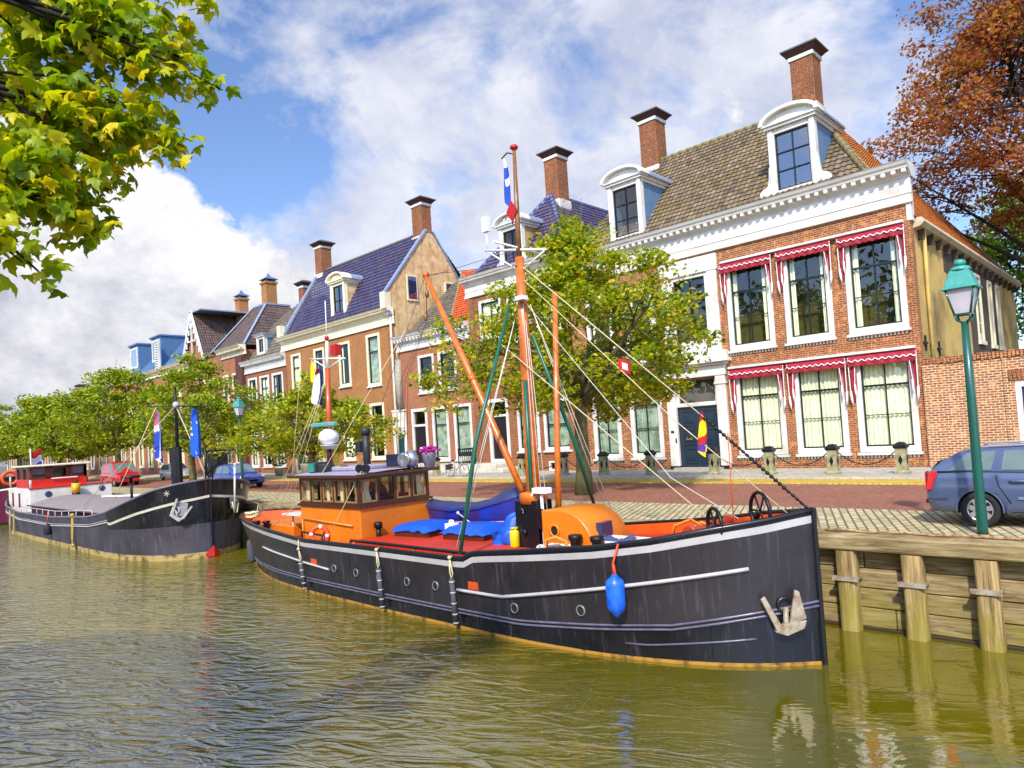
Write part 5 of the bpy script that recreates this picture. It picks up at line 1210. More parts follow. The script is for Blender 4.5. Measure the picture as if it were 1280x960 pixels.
# flags
def flag(name, parent, pts_grid, mif, mats):
    m = MB(); m.grid(pts_grid, 0, True, False, mif); return m.build(name, mats, parent, recalc=False)
def hanging(x, y, zt, w_, h_, lean=0, n=10, mm=14, tw=.6, tilt=0):
    """limp flag: columns along the hoist (vertical), rows along the fly, folded together"""
    rows = []
    for i in range(mm+1):
        v = i/mm; row = []
        for j in range(n+1):
            u = j/n; ww = w_*(.18+.82*math.sin(math.pi*min(1, v*1.02)*.62+.10))
            row.append((x + (u-.5)*ww + lean*v + .10*w_*math.sin(7*u+4*v), y + .16*w_*math.sin(u*10+v*2.2)*tw, zt - h_*v*(1-.16*abs(u-.62)) - tilt*u + .03*h_*math.sin(9*u)*(v > .8)))
        rows.append(row)
    return rows
TRI = [M['flag_red'], M['flag_white'], M['flag_blue']]
fl = flag('ensign', BA, hanging(-14.72, 8.72, 3.55, .46, .86, -.14, 24, 24, 1, .05), lambda i, j: min(2, int((j+i*.25)//10)), TRI)
flag('pennant', BA, hanging(-15.05, 8.75, 3.78, .26, .55, .02, 8, 8), lambda i, j: 0, [M['flag_yellow']])
flag('frisian_flag', BA, hanging(-8.19, 8.7, 6.5, .19, .86, .03, 24, 48), lambda i, j: 1 if i < 9 or (24 < i+.3*j < 31 and j > 10) else 0, [M['flag_blue'], M['flag_white'], M['flag_red']])
flag('signal_flag', BA, hanging(-4.78, 8.7, 1.86, .17, .62, -.02, 16, 36), lambda i, j: [2,1,0,0,1,2,0,2][int((i+.5*j)//6) % 8], [M['flag_yellow'], M['flag_red'], M['flag_purple']])
flag('red_pennant', BA, [[(-6.10+.22*j/4,8.7+.02*math.sin(j),2.76-.08*j/4-.20*i/4) for j in range(5)] for i in range(5)], lambda i, j: 1 if i in (1,2) and j in (1,2) else 0, [M['flag_red'], M['flag_white']])
# companion hood
m = MB(); n = 14; prof = [(-7.28,-.30),(-7.28,.50)] + [(-7.28+.35+.62*math.sin(t_)**1.0, -.02+.53*math.cos(t_)) for t_ in np.linspace(0, 1.75, n)] + [(-6.33,-.30)]
m.prism([(a,8.05,b) for a, b in prof], (0,.92,0), 0, True)
hd = m.build('companion_hood', M['orange_paint'], BA, bevel=.012)
m = MB(); m.lathe((-7.02,8.05,.20), [(.10,-.01),(.10,.025),(.075,.03),(.07,.0)], 18, 0, (0,-1,0)); ph = m.build('porthole', M['orange_paint'], hd)
m = MB(); m.lathe((-7.02,8.05,.20), [(.07,-.005),(.07,.012)], 16, 0, (0,-1,0)); m.build('pane', M['room_dark'], ph)
m = MB(); m.beam((-6.33,8.25,.22),(-6.36,8.55,.22),.10,.2,up=(0,0,1)); m.build('pane', MT('slot_blue','2c3a5c',.2), hd)
# fore deck gear
m = MB(); m.lathe((-7.62,8.72,.30), [(.17,-.28),(.17,-.24),(.10,-.22),(.10,.05),(.16,.07),(.16,.10),(.09,.12),(.09,.20)], 14, 0, (.25,1,0)); m.box(-7.78,-7.5,8.6,8.95,-.4,.14); w_ = m.build('winch', M['iron_black'], BA)
m = MB(); m.lathe((-7.62,8.72,.30), [(.13,-.20),(.135,.03)], 14, 0, (.25,1,0)); m.build('rope_drum', M['rope_cream'], w_)
for x_, y_ in ((-6.55,7.95),(-6.15,7.95)):
    m = MB(); m.lathe((x_,y_,-.25), [(.10,0),(.075,.04),(.075,.33),(.105,.37),(.105,.42),(.09,.43)], 14); m.build('mooring_bollard', M['iron_black'], BA)
def coil(name, c, r0, r1, turns, rr_, mt, parent=None, wob=.02, seed=1):
    rn = random.Random(seed); pts = []
    for i in range(int(turns*18)):
        t_ = i/18*2*math.pi; f = i/(turns*18); r_ = r0+(r1-r0)*((f*3) % 1); pts.append((c[0]+r_*math.cos(t_)*1.25+rn.uniform(-wob,wob)*.5, c[1]+r_*math.sin(t_)+rn.uniform(-wob,wob)*.5, c[2]+.045*math.floor(f*3)+rn.uniform(0,wob)))
    m = MB(); m.tube(pts, rr_, 5); return m.build(name, M[mt], parent, loc=None if parent else c)
cl = coil('rope_coil', (-6.75,7.75,-.10), .16, .26, 8, .022, 'rope_white', None, .03); tag(cl, 'coil of white mooring rope by the bollards beside the orange hood', 'rope')
cl = coil('rope_coil', (-16.9,7.95,.04), .11, .17, 7, .022, 'rope_cream', None, .03, 2); tag(cl, 'coil of cream rope hung over the stern rail of the black barge', 'rope')
m = MB(); m.tube([(-6.9,7.68,-.2),(-6.9,7.7,.12),(-6.75,7.75,.16),(-6.6,7.8,.10),(-6.6,7.8,-.2)], .03, 6); m.build('orange_hoop', MT('rope_orange','d98a2a',.8,var=.3,vscale=20), BA)
cr = thing('crate', 'pale plastic crate with a blue cloth lying on the fore deck', 'crate', (-5.95,8.3,-.12))
m = MB()
m.box(-6.3,-5.6,8.05,8.55,-.12,-.10)
for k in range(3):
    z = -.10+k*.07; m.box(-6.3,-5.6,8.04,8.06,z+.02,z+.06); m.box(-6.3,-5.6,8.54,8.56,z+.02,z+.06); m.box(-6.31,-6.29,8.04,8.56,z+.02,z+.06); m.box(-5.61,-5.59,8.04,8.56,z+.02,z+.06)
for i in range(8): m.box(-6.3+.1*i-.008,-6.3+.1*i+.008,8.035,8.065,-.12,.10); m.box(-6.3+.1*i-.008,-6.3+.1*i+.008,8.535,8.565,-.12,.10)
m.build('basket', M['white_plastic'], cr)
m = MB(); rr = random.Random(2); m.grid([[(-6.25+.4*i/6,8.1+.4*j/6,.06+.08*math.sin(i*.9)*math.sin(j*.8)+rr.uniform(0,.02)) for i in range(7)] for j in range(7)], 0, True); m.build('blue_cloth', MT('cloth_slate','3a4a74',.8,var=.3), cr, recalc=False)
m = MB(); m.box(-4.95,-4.55,8.25,9.1,-.0,.28); m.tube([(-4.75,8.1,.28),(-4.75,9.25,.28)], .06, 10)
for y_ in (8.12, 9.22): m.lathe((-4.75,y_,.28), [(.10,-.03),(.10,.03)], 14, 0, (0,1,0))
wl_ = m.build('windlass', MT('winch_red','a8381a',.5,var=.3), BA, bevel=.015)
for x_, y_, z_, r_ in ((-4.35,8.05,.42,.20),(-3.95,8.5,.54,.24)):
    m = MB(); m.tube([(x_+r_*math.cos(t_)*.8,y_-r_*math.cos(t_)*.6,z_+r_*math.sin(t_)) for t_ in np.linspace(0, 2*math.pi, 24, endpoint=False)], .024, 6, closed=True)
    for k in range(3): t_ = k*math.pi/3; m.tube([(x_+r_*math.cos(t_)*.8,y_-r_*math.cos(t_)*.6,z_+r_*math.sin(t_)),(x_-r_*math.cos(t_)*.8,y_+r_*math.cos(t_)*.6,z_-r_*math.sin(t_))], .014, 6)
    m.tube([(x_,y_,z_),(x_-.15,y_+.2,z_-.1),(x_-.3,y_+.3,.1)], .03, 6); m.build('handwheel', M['iron_black'], wl_)
m = MB(); m.tube([(-5.35,8.6,.0),(-5.2,8.5,.3),(-5.0,8.6,.38),(-4.6,8.5,.2),(-4.9,8.3,.1)], .022, 6); m.tube([(-5.3,8.9,.1),(-4.9,8.7,.33),(-4.5,8.9,.15)], .022, 6); m.build('orange_rope', M['rope_orange'] if 'rope_orange' in M else M['buoy_orange'], BA)
# anchor housed on the bow
m = MB(); ax = -3.72; z0 = -.62
tdir = (hA.at(ax+.2, z0)-hA.at(ax-.2, z0)).normalized(); nrm = Vector((tdir.y, -tdir.x, 0)); base = hA.at(ax, z0, -1, .05)
def an(u, v, o=0): return base + tdir*u + nrm*o + Vector((0,0,v))
m.prism([an(-.22,.14,.03),(an(-.17,.18,.03)),(an(.02,-.22,.05)),(an(-.06,-.24,.05))], nrm*.05); m.prism([an(.24,.22,.03),an(.19,.24,.03),an(.09,-.18,.05),(an(.30,-.10,.05))], nrm*.05)
m.prism([an(-.08,-.25,.0),an(.06,-.30,.0),an(.27,-.22,.0),an(.30,-.12,.0),an(.04,-.16,.0)], nrm*.10); m.tube([an(.06,-.2,.06),an(.09,.02,.0)], .035, 8)
anc = m.build('anchor', M['galv'], BA, bevel=.008)
m = MB(); m.lathe(an(.09,.04,-.06), [(.11,0),(.11,.05),(.07,.06),(.07,.0)], 14, 0, nrm); m.build('hawse_pipe', M['rail_black'], BA)
# fenders and life ring hang from the hull: things of their own
m = MB(); p = hA.at(-5.45,-.46,-1,.14); m.lathe((p.x,p.y,-.74), [(.03,0),(.05,.04),(.11,.10),(.125,.16),(.125,.42),(.11,.48),(.05,.53),(.03,.56)], 18); fd = m.build('fender', M['fender_blue'], loc=(p.x,p.y,-.74)); tag(fd, 'bright blue fender hanging on an orange cord against the dark bow', 'fender')
m = MB(); g1 = hA.at(-5.40,hA.z(-5.4)+.02,-1,.02); m.tube([(p.x-.015,p.y,-.2),(p.x-.02,p.y+.01,-.05),g1], .014, 6); m.tube([(p.x+.02,p.y,-.2),(p.x-.01,p.y+.01,-.05)], .014, 6); m.build('cord', M['buoy_orange'], fd)
for x, zt, lab in ((-13.4,-.40,'black banded fender pole below the life ring and wheelhouse'),(-10.52,-.20,'black banded fender pole hanging between the third and fourth portholes'),(-8.52,-.18,'black banded fender pole under the green spar, next to the large orange panel')):
    p = hA.at(x, -.8, -1, .07); F = thing('fender', lab, 'fender', (x, p.y, -1.24))
    m = MB(); tp = hA.at(x, zt, -1, .06); bt = hA.at(x, -1.25, -1, .09); m.tube([tp+(bt-tp)*.32, bt], .042, 10); m.build('rubber_tube', M['rubber_grey'], F)
    m = MB()
    for k in (.36,.52,.68,.84,.97): q = tp+(bt-tp)*k; m.lathe(q, [(.047,-.012),(.047,.012)], 10)
    m.build('band', M['strake_grey'], F)
    m = MB(); a = tp+(bt-tp)*.33; m.tube([hA.at(x,hA.z(x)+.03,-1,.0), tp, a+Vector((-.03,0,.12)), a], .014, 6); m.tube([tp, a+Vector((.035,0,.10)), a], .012, 6); m.ball(tp, .035, 7); m.build('lashing', M['rope_cream'], F)
m = MB(); m.lathe((-17.42,8.12,-1.18), [(.03,0),(.09,.03),(.115,.10),(.115,.50),(.09,.58),(.03,.62)], 16); fd = m.build('fender', M['rubber_grey'], loc=(-17.42,8.12,-1.18)); tag(fd, 'fat grey fender hanging at the stern corner of the black barge', 'fender')
m = MB(); m.tube([(-17.42,8.12,-.58),(-17.3,8.15,-.1),(-17.1,8.1,.05)], .018, 6); m.build('cord', M['rope_cream'], fd)
m = MB(); c = Vector((-13.35,7.72,-.17)); nr = Vector((.75,-.66,.12)).normalized(); a_ = nr.cross(Vector((0,0,1))).normalized(); b_ = a_.cross(nr)
ringpts = [c + (a_*math.cos(t_)+b_*math.sin(t_))*.165 for t_ in np.linspace(0, 2*math.pi, 40, endpoint=False)]
m.tube(ringpts, .048, 10, closed=True)
for i in range(len(m.mi)):
    seg = i//10 if i < 400 else 0
    m.mi[i] = 1 if (seg % 10) in (0, 1) else 0
lr = m.build('life_ring', [M['buoy_orange'], M['white_plastic']], loc=tuple(c)); tag(lr, 'orange life ring with white bands leaning on the orange wheelhouse', 'life ring')
pl = thing('flower_pot', 'pale grey pot of magenta flowers on the front corner of the wheelhouse roof', 'flower pot', (-12.0,9.72,1.09))
m = MB(); m.lathe((-12.0,9.72,1.09), [(.11,0),(.17,.30),(.18,.31),(.16,.31)], 16); m.build('pot', MT('pot_grey','b5b5b8',.6), pl)
m = MB(); rr = random.Random(3)
for k in range(60): m.ball((-12.0+rr.gauss(0,.09),9.72+rr.gauss(0,.09),1.44+rr.uniform(-.05,.09)), .034, 5)
m.build('flowers', M['flower_magenta'], pl)
# the covered rowing boat stowed on the far side of the deck
DB = thing('rowing_boat', 'blue rowing boat under a navy cover, stowed behind the blue hatches', 'boat', (-10.8,9.85,-.25))
hD = Hull([(-12.15,.20,.30,.10),(-11.9,.34,.26,.24),(-11,.44,.24,.36),(-10.2,.43,.30,.34),(-9.7,.32,.42,.22),(-9.4,.14,.52,.06),(-9.3,.02,.56,.01)], 9.85, 36)
hD.at_orig = hD.at
zz0 = -.30
m = MB(); rows = []
for f_ in (0, .25, .5, .75, 1.0):
    r_ = []
    for sd_ in (-1, 1):
        seq = list(zip(hD.xs, hD.hb, hD.zr, hD.hw))
        if sd_ == 1: seq = seq[::-1]
        for x, hb, zr, hw in seq: r_.append((x, 9.85+sd_*(hw*.35+(hb-hw*.35)*(1-f_)**.6) if f_ < 1 else 9.85+sd_*hw*.15, zr+(zz0-zr)*f_))
    rows.append(r_)
m.grid(rows, 0, True, True); m.poly(rows[-1]); m.build('hull', M['dinghy_blue'], DB)
m = MB(); rn = random.Random(8); rows = []
for k in range(9):
    v = -1+2*k/8; r_ = []
    for x, hb, zr in zip(hD.xs, hD.hb, hD.zr): r_.append((x, 9.85+v*(hb+.02), zr+.015+(.20*max(0,1-abs(v))*(.35+.65*math.exp(-((x+9.75)/.45)**2))) - (.05 if abs(v) == 1 else 0)+rn.uniform(-.008,.008)))
    rows.append(r_)
m.grid(rows, 0, True); m.build('cover', M['tarp_navy'], DB)
m = MB(); m.tube([(x, 9.85-hb*.98-.012, -.06+.03*(x+12)) for x, hb in zip(hD.xs, hD.hb)][2:-3], .022, 6); m.build('rubbing_strake', MT('strake_pink','b08a94',.5), DB)
m = MB(); m.tube([(-10.75,9.38,.16),(-10.4,9.36,.0),(-10.1,9.36,-.12)], .012, 5); m.ball((-10.75,9.37,.17), .035, 6); m.build('lashing', M['rope_white'], DB)
m = MB(); m.tube([(-12.2,9.6,.22),(-12.25,9.55,.18)], .13, 10); m.build('outboard_bracket', M['rubber_black'], DB)
# ================= the second barge: grey and black tjalk with red wheelhouse
BB = thing('tjalk_barge', 'grey and black blunt bowed barge with red and white deckhouse moored astern', 'boat', (-31,8.45,WZ))
hB = Hull([(-20.62,.02,.93,.02),(-20.70,.55,.90,.24),(-20.88,1.02,.83,.58),(-21.2,1.42,.72,.95),(-21.8,1.76,.50,1.36),(-22.7,1.88,.29,1.62),(-23.9,1.90,.06,1.78),(-25.5,1.94,-.12,1.84),(-30,1.95,-.30,1.86),(-35.5,1.95,-.30,1.86),(-38.3,1.88,-.12,1.78),(-39.8,1.6,.02,1.4),(-40.8,1.05,.08,.75),(-41.3,.5,.10,.25),(-41.5,.02,.10,.02)], 8.45, 110, 2)
zs = lambda x: .45 - .72*min(1, (-20.62-x)/3.0)**.75 if x > -23.62 else hB.z(x)-.33
zb = lambda x: -.33 - .10*min(1, (-20.62-x)/3.0)
lv = [lambda x: hB.z(x), lambda x: hB.z(x)-.03, lambda x: zs(x)+.12, lambda x: zs(x)+.09, lambda x: zs(x)+.03, lambda x: zs(x)-.04, lambda x: min(zb(x), zs(x)-.05), lambda x: min(-.75, zb(x)-.1), lambda x: WZ+.17, lambda x: WZ, lambda x: WZ-.4]
fb = [0,1,0,1,2,1,3,3,4,4]
hB.surface(lv, lambda i, x: fb[i] if x > -23.62 else (0 if i == 0 else (4 if i > 7 else 3))).build('hull', [M['rail_black'], M['hull_black'], MT('strake_cream','cfc9b4',.5,var=.2), M['hull_grey'], M['boot_ochre']], BB)
m = MB(); m.tube(hB.line(lambda x: hB.z(x)+.01, -.01), .035, 8); m.tube(hB.line(lambda x: hB.z(x)+.01, -.01, side=1), .035, 8); m.build('gunwale', MT('rail_lilac','6a6478',.4,var=.3), BB)
m = MB(); m.tube(hB.line(lambda x: hB.z(x)-.30, .012, x0=-23.7), .022, 6); m.tube(hB.line(lambda x: hB.z(x)-.24, .012, x0=-23.7), .012, 6); m.build_each('belting', M['strake_grey'], BB)
m = MB(); m.beam((-20.62,8.45,-1.7),(-20.60,8.45,.95),.05,.06); m.build('stem', M['rail_black'], BB, bevel=.02)
m = MB(); m.add([Vector((-20.53,8.45,-.98)), Vector((-20.62,8.22,WZ+.10)), Vector((-20.60,8.25,WZ+.02)), Vector((-20.50,8.45,WZ+.02)), Vector((-20.60,8.65,WZ+.02)), Vector((-20.62,8.68,WZ+.10))], [(0,1,2,3),(0,3,4,5)]); m.build('red_forefoot', M['red_paint'], BB)
m = MB(); L = hB.line(lambda x: min(-.42, hB.z(x)-.1) if x < -23 else hB.z(x)-.25, -.03); L2 = hB.line(lambda x: min(-.42, hB.z(x)-.1) if x < -23 else hB.z(x)-.25, -.03, side=1); m.grid([L, L2], 0, False)
m.build('deck', MT('deck_maroon','5a2430',.6,var=.3), BB)
m = MB()
for sd_ in (-1,1): m.grid([hB.line(lambda x: hB.z(x), -.04, side=sd_), hB.line(lambda x: min(-.42, hB.z(x)-.1) if x < -23 else hB.z(x)-.25, -.04, side=sd_)], 0, True)
m.build('bulwark_lining', M['deck_maroon'], BB)
# hold: coaming and cambered grey cover
m = MB(); m.box(-35.5,-24.7,7.0,9.9,-.45,-.06); m.build('hatch_coaming', MT('coaming_brown','3c2420',.6,var=.4), BB)
m = MB(); n = 14; rows = []
for i in range(n+1):
    yy = 6.9+3.1*i/n; rows.append([(x, yy, -.07+.30*math.sin(math.pi*i/n)**.8) for x in np.linspace(-35.55,-24.6,14)])
m.grid(rows, 0, True); m.poly([r[-1] for r in rows]); m.poly([r[0] for r in rows])
m.build('hatch_cover', M['deck_grey'], BB)
m = MB(); m.tube([(x, 6.86, -.06) for x in np.linspace(-35.55,-24.6,14)], .03, 6); m.tube([(-24.6,6.86,-.06),(-24.55,8.4,.22),(-24.6,10.0,-.06)], .03, 6); m.build('hatch_edge', MT('edge_brown','5a2a26',.6), BB)
m = MB(); pts = [(x, 6.68, hB.z(x)+.20) for x in np.linspace(-35.8,-25.6,12)]; m.tube(pts, .018, 6)
for p in pts: m.tube([p, (p[0],p[1],p[2]-.34)], .014, 5)
m.build('hand_rail', M['strake_grey'], BB)
m = MB(); m.prism([(-30.5,8.3,.245),(-30.1,8.2,.245),(-28.3,9.0,.245),(-28.6,9.2,.245)], (0,0,.05)); m.build('white_plank', M['white_plastic'], BB)
# white trunk cabin and red wheelhouse
m = MB(); m.box(-39.7,-35.6,6.95,10.15,-.42,.62); tr = m.build('cabin_trunk', M['white_paint'], BB, bevel=.03)
m = MB(); m.box(-38.9,-38.6,6.935,6.955,-.2,.42); m.box(-37.6,-37.3,6.935,6.955,-.2,.42); m.build_each('louvre', M['mahogany_red'], tr)
for p, ax_ in (((-35.6,7.65,.34),(1,0,0)),((-35.6,9.72,.40),(1,0,0))):
    m = MB(); m.lathe(p, [(.13,-.02),(.13,.02),(.10,.025)], 16, 0, ax_); m.build('porthole', M['tarp_navy'], tr)
m = MB(); m.box(-38.8,-36.2,7.1,9.3,.60,1.0); m.box(-35.66,-35.56,6.93,10.17,.60,.66); wb = m.build('wheelhouse', MT('wheel_red','c81c10',.4,var=.25,vscale=3), BB, bevel=.02)
m = MB(); m.box(-38.8,-38.7,7.1,9.3,1.0,1.55); m.box(-38.7,-36.2,9.2,9.3,1.0,1.55)
for yy in (7.1, 7.72, 7.86, 8.5, 8.64, 9.2): m.box(-36.3,-36.2,yy,yy+.1,1.0,1.55)
m.box(-36.3,-36.2,7.2,9.2,1.0,1.06); m.box(-36.3,-36.2,7.2,9.2,1.46,1.55)
for xx in (-38.7,-37.5,-36.4): m.box(xx,xx+.1,7.1,7.2,1.0,1.55)
m.box(-38.7,-36.3,7.1,7.2,1.46,1.55); m.build('window_wall', M['mahogany_red'], wb)
m = MB(); m.quad((-36.25,7.2,1.0),(-36.25,9.2,1.0),(-36.25,9.2,1.5),(-36.25,7.2,1.5)); m.quad((-38.7,7.15,1.0),(-36.3,7.15,1.0),(-36.3,7.15,1.5),(-38.7,7.15,1.5)); m.build('pane', M['glass_dark'], wb, recalc=False)
m = MB(); m.box(-36.4,-36.36,7.2,7.72,1.20,1.46); m.box(-36.4,-36.36,8.74,9.2,1.15,1.46); m.build('blind', MT('blind_lilac','9a90b8',.8), wb)
m = MB(); m.box(-39.0,-35.95,6.95,9.45,1.55,1.63); m.build('roof', M['cream_paint'], wb, bevel=.02)
m = MB(); m.tube([(-39.5,7.0,.62),(-39.5,7.0,1.15)], .04, 8); m.tube([(-35.8,7.05,.62),(-35.8,7.05,1.0)], .05, 8); m.build_each('post', M['strake_grey'], BB)
m = MB(); m.tube([(-35.7,9.3,.62),(-35.7,9.3,.88),(-35.7,10.0,.88),(-35.7,10.0,.62)], .02, 6); m.tube([(-37.5,10.0,.88),(-35.7,10.0,.88)], .02, 6); m.build('red_rail', M['red_paint'], BB)
m = MB(); m.box(-36.15,-36.1,7.9,8.9,.98,1.02); m.build('sill_board', M['white_plastic'], BB)
m = MB(); m.lathe((-35.3,8.62,.15), [(.16,0),(.16,.16)], 14, 1); m.lathe((-35.3,8.62,.31), [(.17,0),(.17,.42)], 14, 0); m.lathe((-35.3,8.62,.73), [(.12,0),(.12,.08)], 12, 1); m.build('stove_funnel', [MT('funnel_yellow','e0a814',.45), M['iron_black']], BB)
# masts, davit, flags, anchors
m = MB(); m.tube([(-23.0,8.45,-.3),(-22.93,8.45,3.2),(-22.93,8.45,3.85)], [.06,.05,.03], 8); m.tube([(-25.5,8.45,3.40),(-20.6,8.45,3.08)], .022, 6); m.ball((-22.9,8.45,3.27), .12, 8, 1); m.box(-23.45,-22.75,8.4,8.5,.7,1.95); mB = m.build('signal_mast', [M['iron_black'], M['strake_grey']], BB)
for a, b in (((-22.95,8.4,3.2),(-28.5,7.2,.1)),((-22.9,8.45,3.2),(-20.75,8.45,.95)),((-22.9,8.5,3.15),(-21.2,8.6,.9)),((-24.6,8.45,3.35),(-24.9,7.0,.1))):
    m = MB(); m.tube([a, b], .012, 5); m.build('stay', M['rope_cream'], BB)
m = MB(); m.tube([(-20.85,8.45,.75),(-20.82,8.45,1.95)], .04, 8); m.tube([(-20.82,8.45,1.75),(-19.6,8.75,1.76)], .03, 6); m.tube([(-20.84,8.45,1.05),(-19.75,8.7,1.72)], .022, 6); m.tube([(-20.3,8.4,.8),(-20.3,8.4,1.85)], .02, 6); m.build('anchor_davit', M['iron_black'], BB)
m = MB(); m.tube([(-20.35,9.1,1.35),(-20.5,9.1,-.05)], .03, 6); m.build('white_post', M['white_plastic'], BB)
m = MB(); m.tube([(-26.0,8.0,-.2),(-26.0,8.0,1.05)], .045, 8); m.lathe((-26.0,8.0,1.0), [(.28,0),(.32,.05),(.2,.10)], 10); m.build('searchlight_post', M['iron_black'], BB)
flag('ensign', BB, hanging(-24.62, 8.45, 3.22, .72, 1.75, .05, 20, 40), lambda i, j: 1 if j > 16 or (14 < i+.3*j < 19) or (i > 31 and (i+j) % 9 < 3) else (0 if i < 14 else 2), [MT('flag_pink','c05a80',.8,var=.3), M['flag_white'], M['flag_blue']])
flag('blue_star_flag', BB, hanging(-21.5, 8.45, 3.05, .80, 1.5, .02, 24, 40), lambda i, j: 1 if i in (10,11,15,16,20,21) and j in (9,10,15,16) else 0, [M['flag_sky'], M['flag_yellow']])
flag('ensign', BB, [[(-41.4-.10*j/4+.03*math.sin(i*1.3),8.2+.5*j/6,2.35-.16*i-.10*math.sin(j*.9)) for j in range(7)] for i in range(7)], lambda i, j: min(2, i//2), TRI)
m = MB(); m.tube([(-41.3,8.2,.1),(-41.4,8.2,2.45)], .03, 6); m.build('flagstaff', M['white_paint'], BB)
for sd_ in (-1, 1):
    bx = -20.86; c0 = hB.at(bx, .10, sd_, .03); n_ = Vector((.75, sd_*.66, 0)).normalized(); tg = Vector((n_.y, -n_.x, 0))*(-sd_)
    m = MB(); m.prism([c0+tg*u+Vector((0,0,v)) for u, v in ((-.24,.20),(.26,.26),(.28,-.10),(.08,-.20),(-.18,-.10))], n_*.025); m.build('anchor_shield', MT('shield_grey','8a8690',.5,var=.3), BB)
    m = MB(); m.lathe(c0+Vector((0,0,.02))+tg*.1, [(.12,0),(.12,.06),(.08,.07),(.08,.0)], 14, 0, n_); hp = m.build('hawse_pipe', M['strake_grey'], BB)
    m = MB(); m.lathe(c0+Vector((0,0,.02))+tg*.1, [(.08,.01),(.08,.045)], 14, 0, n_); m.build('hole', M['rail_black'], hp)
    s_ = hB.at(bx-.1, .62, sd_, .03); m = MB()
    for k in range(3): t_ = k*math.pi/3+.3; m.beam(s_+n_*.02+tg*.085*math.cos(t_)+Vector((0,0,.085*math.sin(t_))), s_+n_*.02-tg*.085*math.cos(t_)-Vector((0,0,.085*math.sin(t_))), .016, .012)
    m.build('star', M['white_paint'], BB)
    if sd_ == -1:
        m = MB()
        def an2(u, v, o=.08): return c0+tg*u+Vector((0,0,v))+n_*o
        m.prism([an2(.00,.36),an2(.05,.35),an2(.24,-.06),an2(.15,-.10)], n_*.05); m.prism([an2(-.40,.10),an2(-.35,.12),an2(-.06,-.20),an2(-.14,-.24)], n_*.05); m.prism([an2(-.14,-.22),an2(.0,-.30),an2(.25,-.10),an2(.16,-.06),an2(.02,-.18)], n_*.08); m.tube([an2(.1,.04),an2(.03,-.20)], .03, 6)
        m.build('anchor', MT('anchor_grey','aaa69e',.5,var=.35,vscale=8), BB)
    else:
        m = MB(); m.tube([c0+n_*.1+Vector((0,0,.02))+tg*.1, c0+n_*.12+tg*(-.05)+Vector((0,0,-.25)), c0+n_*.12+tg*(-.22)+Vector((0,0,-.22)), c0+n_*.1+tg*(-.3)+Vector((0,0,.1))], .022, 6); m.build('anchor_rope', M['rope_cream'], BB)
for x, lab, mt_, tp in ((-30.3,'black tyre-like fender on an orange cord at the grey barge side','rubber_black','buoy_orange'),):
    p = hB.at(x,-.75,-1,.10); m = MB(); m.lathe((x,p.y,-.95), [(.04,0),(.12,.04),(.14,.12),(.14,.28),(.12,.36),(.04,.40)], 12); fd = m.build('fender', M[mt_], loc=(x,p.y,-.95)); tag(fd, lab, 'fender')
    m = MB(); m.tube([(x,p.y,-.56),(x,p.y+.02,-.1)], .016, 5); m.build('cord', M[tp], fd)
m = MB(); x = -27.2; p = hB.at(x,-.7,-1,.05); m.tube([(x,p.y,-.12),(x+.05,p.y,-.5),(x-.02,p.y-.02,-.9),(x+.06,p.y-.02,-1.15)], .03, 6); m.tube([(x-.06,p.y,-.14),(x-.1,p.y-.02,-.7),(x-.05,p.y-.03,-1.1)], .02, 6); m.ball((x,p.y-.02,-1.12), .10, 7, 0, (1.4,.6,.7)); m.ball((x,p.y,-.12), .08, 7)
tag(m.build('rope_fender', MT('rope_gold','b89a4a',.9,var=.35,vscale=20), loc=(x,p.y,-1.1)), 'bundle of golden rope hanging down the grey barge side', 'rope')
for x, lab in ((-36.3,'wooden fender board at the stern quarter of the grey barge, nearer the black fender'),(-37.2,'wooden fender board at the stern quarter of the grey barge, nearer the stern')):
    p = hB.at(x,-.7,-1,.05); m = MB(); m.beam((x,p.y,-.25),(x,p.y-.03,-1.3),.10,.06); tag(m.build('fender_board', M['boot_ochre'], loc=(x,p.y,-1.3), bevel=.01), lab, 'fender')
m = MB(); p = hB.at(-40.3,0,-1,.02); m.beam(hB.at(-39.4,-.18,-1,.02),hB.at(-40.6,-.12,-1,.03),.02,.20,up=(0,0,1)); m.build('name_board', MT('board_gold','b8963c',.5), BB)

# ================= a third boat, only its maroon bow and a life ring show at the picture edge
BC = thing('maroon_boat', 'maroon boat with white rail showing beyond the red deckhouse', 'boat', (-47,8.2,WZ))
hC = Hull([(-43.0,.05,.55,.03),(-43.4,.7,.50,.45),(-44.2,1.2,.40,.95),(-45.5,1.5,.25,1.35),(-50,1.5,.15,1.35),(-53,1.2,.25,.9),(-54,.1,.3,.05)], 8.0, 40)
hC.surface([lambda x: hC.z(x), lambda x: hC.z(x)-.08, lambda x: WZ+.1, lambda x: WZ-.4], lambda i, x: [0,1,2][i]).build('hull', [M['white_paint'], MT('hull_maroon','5a1030',.4,var=.3), M['rail_black']], BC)
m = MB(); m.grid([hC.line(lambda x: hC.z(x)-.1, -.02), hC.line(lambda x: hC.z(x)-.1, -.02, side=1)], 0, False); m.build('deck', M['deck_maroon'], BC)
m = MB(); m.box(-51.5,-46.5,7.1,8.9,.05,1.0); m.box(-51.6,-46.4,7.0,9.0,1.0,1.06); m.build('cabin', M['mahogany'], BC, bevel=.02)
m = MB(); m.tube([(-43.6+.0,7.72+.33*math.cos(t_),1.02+.33*math.sin(t_)) for t_ in np.linspace(0,2*math.pi,28,endpoint=False)], .085, 8, closed=True); tag(m.build('life_ring', M['buoy_orange'], loc=(-43.6,7.72,.7)), 'plain orange life ring on the rail of the maroon boat at the picture edge', 'life ring')
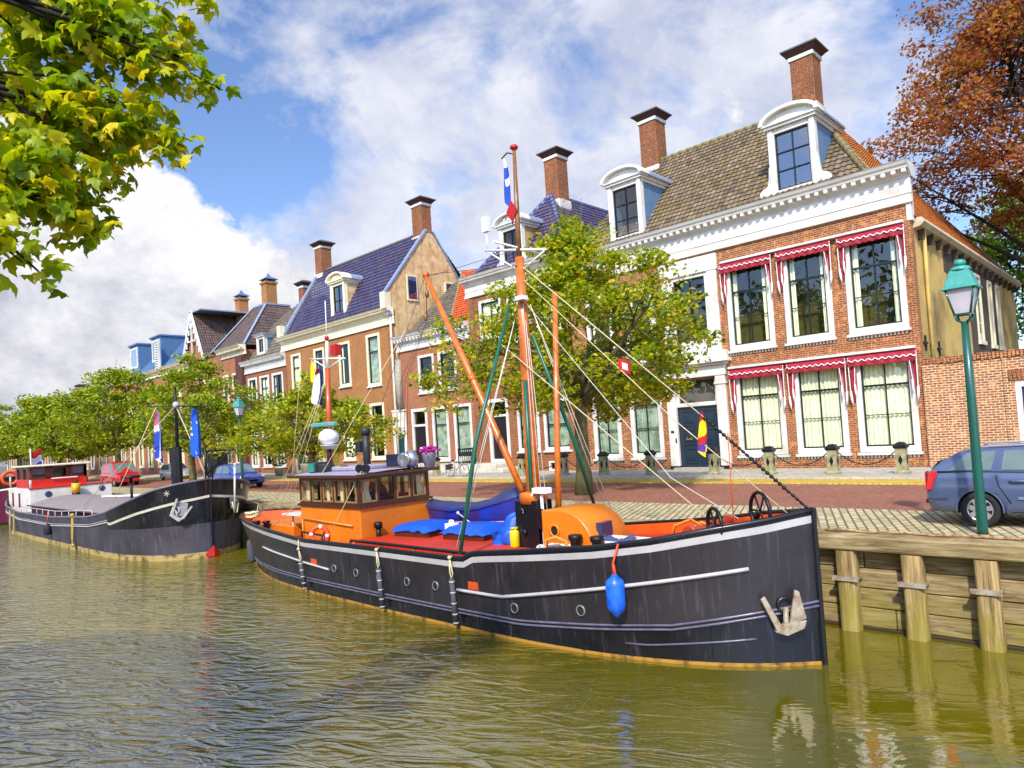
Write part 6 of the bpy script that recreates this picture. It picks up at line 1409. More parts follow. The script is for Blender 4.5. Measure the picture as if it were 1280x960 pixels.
m = MB(); m.tube([(-43.6,7.72,.3),(-43.6,7.72,.72)], .04, 6); m.build('ring_stand', M['iron_black'], BC)
# ------------------------------------------------------------------ bollards and chains along the pavement
def bollard_mesh(b):
    m = MB()
    def sq(w, z): return [(-w,-w,z),(w,-w,z),(w,w,z),(-w,w,z)]
    rows = [sq(.16,0),sq(.16,.05),sq(.125,.09),(sq(.115,.62)),sq(.125,.64)]
    for i in range(len(rows)-1):
        for k in range(4): m.quad(rows[i][k],rows[i][(k+1)%4],rows[i+1][(k+1)%4],rows[i+1][k])
    m.poly(rows[0][::-1]); m.poly(rows[-1]); m.build('shaft', M['stone_moss'], b, bevel=.012)
    m = MB(); rows = [sq(.12,.642),sq(.15,.67),sq(.15,.71),sq(.10,.76),sq(.09,.79),sq(.03,.81)]
    for i in range(len(rows)-1):
        for k in range(4): m.quad(rows[i][k],rows[i][(k+1)%4],rows[i+1][(k+1)%4],rows[i+1][k])
    m.poly(rows[0][::-1]); m.poly(rows[-1]); m.build('cap', M['iron_black'], b, bevel=.006)
    m = MB()
    for (dx, dy) in ((0,-1),(1,0),(-1,0)):
        c = Vector((dx*.121,dy*.121,.36)); t_ = Vector((-dy,dx,0)); n_ = Vector((dx,dy,0))
        m.prism([c-t_*.05, c-Vector((0,0,.13)), c+t_*.05, c+Vector((0,0,.13))], n_*.012)
    m.build('lozenge', M['iron_black'], b)
MT('stone_moss','a39a78',.9,var=.5,vscale=6,bump=.5,h2='6a6a3c')
bx = [-5.2,-6.87,-8.62,-10.35,-12.6,-14.5,-16.3,-18.35,-23.5,-25.6]
bl = ['stone bollard at the corner of the big house, beside the blue estate car','stone bollard in front of the middle lower window with red blind','stone bollard in front of the lower window between the dark door and the middle window','stone bollard standing before the door leaf half hidden by the small signal flag','stone bollard standing before the door pilaster towards the big tree','stone bollard between the two red-blinded windows towards the big tree from the door','stone bollard just beside the big tree trunk, towards the dark door','stone bollard close behind the orange mast of the barge','stone bollard near the iron stoop railing and the bicycles','stone bollard before the low house with the dark front door']
b0 = thing('bollard', bl[0], 'bollard', (0,0,0), 'bollards chained along the pavement'); bollard_mesh(b0); b0.location = (bx[0],19.4,.07)
for x, l in zip(bx[1:], bl[1:]): copy_tree(b0, (x,19.4,.07), 0, l)
cl_ = ['by the corner of the big house','under the middle and right lower windows','before the lower window beside the door','beside the dark door, left part','left of the dark door','near the tree trunk','behind the orange mast']
names = [(0,1,'dark chain slung between the corner bollard and the next one'),(1,2,'dark chain slung below the middle lower window of the big house'),(2,3,'dark chain slung between the lower window and the dark door'),(4,5,'dark chain slung before the window next to the dark door, tree side'),(5,6,'dark chain slung between the blinds and the big tree'),(6,7,'dark chain slung behind the big tree trunk'),(8,9,'dark chain slung before the low house with two tall windows')]
for a, b, lab in names:
    m = MB(); pts = cat_line((bx[a]-.12,19.4,.66),(bx[b]+.12,19.4,.66),.34,26)
    for i in range(len(pts)-1): p, q = pts[i], pts[i+1]; m.tube([p, p.lerp(q,.5), q], [.009,.021,.009], 5)
    tag(m.build('chain', M['iron_black'], loc=tuple(pts[13])), lab, 'chain', 'chains between the bollards')
# ------------------------------------------------------------------ lamps
def lamp(loc, h, label, s=1.0):
    L = thing('street_lamp', label, 'lamp', (0,0,0), 'green street lamps on the quay')
    m = MB(); m.lathe((0,0,0), [(.066*s,0),(.068*s,.10),(.062*s,.5),(.056*s,h*.5),(.045*s,h-.75)], 16); m.build('post', M['lamp_green'], L)
    z = h-.75
    m = MB()
    for k in range(4):
        a = math.pi/4+k*math.pi/2; c, q = math.cos(a), math.sin(a)
        m.tube([(0,0,z-.02),(c*.10*s,q*.10*s,z+.02),(c*.13*s,q*.13*s,z+.10)], .014*s, 6); m.tube([(c*.13*s,q*.13*s,z+.10),(c*.235*s,q*.235*s,z+.45)], .014*s, 6)
    for r_, zz in ((.13,z+.10),(.235,z+.45)):
        P = [(r_*s*math.cos(math.pi/4+k*math.pi/2), r_*s*math.sin(math.pi/4+k*math.pi/2), zz) for k in range(4)]
        for k in range(4): m.beam(P[k], P[(k+1)%4], .022*s)
    m.build('lantern_frame', M['lamp_green'], L)
    m = MB(); A = [(.125*s*math.cos(math.pi/4+k*math.pi/2), .125*s*math.sin(math.pi/4+k*math.pi/2), z+.10) for k in range(4)]; B = [(.23*s*math.cos(math.pi/4+k*math.pi/2), .23*s*math.sin(math.pi/4+k*math.pi/2), z+.45) for k in range(4)]
    for k in range(4): m.quad(A[k],A[(k+1)%4],B[(k+1)%4],B[k])
    m.build('pane', M['glass_lamp'], L, recalc=False)
    m = MB(); m.lathe((0,0,z+.12), [(.05*s,0),(.085*s,.12),(.085*s,.28),(.04*s,.32)], 12); m.build('diffuser', M['lamp_white'], L)
    m = MB(); a0 = math.pi/4
    m.lathe((0,0,z+.45), [(.285*s,-.02),(.29*s,.0),(.25*s,.03),(.17*s,.22),(.13*s,.25)], 4, 0, (0,0,1), False, a0); m.lathe((0,0,z+.70), [(.14*s,-.01),(.10*s,.04),(.06*s,.05)], 12); m.lathe((0,0,z+.75), [(.05*s,0),(.075*s,.03),(.07*s,.07),(.03*s,.09)], 12)
    m.build('hood', M['lamp_verdigris'], L, bevel=.008)
    L.location = loc; return L
l1 = lamp((-2.03,10.92,0), 3.58, 'green lantern street lamp on the quay edge in front of the blue estate car')
l2 = copy_tree(l1, (-29.6,13.55,0), .3, 'green lantern street lamp beside the navy hatchback, beyond the grey barge bow'); l2.scale = (1,1,1.10)
# ------------------------------------------------------------------ cars
MT('car_window','62726e',.08,var=.2,bump=0,spec=.6)
def lerp_st(st, n):
    xs = [s[0] for s in st]; X = np.linspace(xs[0], xs[-1], n); X = np.unique(np.concatenate([X, xs]))
    return [(x,)+tuple(float(np.interp(x, xs, [s[k] for s in st])) for k in range(1, len(st[0]))) for x in X]
def car(label, paint, lower, green, wins, wheels, wr, hw, loc, rotz=0, cat='car', rails=False, name='parked_car', fine=24, spokes=7, plate=None, extra=None):
    Cc = thing(name, label, cat, (0,0,0), 'cars parked along the street')
    # lower body: stations (x, z bottom, z shoulder, half width)
    m = MB(); rows = []
    for x, zb, zt, w_ in lerp_st(lower, fine):
        h = zt-zb
        half = [(w_*.86,zb),(w_*.96,zb+h*.10),(w_*.985,zb+h*.28),(w_,zb+h*.50),(w_*.995,zb+h*.66),(w_*.985,zb+h*.74),(w_*.965,zb+h*.90),(w_*.92,zb+h*.98),(w_*.80,zt+.008)]
        rows.append([(x,-y,z) for y, z in half] + [(x,0,zt+.022)] + [(x,y,z) for y, z in half[::-1]])
    m.grid(rows, 0, True, True); m.poly(rows[0]); m.poly(rows[-1][::-1])
    body = m.build('body', M[paint], Cc)
    m = MB()
    for wx in wheels: m.lathe((wx,-hw-.2,wr), [(wr*1.13,0),(wr*1.13,.2+hw*.42)], 40, 0, (0,1,0)); m.lathe((wx,hw+.2,wr), [(wr*1.13,0),(wr*1.13,.2+hw*.42)], 40, 0, (0,-1,0))
    cut = m.build('cutter', M['rubber_black'])
    md = body.modifiers.new('arches', 'BOOLEAN'); md.object = cut; md.operation = 'DIFFERENCE'; md.solver = 'EXACT'
    bpy.context.view_layer.update(); dg = bpy.context.evaluated_depsgraph_get()
    me = bpy.data.meshes.new_from_object(body.evaluated_get(dg)); body.modifiers.clear(); body.data = me
    bpy.data.objects.remove(cut)
    m = MB()
    for wx in wheels:
        for s_ in (-1, 1): m.tube([(wx+wr*1.15*math.cos(t_), s_*(hw*.985), wr+wr*1.15*math.sin(t_)) for t_ in np.linspace(-.15, math.pi+.15, 22)], .013, 6)
    m.build_each('arch_lip', M[paint], Cc)
    # greenhouse: stations (x, z belt, z roof, half width belt, half width roof)
    m = MB(); rows = []; gs = lerp_st(green, fine)
    for x, zb, zt, wb, wt_ in gs:
        half = [(wb,zb-.03),(wb*.985,zb),(wb+(wt_-wb)*.5,zb+(zt-zb)*.5),(wt_+.01,zb+(zt-zb)*.92),(wt_*.93,zt-.005)]
        rows.append([(x,-y,z) for y, z in half] + [(x,0,zt+.015)] + [(x,y,z) for y, z in half[::-1]])
    m.grid(rows, 0, True); m.poly(rows[0]); m.poly(rows[-1][::-1]); m.build('roof', M[paint], Cc)
    xs = [g[0] for g in gs]
    def gp(x, f, s_, o=.006):
        zb, zt, wb, wt_ = (float(np.interp(x, xs, [g[k] for g in gs])) for k in (1,2,3,4))
        return (x, s_*(wb+(wt_-wb)*f+o), zb+(zt-zb)*f)
    for (xa, xb, xc, xd) in wins:        # lower rear, lower front, upper front, upper rear
        for s_ in (-1, 1):
            m = MB(); n = 6
            m.grid([[gp(xa+(xb-xa)*i/n + ((xd-xa)+((xc-xb)-(xd-xa))*i/n)*k/4, .05+.80*k/4, s_) for i in range(n+1)] for k in range(5)], 0, True)
            m.build('side_window', M['car_window'], Cc, recalc=False)
    m = MB()
    f = green
    for (a, b) in ((0,1),(len(f)-1,len(f)-2)):
        p, q = f[a], f[b]; o = -.02 if a == 0 else .02
        def wp(k, s_): return (p[0]+(q[0]-p[0])*k+o*(1-k*.3), s_*(p[3]*.88+(q[4]*.90-p[3]*.88)*k), p[1]+(q[2]-p[1])*k+.02)
        m.quad(wp(.08,-1),wp(.08,1),wp(.9,1),wp(.9,-1))
    m.build_each('windscreen', M['car_window'], Cc, recalc=False)
    wh_ = None
    for wx in wheels:
        for s_ in (-1, 1):
            y = s_*(hw-.085)
            m = MB(); m.lathe((wx,y-s_*.07,wr), [(wr*.66,0),(wr*.94,.0),(wr,.03),(wr,.11),(wr*.95,.14),(wr*.68,.145),(wr*.64,.12)], 32, 0, (0,s_,0)); tw = m.build('wheel', M['tyre'], Cc)
            m = MB(); m.lathe((wx,y-s_*.05,wr), [(wr*.67,.0),(wr*.67,.115),(wr*.60,.12),(wr*.58,.05),(wr*.1,.05)], 28, 0, (0,s_,0))
            for k in range(spokes):
                a = 2*math.pi*k/spokes+.2; d = Vector((math.cos(a),0,math.sin(a))); c = Vector((wx,y+s_*.055,wr)); m.beam(c+d*.02, c+d*wr*.62, .062*wr/.235, .03, up=(0,1,0))
            m.lathe((wx,y+s_*.03,wr), [(.05,0),(.055,.03),(.03,.05)], 12, 0, (0,s_,0)); m.build('rim', M['alloy'], tw)
            m = MB(); m.lathe((wx,y-s_*.04,wr), [(wr*.6,0),(wr*.6,.02)], 20, 0, (0,s_,0)); m.build('brake_disc', M['plastic_dark'], tw)
    m = MB(); m.box(lower[0][0]+.25, lower[-1][0]-.25, -hw*.8, hw*.8, lower[2][1]-.0, lower[2][1]+.12); m.build('underbody', M['rubber_black'], Cc)
    if rails:
        m = MB()
        for s_ in (-1, 1): m.tube([gp(rails[0],.95,s_,.0),(rails[0]+.1,)+tuple(np.array(gp(rails[0]+.1,1.0,s_,-.02)[1:])+np.array((0,.03))),(rails[1]-.1,)+tuple(np.array(gp(rails[1]-.1,1.0,s_,-.02)[1:])+np.array((0,.03))),gp(rails[1],.95,s_,.0)], .014, 6)
        m.build_each('roof_rail', M['alloy'], Cc)
    if extra: extra(Cc, gp)
    Cc.location = loc; Cc.rotation_euler = (0,0,rotz); return Cc
def wagon_extra(Cc, gp):
    for s_ in (-1, 1):
        m = MB(); m.grid([[(.004+.11*u*(1-.25*(1-v))+.06*v, s_*(.595+.05*min(1,u*1.6+.2)+.006), .50+.25*v) for u in (0,.25,.6,1)] for v in (0,.5,1)], 0, True); m.build('tail_light', M['tail_red'], Cc, recalc=False)
        m = MB(); m.box(.002,.014,s_*.42,s_*.60,.52,.74); m.build('tail_light', M['tail_red'], Cc)
        for hx in (1.02, 1.9): 
            m = MB(); m.tube([(hx-.02,s_*.668,.615),(hx+.03,s_*.685,.62),(hx+.12,s_*.685,.622),(hx+.16,s_*.668,.62)], .017, 8); m.build('handle', M['car_blue'], Cc)
        m = MB()
        for pts in ([(.86,s_*.667,.70),(.88,s_*.668,.55),(1.0,s_*.668,.33)],[(1.70,s_*.668,.70),(1.72,s_*.668,.25)],[(1.0,s_*.668,.22),(2.5,s_*.668,.22)],[(.02,s_*.645,.37),(.28,s_*.664,.38)]): m.tube(pts, .0055, 4)
        m.build('shut_line', M['rubber_black'], Cc)
        m = MB(); m.beam((1.08,s_*.672,.40),(2.45,s_*.672,.40),.012,.035); m.build('rub_strip', MT('strip_bluegrey','6f7f9f',.4), Cc)
        m = MB(); m.tube([gp(.16,.0,s_,.004),gp(2.3,.0,s_,.006)], .012, 6); m.build('belt_moulding', M['plastic_dark'], Cc)
        m = MB(); m.ball((2.35,s_*.76,.78), .07, 8, 0, (.8,1.1,.8)); m.build('mirror', M['car_blue'], Cc)
    m = MB(); m.box(-.02,.04,-.56,.56,.30,.36); m.build('bumper_strip', M['plastic_dark'], Cc, bevel=.01)
    m = MB(); m.box(-.012,.0,-.2,.2,.48,.57); m.build('number_plate', MT('plate_yellow','e0b414',.4), Cc)
car('blue grey estate car parked on the cobbles behind the green lamp', 'car_blue',
    [(0,.30,.66,.56),(.03,.24,.72,.615),(.16,.19,.755,.645),(.5,.17,.765,.665),(1.7,.17,.74,.67),(2.4,.17,.72,.665),(2.9,.18,.66,.65),(3.25,.19,.58,.61),(3.38,.24,.50,.52),(3.41,.28,.46,.46)],
    [(.07,.735,.75,.60,.57),(.20,.745,.88,.612,.545),(.42,.75,1.01,.62,.505),(.75,.75,1.05,.625,.495),(1.3,.745,1.068,.628,.495),(1.75,.735,1.055,.628,.495),(2.1,.725,.99,.625,.50),(2.72,.70,.72,.60,.56)],
    [(.30,.80,.86,.52),(.92,1.62,1.58,.95),(1.70,2.40,2.0,1.68)], (.64,2.62), .235, .665, (-2.80,12.12,0), 0, rails=(.5,1.8), extra=wagon_extra, fine=40).scale = (1.03,1.03,1.05)
def hatch_extra(Cc, gp):
    for s_ in (-1, 1):
        m = MB(); m.ball((2.83,s_*.5,.50), .10, 10, 0, (.5,1,.7)); m.build('headlight', M['headlamp'], Cc)
        m = MB(); m.ball((2.05,s_*.70,.72), .07, 8, 0, (.8,1.1,.8)); m.build('mirror', M['car_navy'], Cc)
    m = MB(); m.box(2.88,2.90,-.2,.2,.30,.38); m.build('number_plate', M['white_plastic'], Cc)
    m = MB(); m.box(2.86,2.89,-.36,.36,.40,.46); m.build('grille', M['plastic_dark'], Cc)
low_h = [(0,.28,.64,.52),(.1,.2,.70,.60),(.5,.17,.70,.62),(2.0,.17,.66,.62),(2.6,.18,.58,.60),(2.84,.22,.50,.54),(2.9,.26,.46,.46)]
gr_h = [(.03,.66,.70,.55,.52),(.25,.69,1.02,.58,.47),(.8,.69,1.10,.585,.47),(1.5,.68,1.08,.585,.47),(2.15,.66,.69,.56,.52)]
wi_h = [(.28,.95,.95,.40),(1.02,1.85,1.5,1.0)]
car('navy hatchback parked behind the bow of the grey barge, next to a green lamp', 'car_navy', low_h, gr_h, wi_h, (.52,2.3), .215, .625, (-32.6,14.1,0), .0, extra=hatch_extra)
def van_extra(Cc, gp):
    m = MB(); m.box(-.01,.01,-.62,.62,.62,.95); m.build('rear_window', M['car_window'], Cc)
low_v = [(0,.26,.80,.62),(.05,.2,.86,.66),(2.5,.2,.84,.66),(3.1,.22,.70,.62),(3.3,.26,.55,.52)]
car('red van with sloping front parked beside the tree beyond the white deckhouse', 'van_red', low_v,
    [(0,.84,.95,.62,.58),(.06,.85,1.45,.63,.57),(1.6,.85,1.48,.63,.57),(2.2,.83,1.42,.63,.56),(2.95,.74,.78,.60,.54)], [(1.62,2.50,2.15,1.66)], (.6,2.6), .24, .665, (-48.7,13.9,0), .0, 'van', name='red_van', extra=van_extra)
car('white car standing before the houses, seen under the trees beyond the red van', 'car_white', low_h, gr_h, wi_h, (.52,2.3), .215, .625, (-50.5,17.9,0), .0)
car('pale car at the far end of the street, just above the maroon boat', 'car_white', low_h, gr_h, wi_h, (.52,2.3), .215, .625, (-66,14.6,0), .05)
car('dark teal car parked far along the quay, next to the pale one', 'door_teal', low_h, gr_h, wi_h, (.52,2.3), .215, .625, (-60.5,14.2,0), .05)
# ------------------------------------------------------------------ bicycles
def bicycle(label):
    B = thing('bicycle', label, 'bicycle', (0,0,0), 'bicycles parked on the pavement')
    for x in (-.38,.38):
        m = MB(); m.tube([(x+.245*math.cos(t_),0,.255+.245*math.sin(t_)) for t_ in np.linspace(0,2*math.pi,28,endpoint=False)], .013, 6, closed=True); w_ = m.build('wheel', M['tyre'], B)
        m = MB(); m.tube([(x+.228*math.cos(t_),0,.255+.228*math.sin(t_)) for t_ in np.linspace(0,2*math.pi,28,endpoint=False)], .008, 5, closed=True)
        for k in range(12): t_ = k*math.pi/6; m.tube([(x,0,.255),(x+.225*math.cos(t_),0,.255+.225*math.sin(t_))], .003, 4)
        m.build('rim', M['alloy'], w_)
    m = MB()
    for p, q in (((-.38,0,.255),(-.05,0,.25)),((-.05,0,.25),(-.14,0,.62)),((-.38,0,.255),(-.13,0,.55)),((-.05,0,.25),(.28,0,.58)),((-.13,0,.56),(.26,0,.62)),((.25,0,.68),(.38,0,.255))): m.tube([p,q], .014, 6)
    m.build('frame', M['frame_grey'] if 'frame_grey' in M else MT('frame_grey','8a8c90',.3,metal=.3), B)
    m = MB(); m.tube([(.16,-.22,.80),(.27,-.18,.80),(.27,0,.76),(.27,.18,.80),(.16,.22,.80)], .013, 6); m.tube([(.25,0,.66),(.27,0,.77)], .013, 6); m.build('handlebar', M['steel'], B)
    m = MB(); m.ball((-.16,0,.67), .10, 10, 0, (1.2,.6,.32)); m.build('saddle', M['rubber_black'], B)
    m = MB(); m.box(-.52,-.30,-.13,-.06,.30,.52); m.box(-.52,-.30,.06,.13,.30,.52); m.build('pannier', M['plastic_dark'], B, bevel=.02)
    return B
bk = bicycle('bicycle with dark panniers leaning by the iron stoop railing'); bk.location = (-21.6,18.95,.07); bk.rotation_euler = (R(6),0,.15)
c_ = copy_tree(bk, (-36.2,15.2,.0), 1.1, 'bicycle standing at the tree behind the grey barge bow')
c_ = copy_tree(bk, (-27.2,20.9,.07), .1, 'bicycle parked against the wall of the low house, by its dark front door')
# ------------------------------------------------------------------ potted plants, cabinet, tree guard
def potted(loc, r_, h, label, mt_, n, shape=1.0, box=False):
    P = thing('potted_plant', label, 'plant', loc, 'plants in pots on the pavement'); x, y, z = loc
    m = MB(); m.lathe((x,y,z), [(r_*.6,0),(r_*.8,h*.42),(r_*.85,h*.45),(r_*.7,h*.45)], 14); m.build('pot', M['stone_grey'], P)
    rr = np.random.RandomState(int(abs(x)*7)); pts = rr.normal(0, 1, (n,3)); pts /= np.maximum(.4, np.linalg.norm(pts, axis=1))[:,None]; pts = pts*np.array([r_*1.2,r_*1.2,h*.42*shape]) + np.array([x,y,z+h*.85])
    leaves('foliage', M[mt_], P, pts, .11, rr)
def leaves(name, mt_, parent, pts, size, rr, flat=.5, shape=None, droop=0.0):
    """thousands of single folded leaves as one mesh"""
    n = len(pts); pts = np.asarray(pts, float)
    off = Vector((0,0,0)); q = parent
    while q is not None: off += q.location; q = q.parent
    N = rr.normal(0, 1, (n,3)); N[:,2] = np.abs(N[:,2])*(1+flat*2)+.15; N /= np.linalg.norm(N, axis=1)[:,None]
    A = rr.normal(0, 1, (n,3)); A[:,2] -= droop; A -= N*(A*N).sum(1)[:,None]; A /= np.linalg.norm(A, axis=1)[:,None]; B = np.cross(N, A)
    s_ = size*rr.uniform(.65, 1.3, n)
    sh = shape or [(-.5,0,0),(-.12,.33,.07),(.5,0,-.06),(-.12,-.33,.07)]; k = len(sh)
    V = np.empty((n,k,3))
    for i, (a, b, c) in enumerate(sh): V[:,i,:] = pts + (A*a + B*b + N*c)*s_[:,None]
    V = V.reshape(-1,3) - np.array(off)
    me = bpy.data.meshes.new(name)
    if k == 4: F = [(0,2,1),(0,3,2)]
    else: F = [(0,i,i+1) for i in range(1, k-1)]
    idx = (np.arange(n)[:,None,None]*k + np.array(F)[None]).reshape(-1)
    nf = n*len(F); me.vertices.add(n*k); me.vertices.foreach_set('co', V.astype(np.float32).ravel()); me.loops.add(nf*3); me.loops.foreach_set('vertex_index', idx.astype(np.int32)); me.polygons.add(nf); me.polygons.foreach_set('loop_start', np.arange(0, nf*3, 3, dtype=np.int32)); me.polygons.foreach_set('loop_total', np.full(nf, 3, np.int32))
    me.materials.append(mt_); me.update(); me.validate()
    o = bpy.data.objects.new(name, me); COL.objects.link(o)
    if parent is not None: o.parent = parent
    return o
M['leaf_street'] = leaf_mat('leaf_street', [(.16,'425e0c'),(.40,'7e9a12'),(.60,'b4b418'),(.85,'d0b428')], .45)
M['leaf_far'] = leaf_mat('leaf_far', [(.15,'3c580c'),(.4,'728e12'),(.62,'a4ae18'),(.88,'c4b428')], .4)
M['leaf_maple'] = leaf_mat('leaf_maple', [(.15,'5a7a0c'),(.42,'8aa412'),(.62,'b8c018'),(.80,'dccc24'),(.92,'b87c18')], .5)
M['leaf_beech'] = leaf_mat('leaf_beech', [(.15,'5c3230'),(.36,'944e2c'),(.55,'bc7040'),(.74,'a07c38'),(.9,'707424')], .45)
M['leaf_green'] = leaf_mat('leaf_green', [(.2,'2a4a0c'),(.5,'587810'),(.8,'8a9a1c')], .35)
potted((-38.0,19.6,.07), .35, 1.0, 'clipped box plant in a stone pot before the white-corniced house', 'leaf_green', 500, .7)
potted((-34.6,19.6,.07), .6, 1.5, 'large leafy shrub in a stone pot before the purple-roofed house', 'leaf_green', 1100)
potted((-32.6,19.7,.07), .4, 1.1, 'small leafy pot plant beside the large leafy shrub', 'leaf_far', 500)
m = MB(); m.box(-38.2,-37.0,15.6,16.2,0,1.55); m.box(-38.25,-36.95,15.55,16.25,1.55,1.62); cb = m.build('information_board', MT('board_dark','3a3c3c',.5,var=.2), loc=(-37.6,15.9,0), bevel=.02); tag(cb, 'tall dark cabinet on the quay behind the grey barge mast', 'cabinet')
m = MB(); m.box(-27.9,-26.5,11.0,11.4,.25,.32); m.box(-27.8,-27.7,11.05,11.35,0,.25); m.box(-26.7,-26.6,11.05,11.35,0,.25); tag(m.build('bench', M['quay_wood'], loc=(-27.2,11.2,0), bevel=.01), 'low wooden bench on the quay beyond the grey hatch cover', 'bench')
# ------------------------------------------------------------------ trees
def tree(name, label, loc, th, tr, crown, nclump, nleaf, size, lm, seed, bark='bark', group='trees along the quay', lean=(0,0), nbr=14, flat=.32, spread=.55, twigs=0, taper=.35, prof=None, lobes=3):
    """crown = (cx, cy, cz, rx, ry, rz) relative to the foot; limbs reach the clumps, leaves sit round the limb ends"""
    rr = np.random.RandomState(seed); T = thing(name, label, 'tree', loc, group)
    L = Vector(loc); m = MB(); cx, cy, cz, rx, ry, rz = crown
    fork = Vector((lean[0], lean[1], th)); pts = [Vector((0,0,-.05)), Vector((lean[0]*.15+.03,lean[1]*.2,th*.3)), Vector((lean[0]*.5-.02,lean[1]*.5,th*.7)), fork]
    m.tube([L+p for p in pts], [tr*1.35, tr*1.02, tr*.9, tr*.85], 12)
    C_ = Vector((cx,cy,cz)); cl = []
    while prof and len(cl) < nclump:
        zs_ = [q[0] for q in prof]; z_ = rr.uniform(zs_[0], zs_[-1]); R_ = float(np.interp(z_, zs_, [q[1] for q in prof])); t_ = rr.uniform(0, 2*math.pi)
        if rr.rand() > R_/max(q[1] for q in prof) + .1: continue
        R_ *= 1+.16*math.sin(lobes*t_+seed)+.12*math.sin(5*t_+z_*3+seed*2); q_ = R_*rr.uniform(.18, 1)**.6
        cl.append(Vector((cx+q_*math.cos(t_)*rx, cy+q_*math.sin(t_)*ry, z_ + .25*math.sin(2*t_+seed) - .12*(q_/max(R_,.1))**2)))
    while len(cl) < nclump:
        p = rr.uniform(-1, 1, 3); d = np.linalg.norm(p)
        if d > 1 or d < .25: continue
        if rr.rand() > .35 + .65*d: continue
        w_ = (1-taper*max(0, p[2]))-.22*math.sin(3.1*math.atan2(p[1],p[0])+seed)-.18*math.sin(5*p[2]+seed*2)
        cl.append(C_ + Vector((p[0]*rx*w_, p[1]*ry*w_, p[2]*rz*w_)))
    ctrl = []
    for k in range(nbr):
        tgt = cl[k*len(cl)//nbr]; mid = fork.lerp(tgt, .45) + Vector((rr.normal(0,.28),rr.normal(0,.28),.10+rr.rand()*.5)); e = fork.lerp(tgt, .96)
        st = pts[-1] - Vector((0,0,rr.uniform(0,.35)*th*.3)); m.tube([L+st, L+mid, L+e], [tr*.55, tr*.3, tr*.08], 6); ctrl.append((mid, e, tr*.3))
    for c in cl[::2]:
        b = min(ctrl, key=lambda q: (q[0]-c).length); s_ = b[0].lerp(b[1], rr.uniform(.15,.75)); m.tube([L+s_, L+s_.lerp(c,.5)+Vector((0,0,.1)), L+c], [b[2]*.5, b[2]*.28, .008], 4)
    for k in range(twigs):
        s_ = C_ + Vector((rr.normal(0,rx*.22),rr.normal(0,ry*.2),rz*.75)); s_ = min(cl, key=lambda q: (q-s_).length); e = s_ + Vector((rr.normal(.05,.16),rr.normal(0,.2),rr.uniform(.6,1.3)))
        md = s_.lerp(e,.5)+Vector((rr.normal(0,.06),0,0)); m.tube([L+s_, L+md, L+e], [.016,.010,.004], 4)
        for q in range(3): f_ = s_.lerp(e, rr.uniform(.35,.9)); m.tube([L+f_, L+f_+Vector((rr.normal(0,.12),rr.normal(0,.12),rr.uniform(.1,.3)))], [.007,.003], 3)
    m.build('trunk', M[bark], T)
    P = []
    per = nleaf//nclump
    for c in cl:
        r_ = spread*rr.uniform(.6,1.25); q = rr.normal(0, 1, (per,3)); q /= np.maximum(.55, np.linalg.norm(q, axis=1))[:,None]; q *= rr.rand(per,1)**.4
        P.append(np.array(L+c)[None] + q*np.array([r_, r_, r_*flat*1.3]))
    leaves('crown', lm, T, np.concatenate(P), size, rr)
    return T
PB = [(2.25,1.7),(2.8,3.2),(3.6,3.75),(4.4,3.5),(5.2,2.75),(5.9,1.9),(6.6,1.0),(7.05,.35)]
tree('street_tree', 'broad yellow-green street tree behind the orange mast, before the big house', (-11.4,14.32,0), 2.5, .19, (-.05,.1,4.8,1.0,.85,2.6), 300, 27000, .135, M['leaf_street'], 21, lean=(.12,0), twigs=12, nbr=24, flat=.42, spread=.54, prof=PB)
sc_ = lambda P, kz, kr, z0=0: [(z0+z*kz, r*kr) for z, r in P]
tree('street_tree', 'small street tree before the purple-roofed house, behind the radar mast', (-25.0,14.3,0), 1.4, .15, (.0,.1,3.1,1.0,.75,1.6), 150, 12500, .155, M['leaf_street'], 22, nbr=14, flat=.4, spread=.55, prof=sc_(PB,.58,1.06,.25))
tree('street_tree', 'yellow-green street tree behind the grey barge bow and its blue flag', (-37.0,14.3,0), 1.9, .18, (-.3,.2,4.4,1.0,.8,2.6), 170, 15000, .18, M['leaf_far'], 23, nbr=16, flat=.42, spread=.68, prof=sc_(PB,.97,1.22,-.2))
tree('street_tree', 'street tree standing beside the red van', (-49.4,14.5,0), 2.3, .19, (-.2,.2,5.0,1.0,.8,2.8), 170, 15000, .215, M['leaf_far'], 24, nbr=16, flat=.42, spread=.8, twigs=4, prof=sc_(PB,1.04,1.45,.0))
for k, (x, kz, kr, lab) in enumerate(((-63,.98,1.40,'street tree seen above the red deckhouse of the grey barge'),(-77,1.10,1.62,'street tree above the maroon boat, third from the far end of the visible row'),(-93,1.05,1.75,'street tree second from the far end of the visible row'),(-110,1.22,1.9,'street tree at the far end of the visible row'))):
    tree('street_tree', lab, (x,14.4,0), 2.3, .2, (0,.2,5,1.0,.75,2.7), 140, 13000, .26, M['leaf_far'], 30+k, nbr=12, flat=.45, spread=.9, prof=sc_(PB,kz,kr))
tree('copper_beech', 'tall copper beech with russet leaves behind the garden wall', (-1.4,33.0,0), 5.0, .24, (-.5,0,14.2,7.0,5.6,6.2), 800, 56000, .17, M['leaf_beech'], 41, bark='bark_dark', group=None, nbr=44, flat=.42, spread=.80, taper=.1)
tree('green_tree', 'pale green tree lower down behind the copper beech and orange roof', (-3.8,49.0,0), 4.0, .4, (0,0,10.0,5.6,5,4.8), 220, 12000, .32, M['leaf_green'], 42, bark='bark_dark', group=None, nbr=16, flat=.5, spread=1.0)
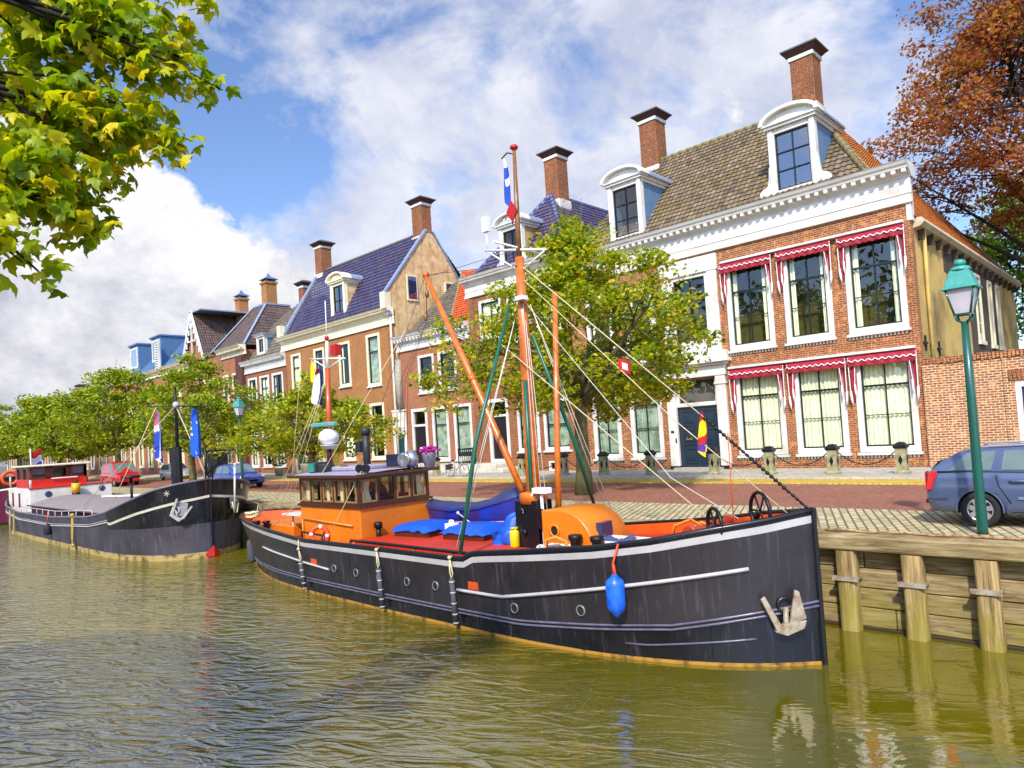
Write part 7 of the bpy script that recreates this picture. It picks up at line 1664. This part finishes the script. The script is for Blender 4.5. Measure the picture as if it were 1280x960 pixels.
# near maple: trunk on this bank just outside the picture, limbs reaching out over the water
rr = np.random.RandomState(5)
MTR = thing('maple_tree', 'maple with large green and yellow lobed leaves overhanging the canal in front', 'tree', (-4.6,-1.6,0))
m = MB(); m.tube([(-4.6,-1.6,-.1),(-4.62,-1.55,1.5),(-4.55,-1.4,3.0),(-4.5,-1.2,4.6),(-4.4,-1.1,6.4)], [.30,.25,.22,.17,.08], 14)
ends = []
def limb(p, q, r0, r1, bend=.15):
    p = Vector(p); q = Vector(q); md = p.lerp(q,.5)+Vector((0,0,bend)); pts = [p, p.lerp(md,.5)+Vector((0,0,bend*.3)), md, md.lerp(q,.5)+Vector((0,0,bend*.25)), q]
    m.tube(pts, [r0, r0*.8, r0*.6, r0*.45, r1], 6); return pts
hub = [Vector((-4.85,1.15,4.5)), Vector((-4.95,1.05,3.95)), Vector((-4.85,.85,3.45)), Vector((-4.66,.5,3.2))]
T0 = [(-4.52,-1.25,4.3),(-4.53,-1.3,3.8),(-4.55,-1.35,3.3),(-4.57,-1.4,2.9)]
tips = [[(-4.60,2.09,4.88),(-4.9,1.81,4.54),(-4.42,2.02,4.12),(-4.72,1.86,4.22),(-5.1,1.4,4.66),(-5.15,1.1,4.42),(-4.75,2.0,4.62),(-4.9,1.62,4.95),(-5.3,1.2,4.9),(-4.64,1.95,4.36)],
        [(-4.62,1.84,3.76),(-4.75,1.6,3.86),(-4.84,1.52,3.52),(-5.05,1.3,4.04),(-4.98,1.45,4.2),(-4.7,1.75,3.98),(-5.2,1.25,4.15)],
        [(-4.83,1.41,3.14),(-4.79,1.18,3.34),(-4.95,1.02,3.6),(-4.86,1.36,3.36),(-5.05,1.1,3.75),(-4.9,1.2,3.5)],
        [(-4.62,1.05,2.76),(-4.53,.9,2.84),(-4.7,.85,3.2),(-4.60,.85,3.02),(-4.56,.78,2.95)]]
LP = []
for h, t0, tp in zip(hub, T0, tips):
    limb(t0, h, .06, .024)
    for q in tp:
        q = Vector(q); pts = limb(h.lerp(Vector(t0), rr.uniform(0,.25)), q, .018, .004, .05)
        nL = 92 if tp is not tips[3] else 34
        for k in range(nL):
            f = rr.uniform(.12, .97); p = h.lerp(q, f) + Vector(np.clip((rr.normal(0,.13),rr.normal(0,.11),rr.normal(-.02,.10)), -.2, .2))*(1 if f < .8 else .55)
            LP.append(p)
for k in range(300):   # fill the shaded inside of the spray
    LP.append(Vector((-5.15+rr.normal(0,.22), 1.05+rr.normal(0,.26), 4.25+rr.normal(0,.36))))
m.build('trunk', M['bark_dark'], MTR)
MAPLE = [(0,0,.05),(-.44,0,0),(-.40,.26,-.04),(-.22,.20,0),(-.16,.40,-.03),(.10,.56,-.10),(.10,.36,-.03),(.20,.26,0),(.14,.17,.03),(.34,.20,0),(.40,.10,0),(.62,0,-.12),(.40,-.10,0),(.34,-.20,0),(.14,-.17,.03),(.20,-.26,0),(.10,-.36,-.03),(.10,-.56,-.10),(-.16,-.40,-.03),(-.22,-.20,0),(-.40,-.26,-.04),(-.44,0,0)]
MAPLE = [(a, b, c*2.2-.10*abs(b)) for a, b, c in MAPLE]
leaves('foliage', M['leaf_maple'], MTR, np.array([tuple(p) for p in LP]), .112, rr, .10, MAPLE, .9)
P = rr.normal(0, 1, (5000,3)); P /= np.maximum(.7, np.linalg.norm(P, axis=1))[:,None]; P = P*np.array([4.0,2.0,1.7])+np.array([-6.5,-4.6,5.8])
leaves('crown', M['leaf_maple'], MTR, P, .30, rr, .3)
# wood on the near bank behind the photographer (only its reflection shows in the upper windows)
P = np.concatenate([rr.normal(0,1,(420,3))*np.array([2.4,1.2,2.6])+np.array([xc,-19.5,hz]) for xc, hz in zip(np.arange(-66,14,3.4), rr.uniform(4.5,9.5,30))])
P = P[P[:,2] > .3]
tag(leaves('far_wood', M['leaf_green'], None, P, .9, rr, .2), 'dense wood on the near bank across the canal', 'wood', kind='stuff')
# ------------------------------------------------------------------ to metres
for o in list(SC.objects):
    if o.data is not None and o.type == 'MESH' and not o.data.get('scaled'):
        n = len(o.data.vertices); co = np.empty(n*3, np.float32); o.data.vertices.foreach_get('co', co)
        o.data.vertices.foreach_set('co', co*K); o.data['scaled'] = 1; o.data.update()
    if o.type == 'CAMERA':
        mw = o.matrix_world.copy(); mw.translation = mw.translation*K; o.matrix_world = mw
    else: o.location = o.location*K
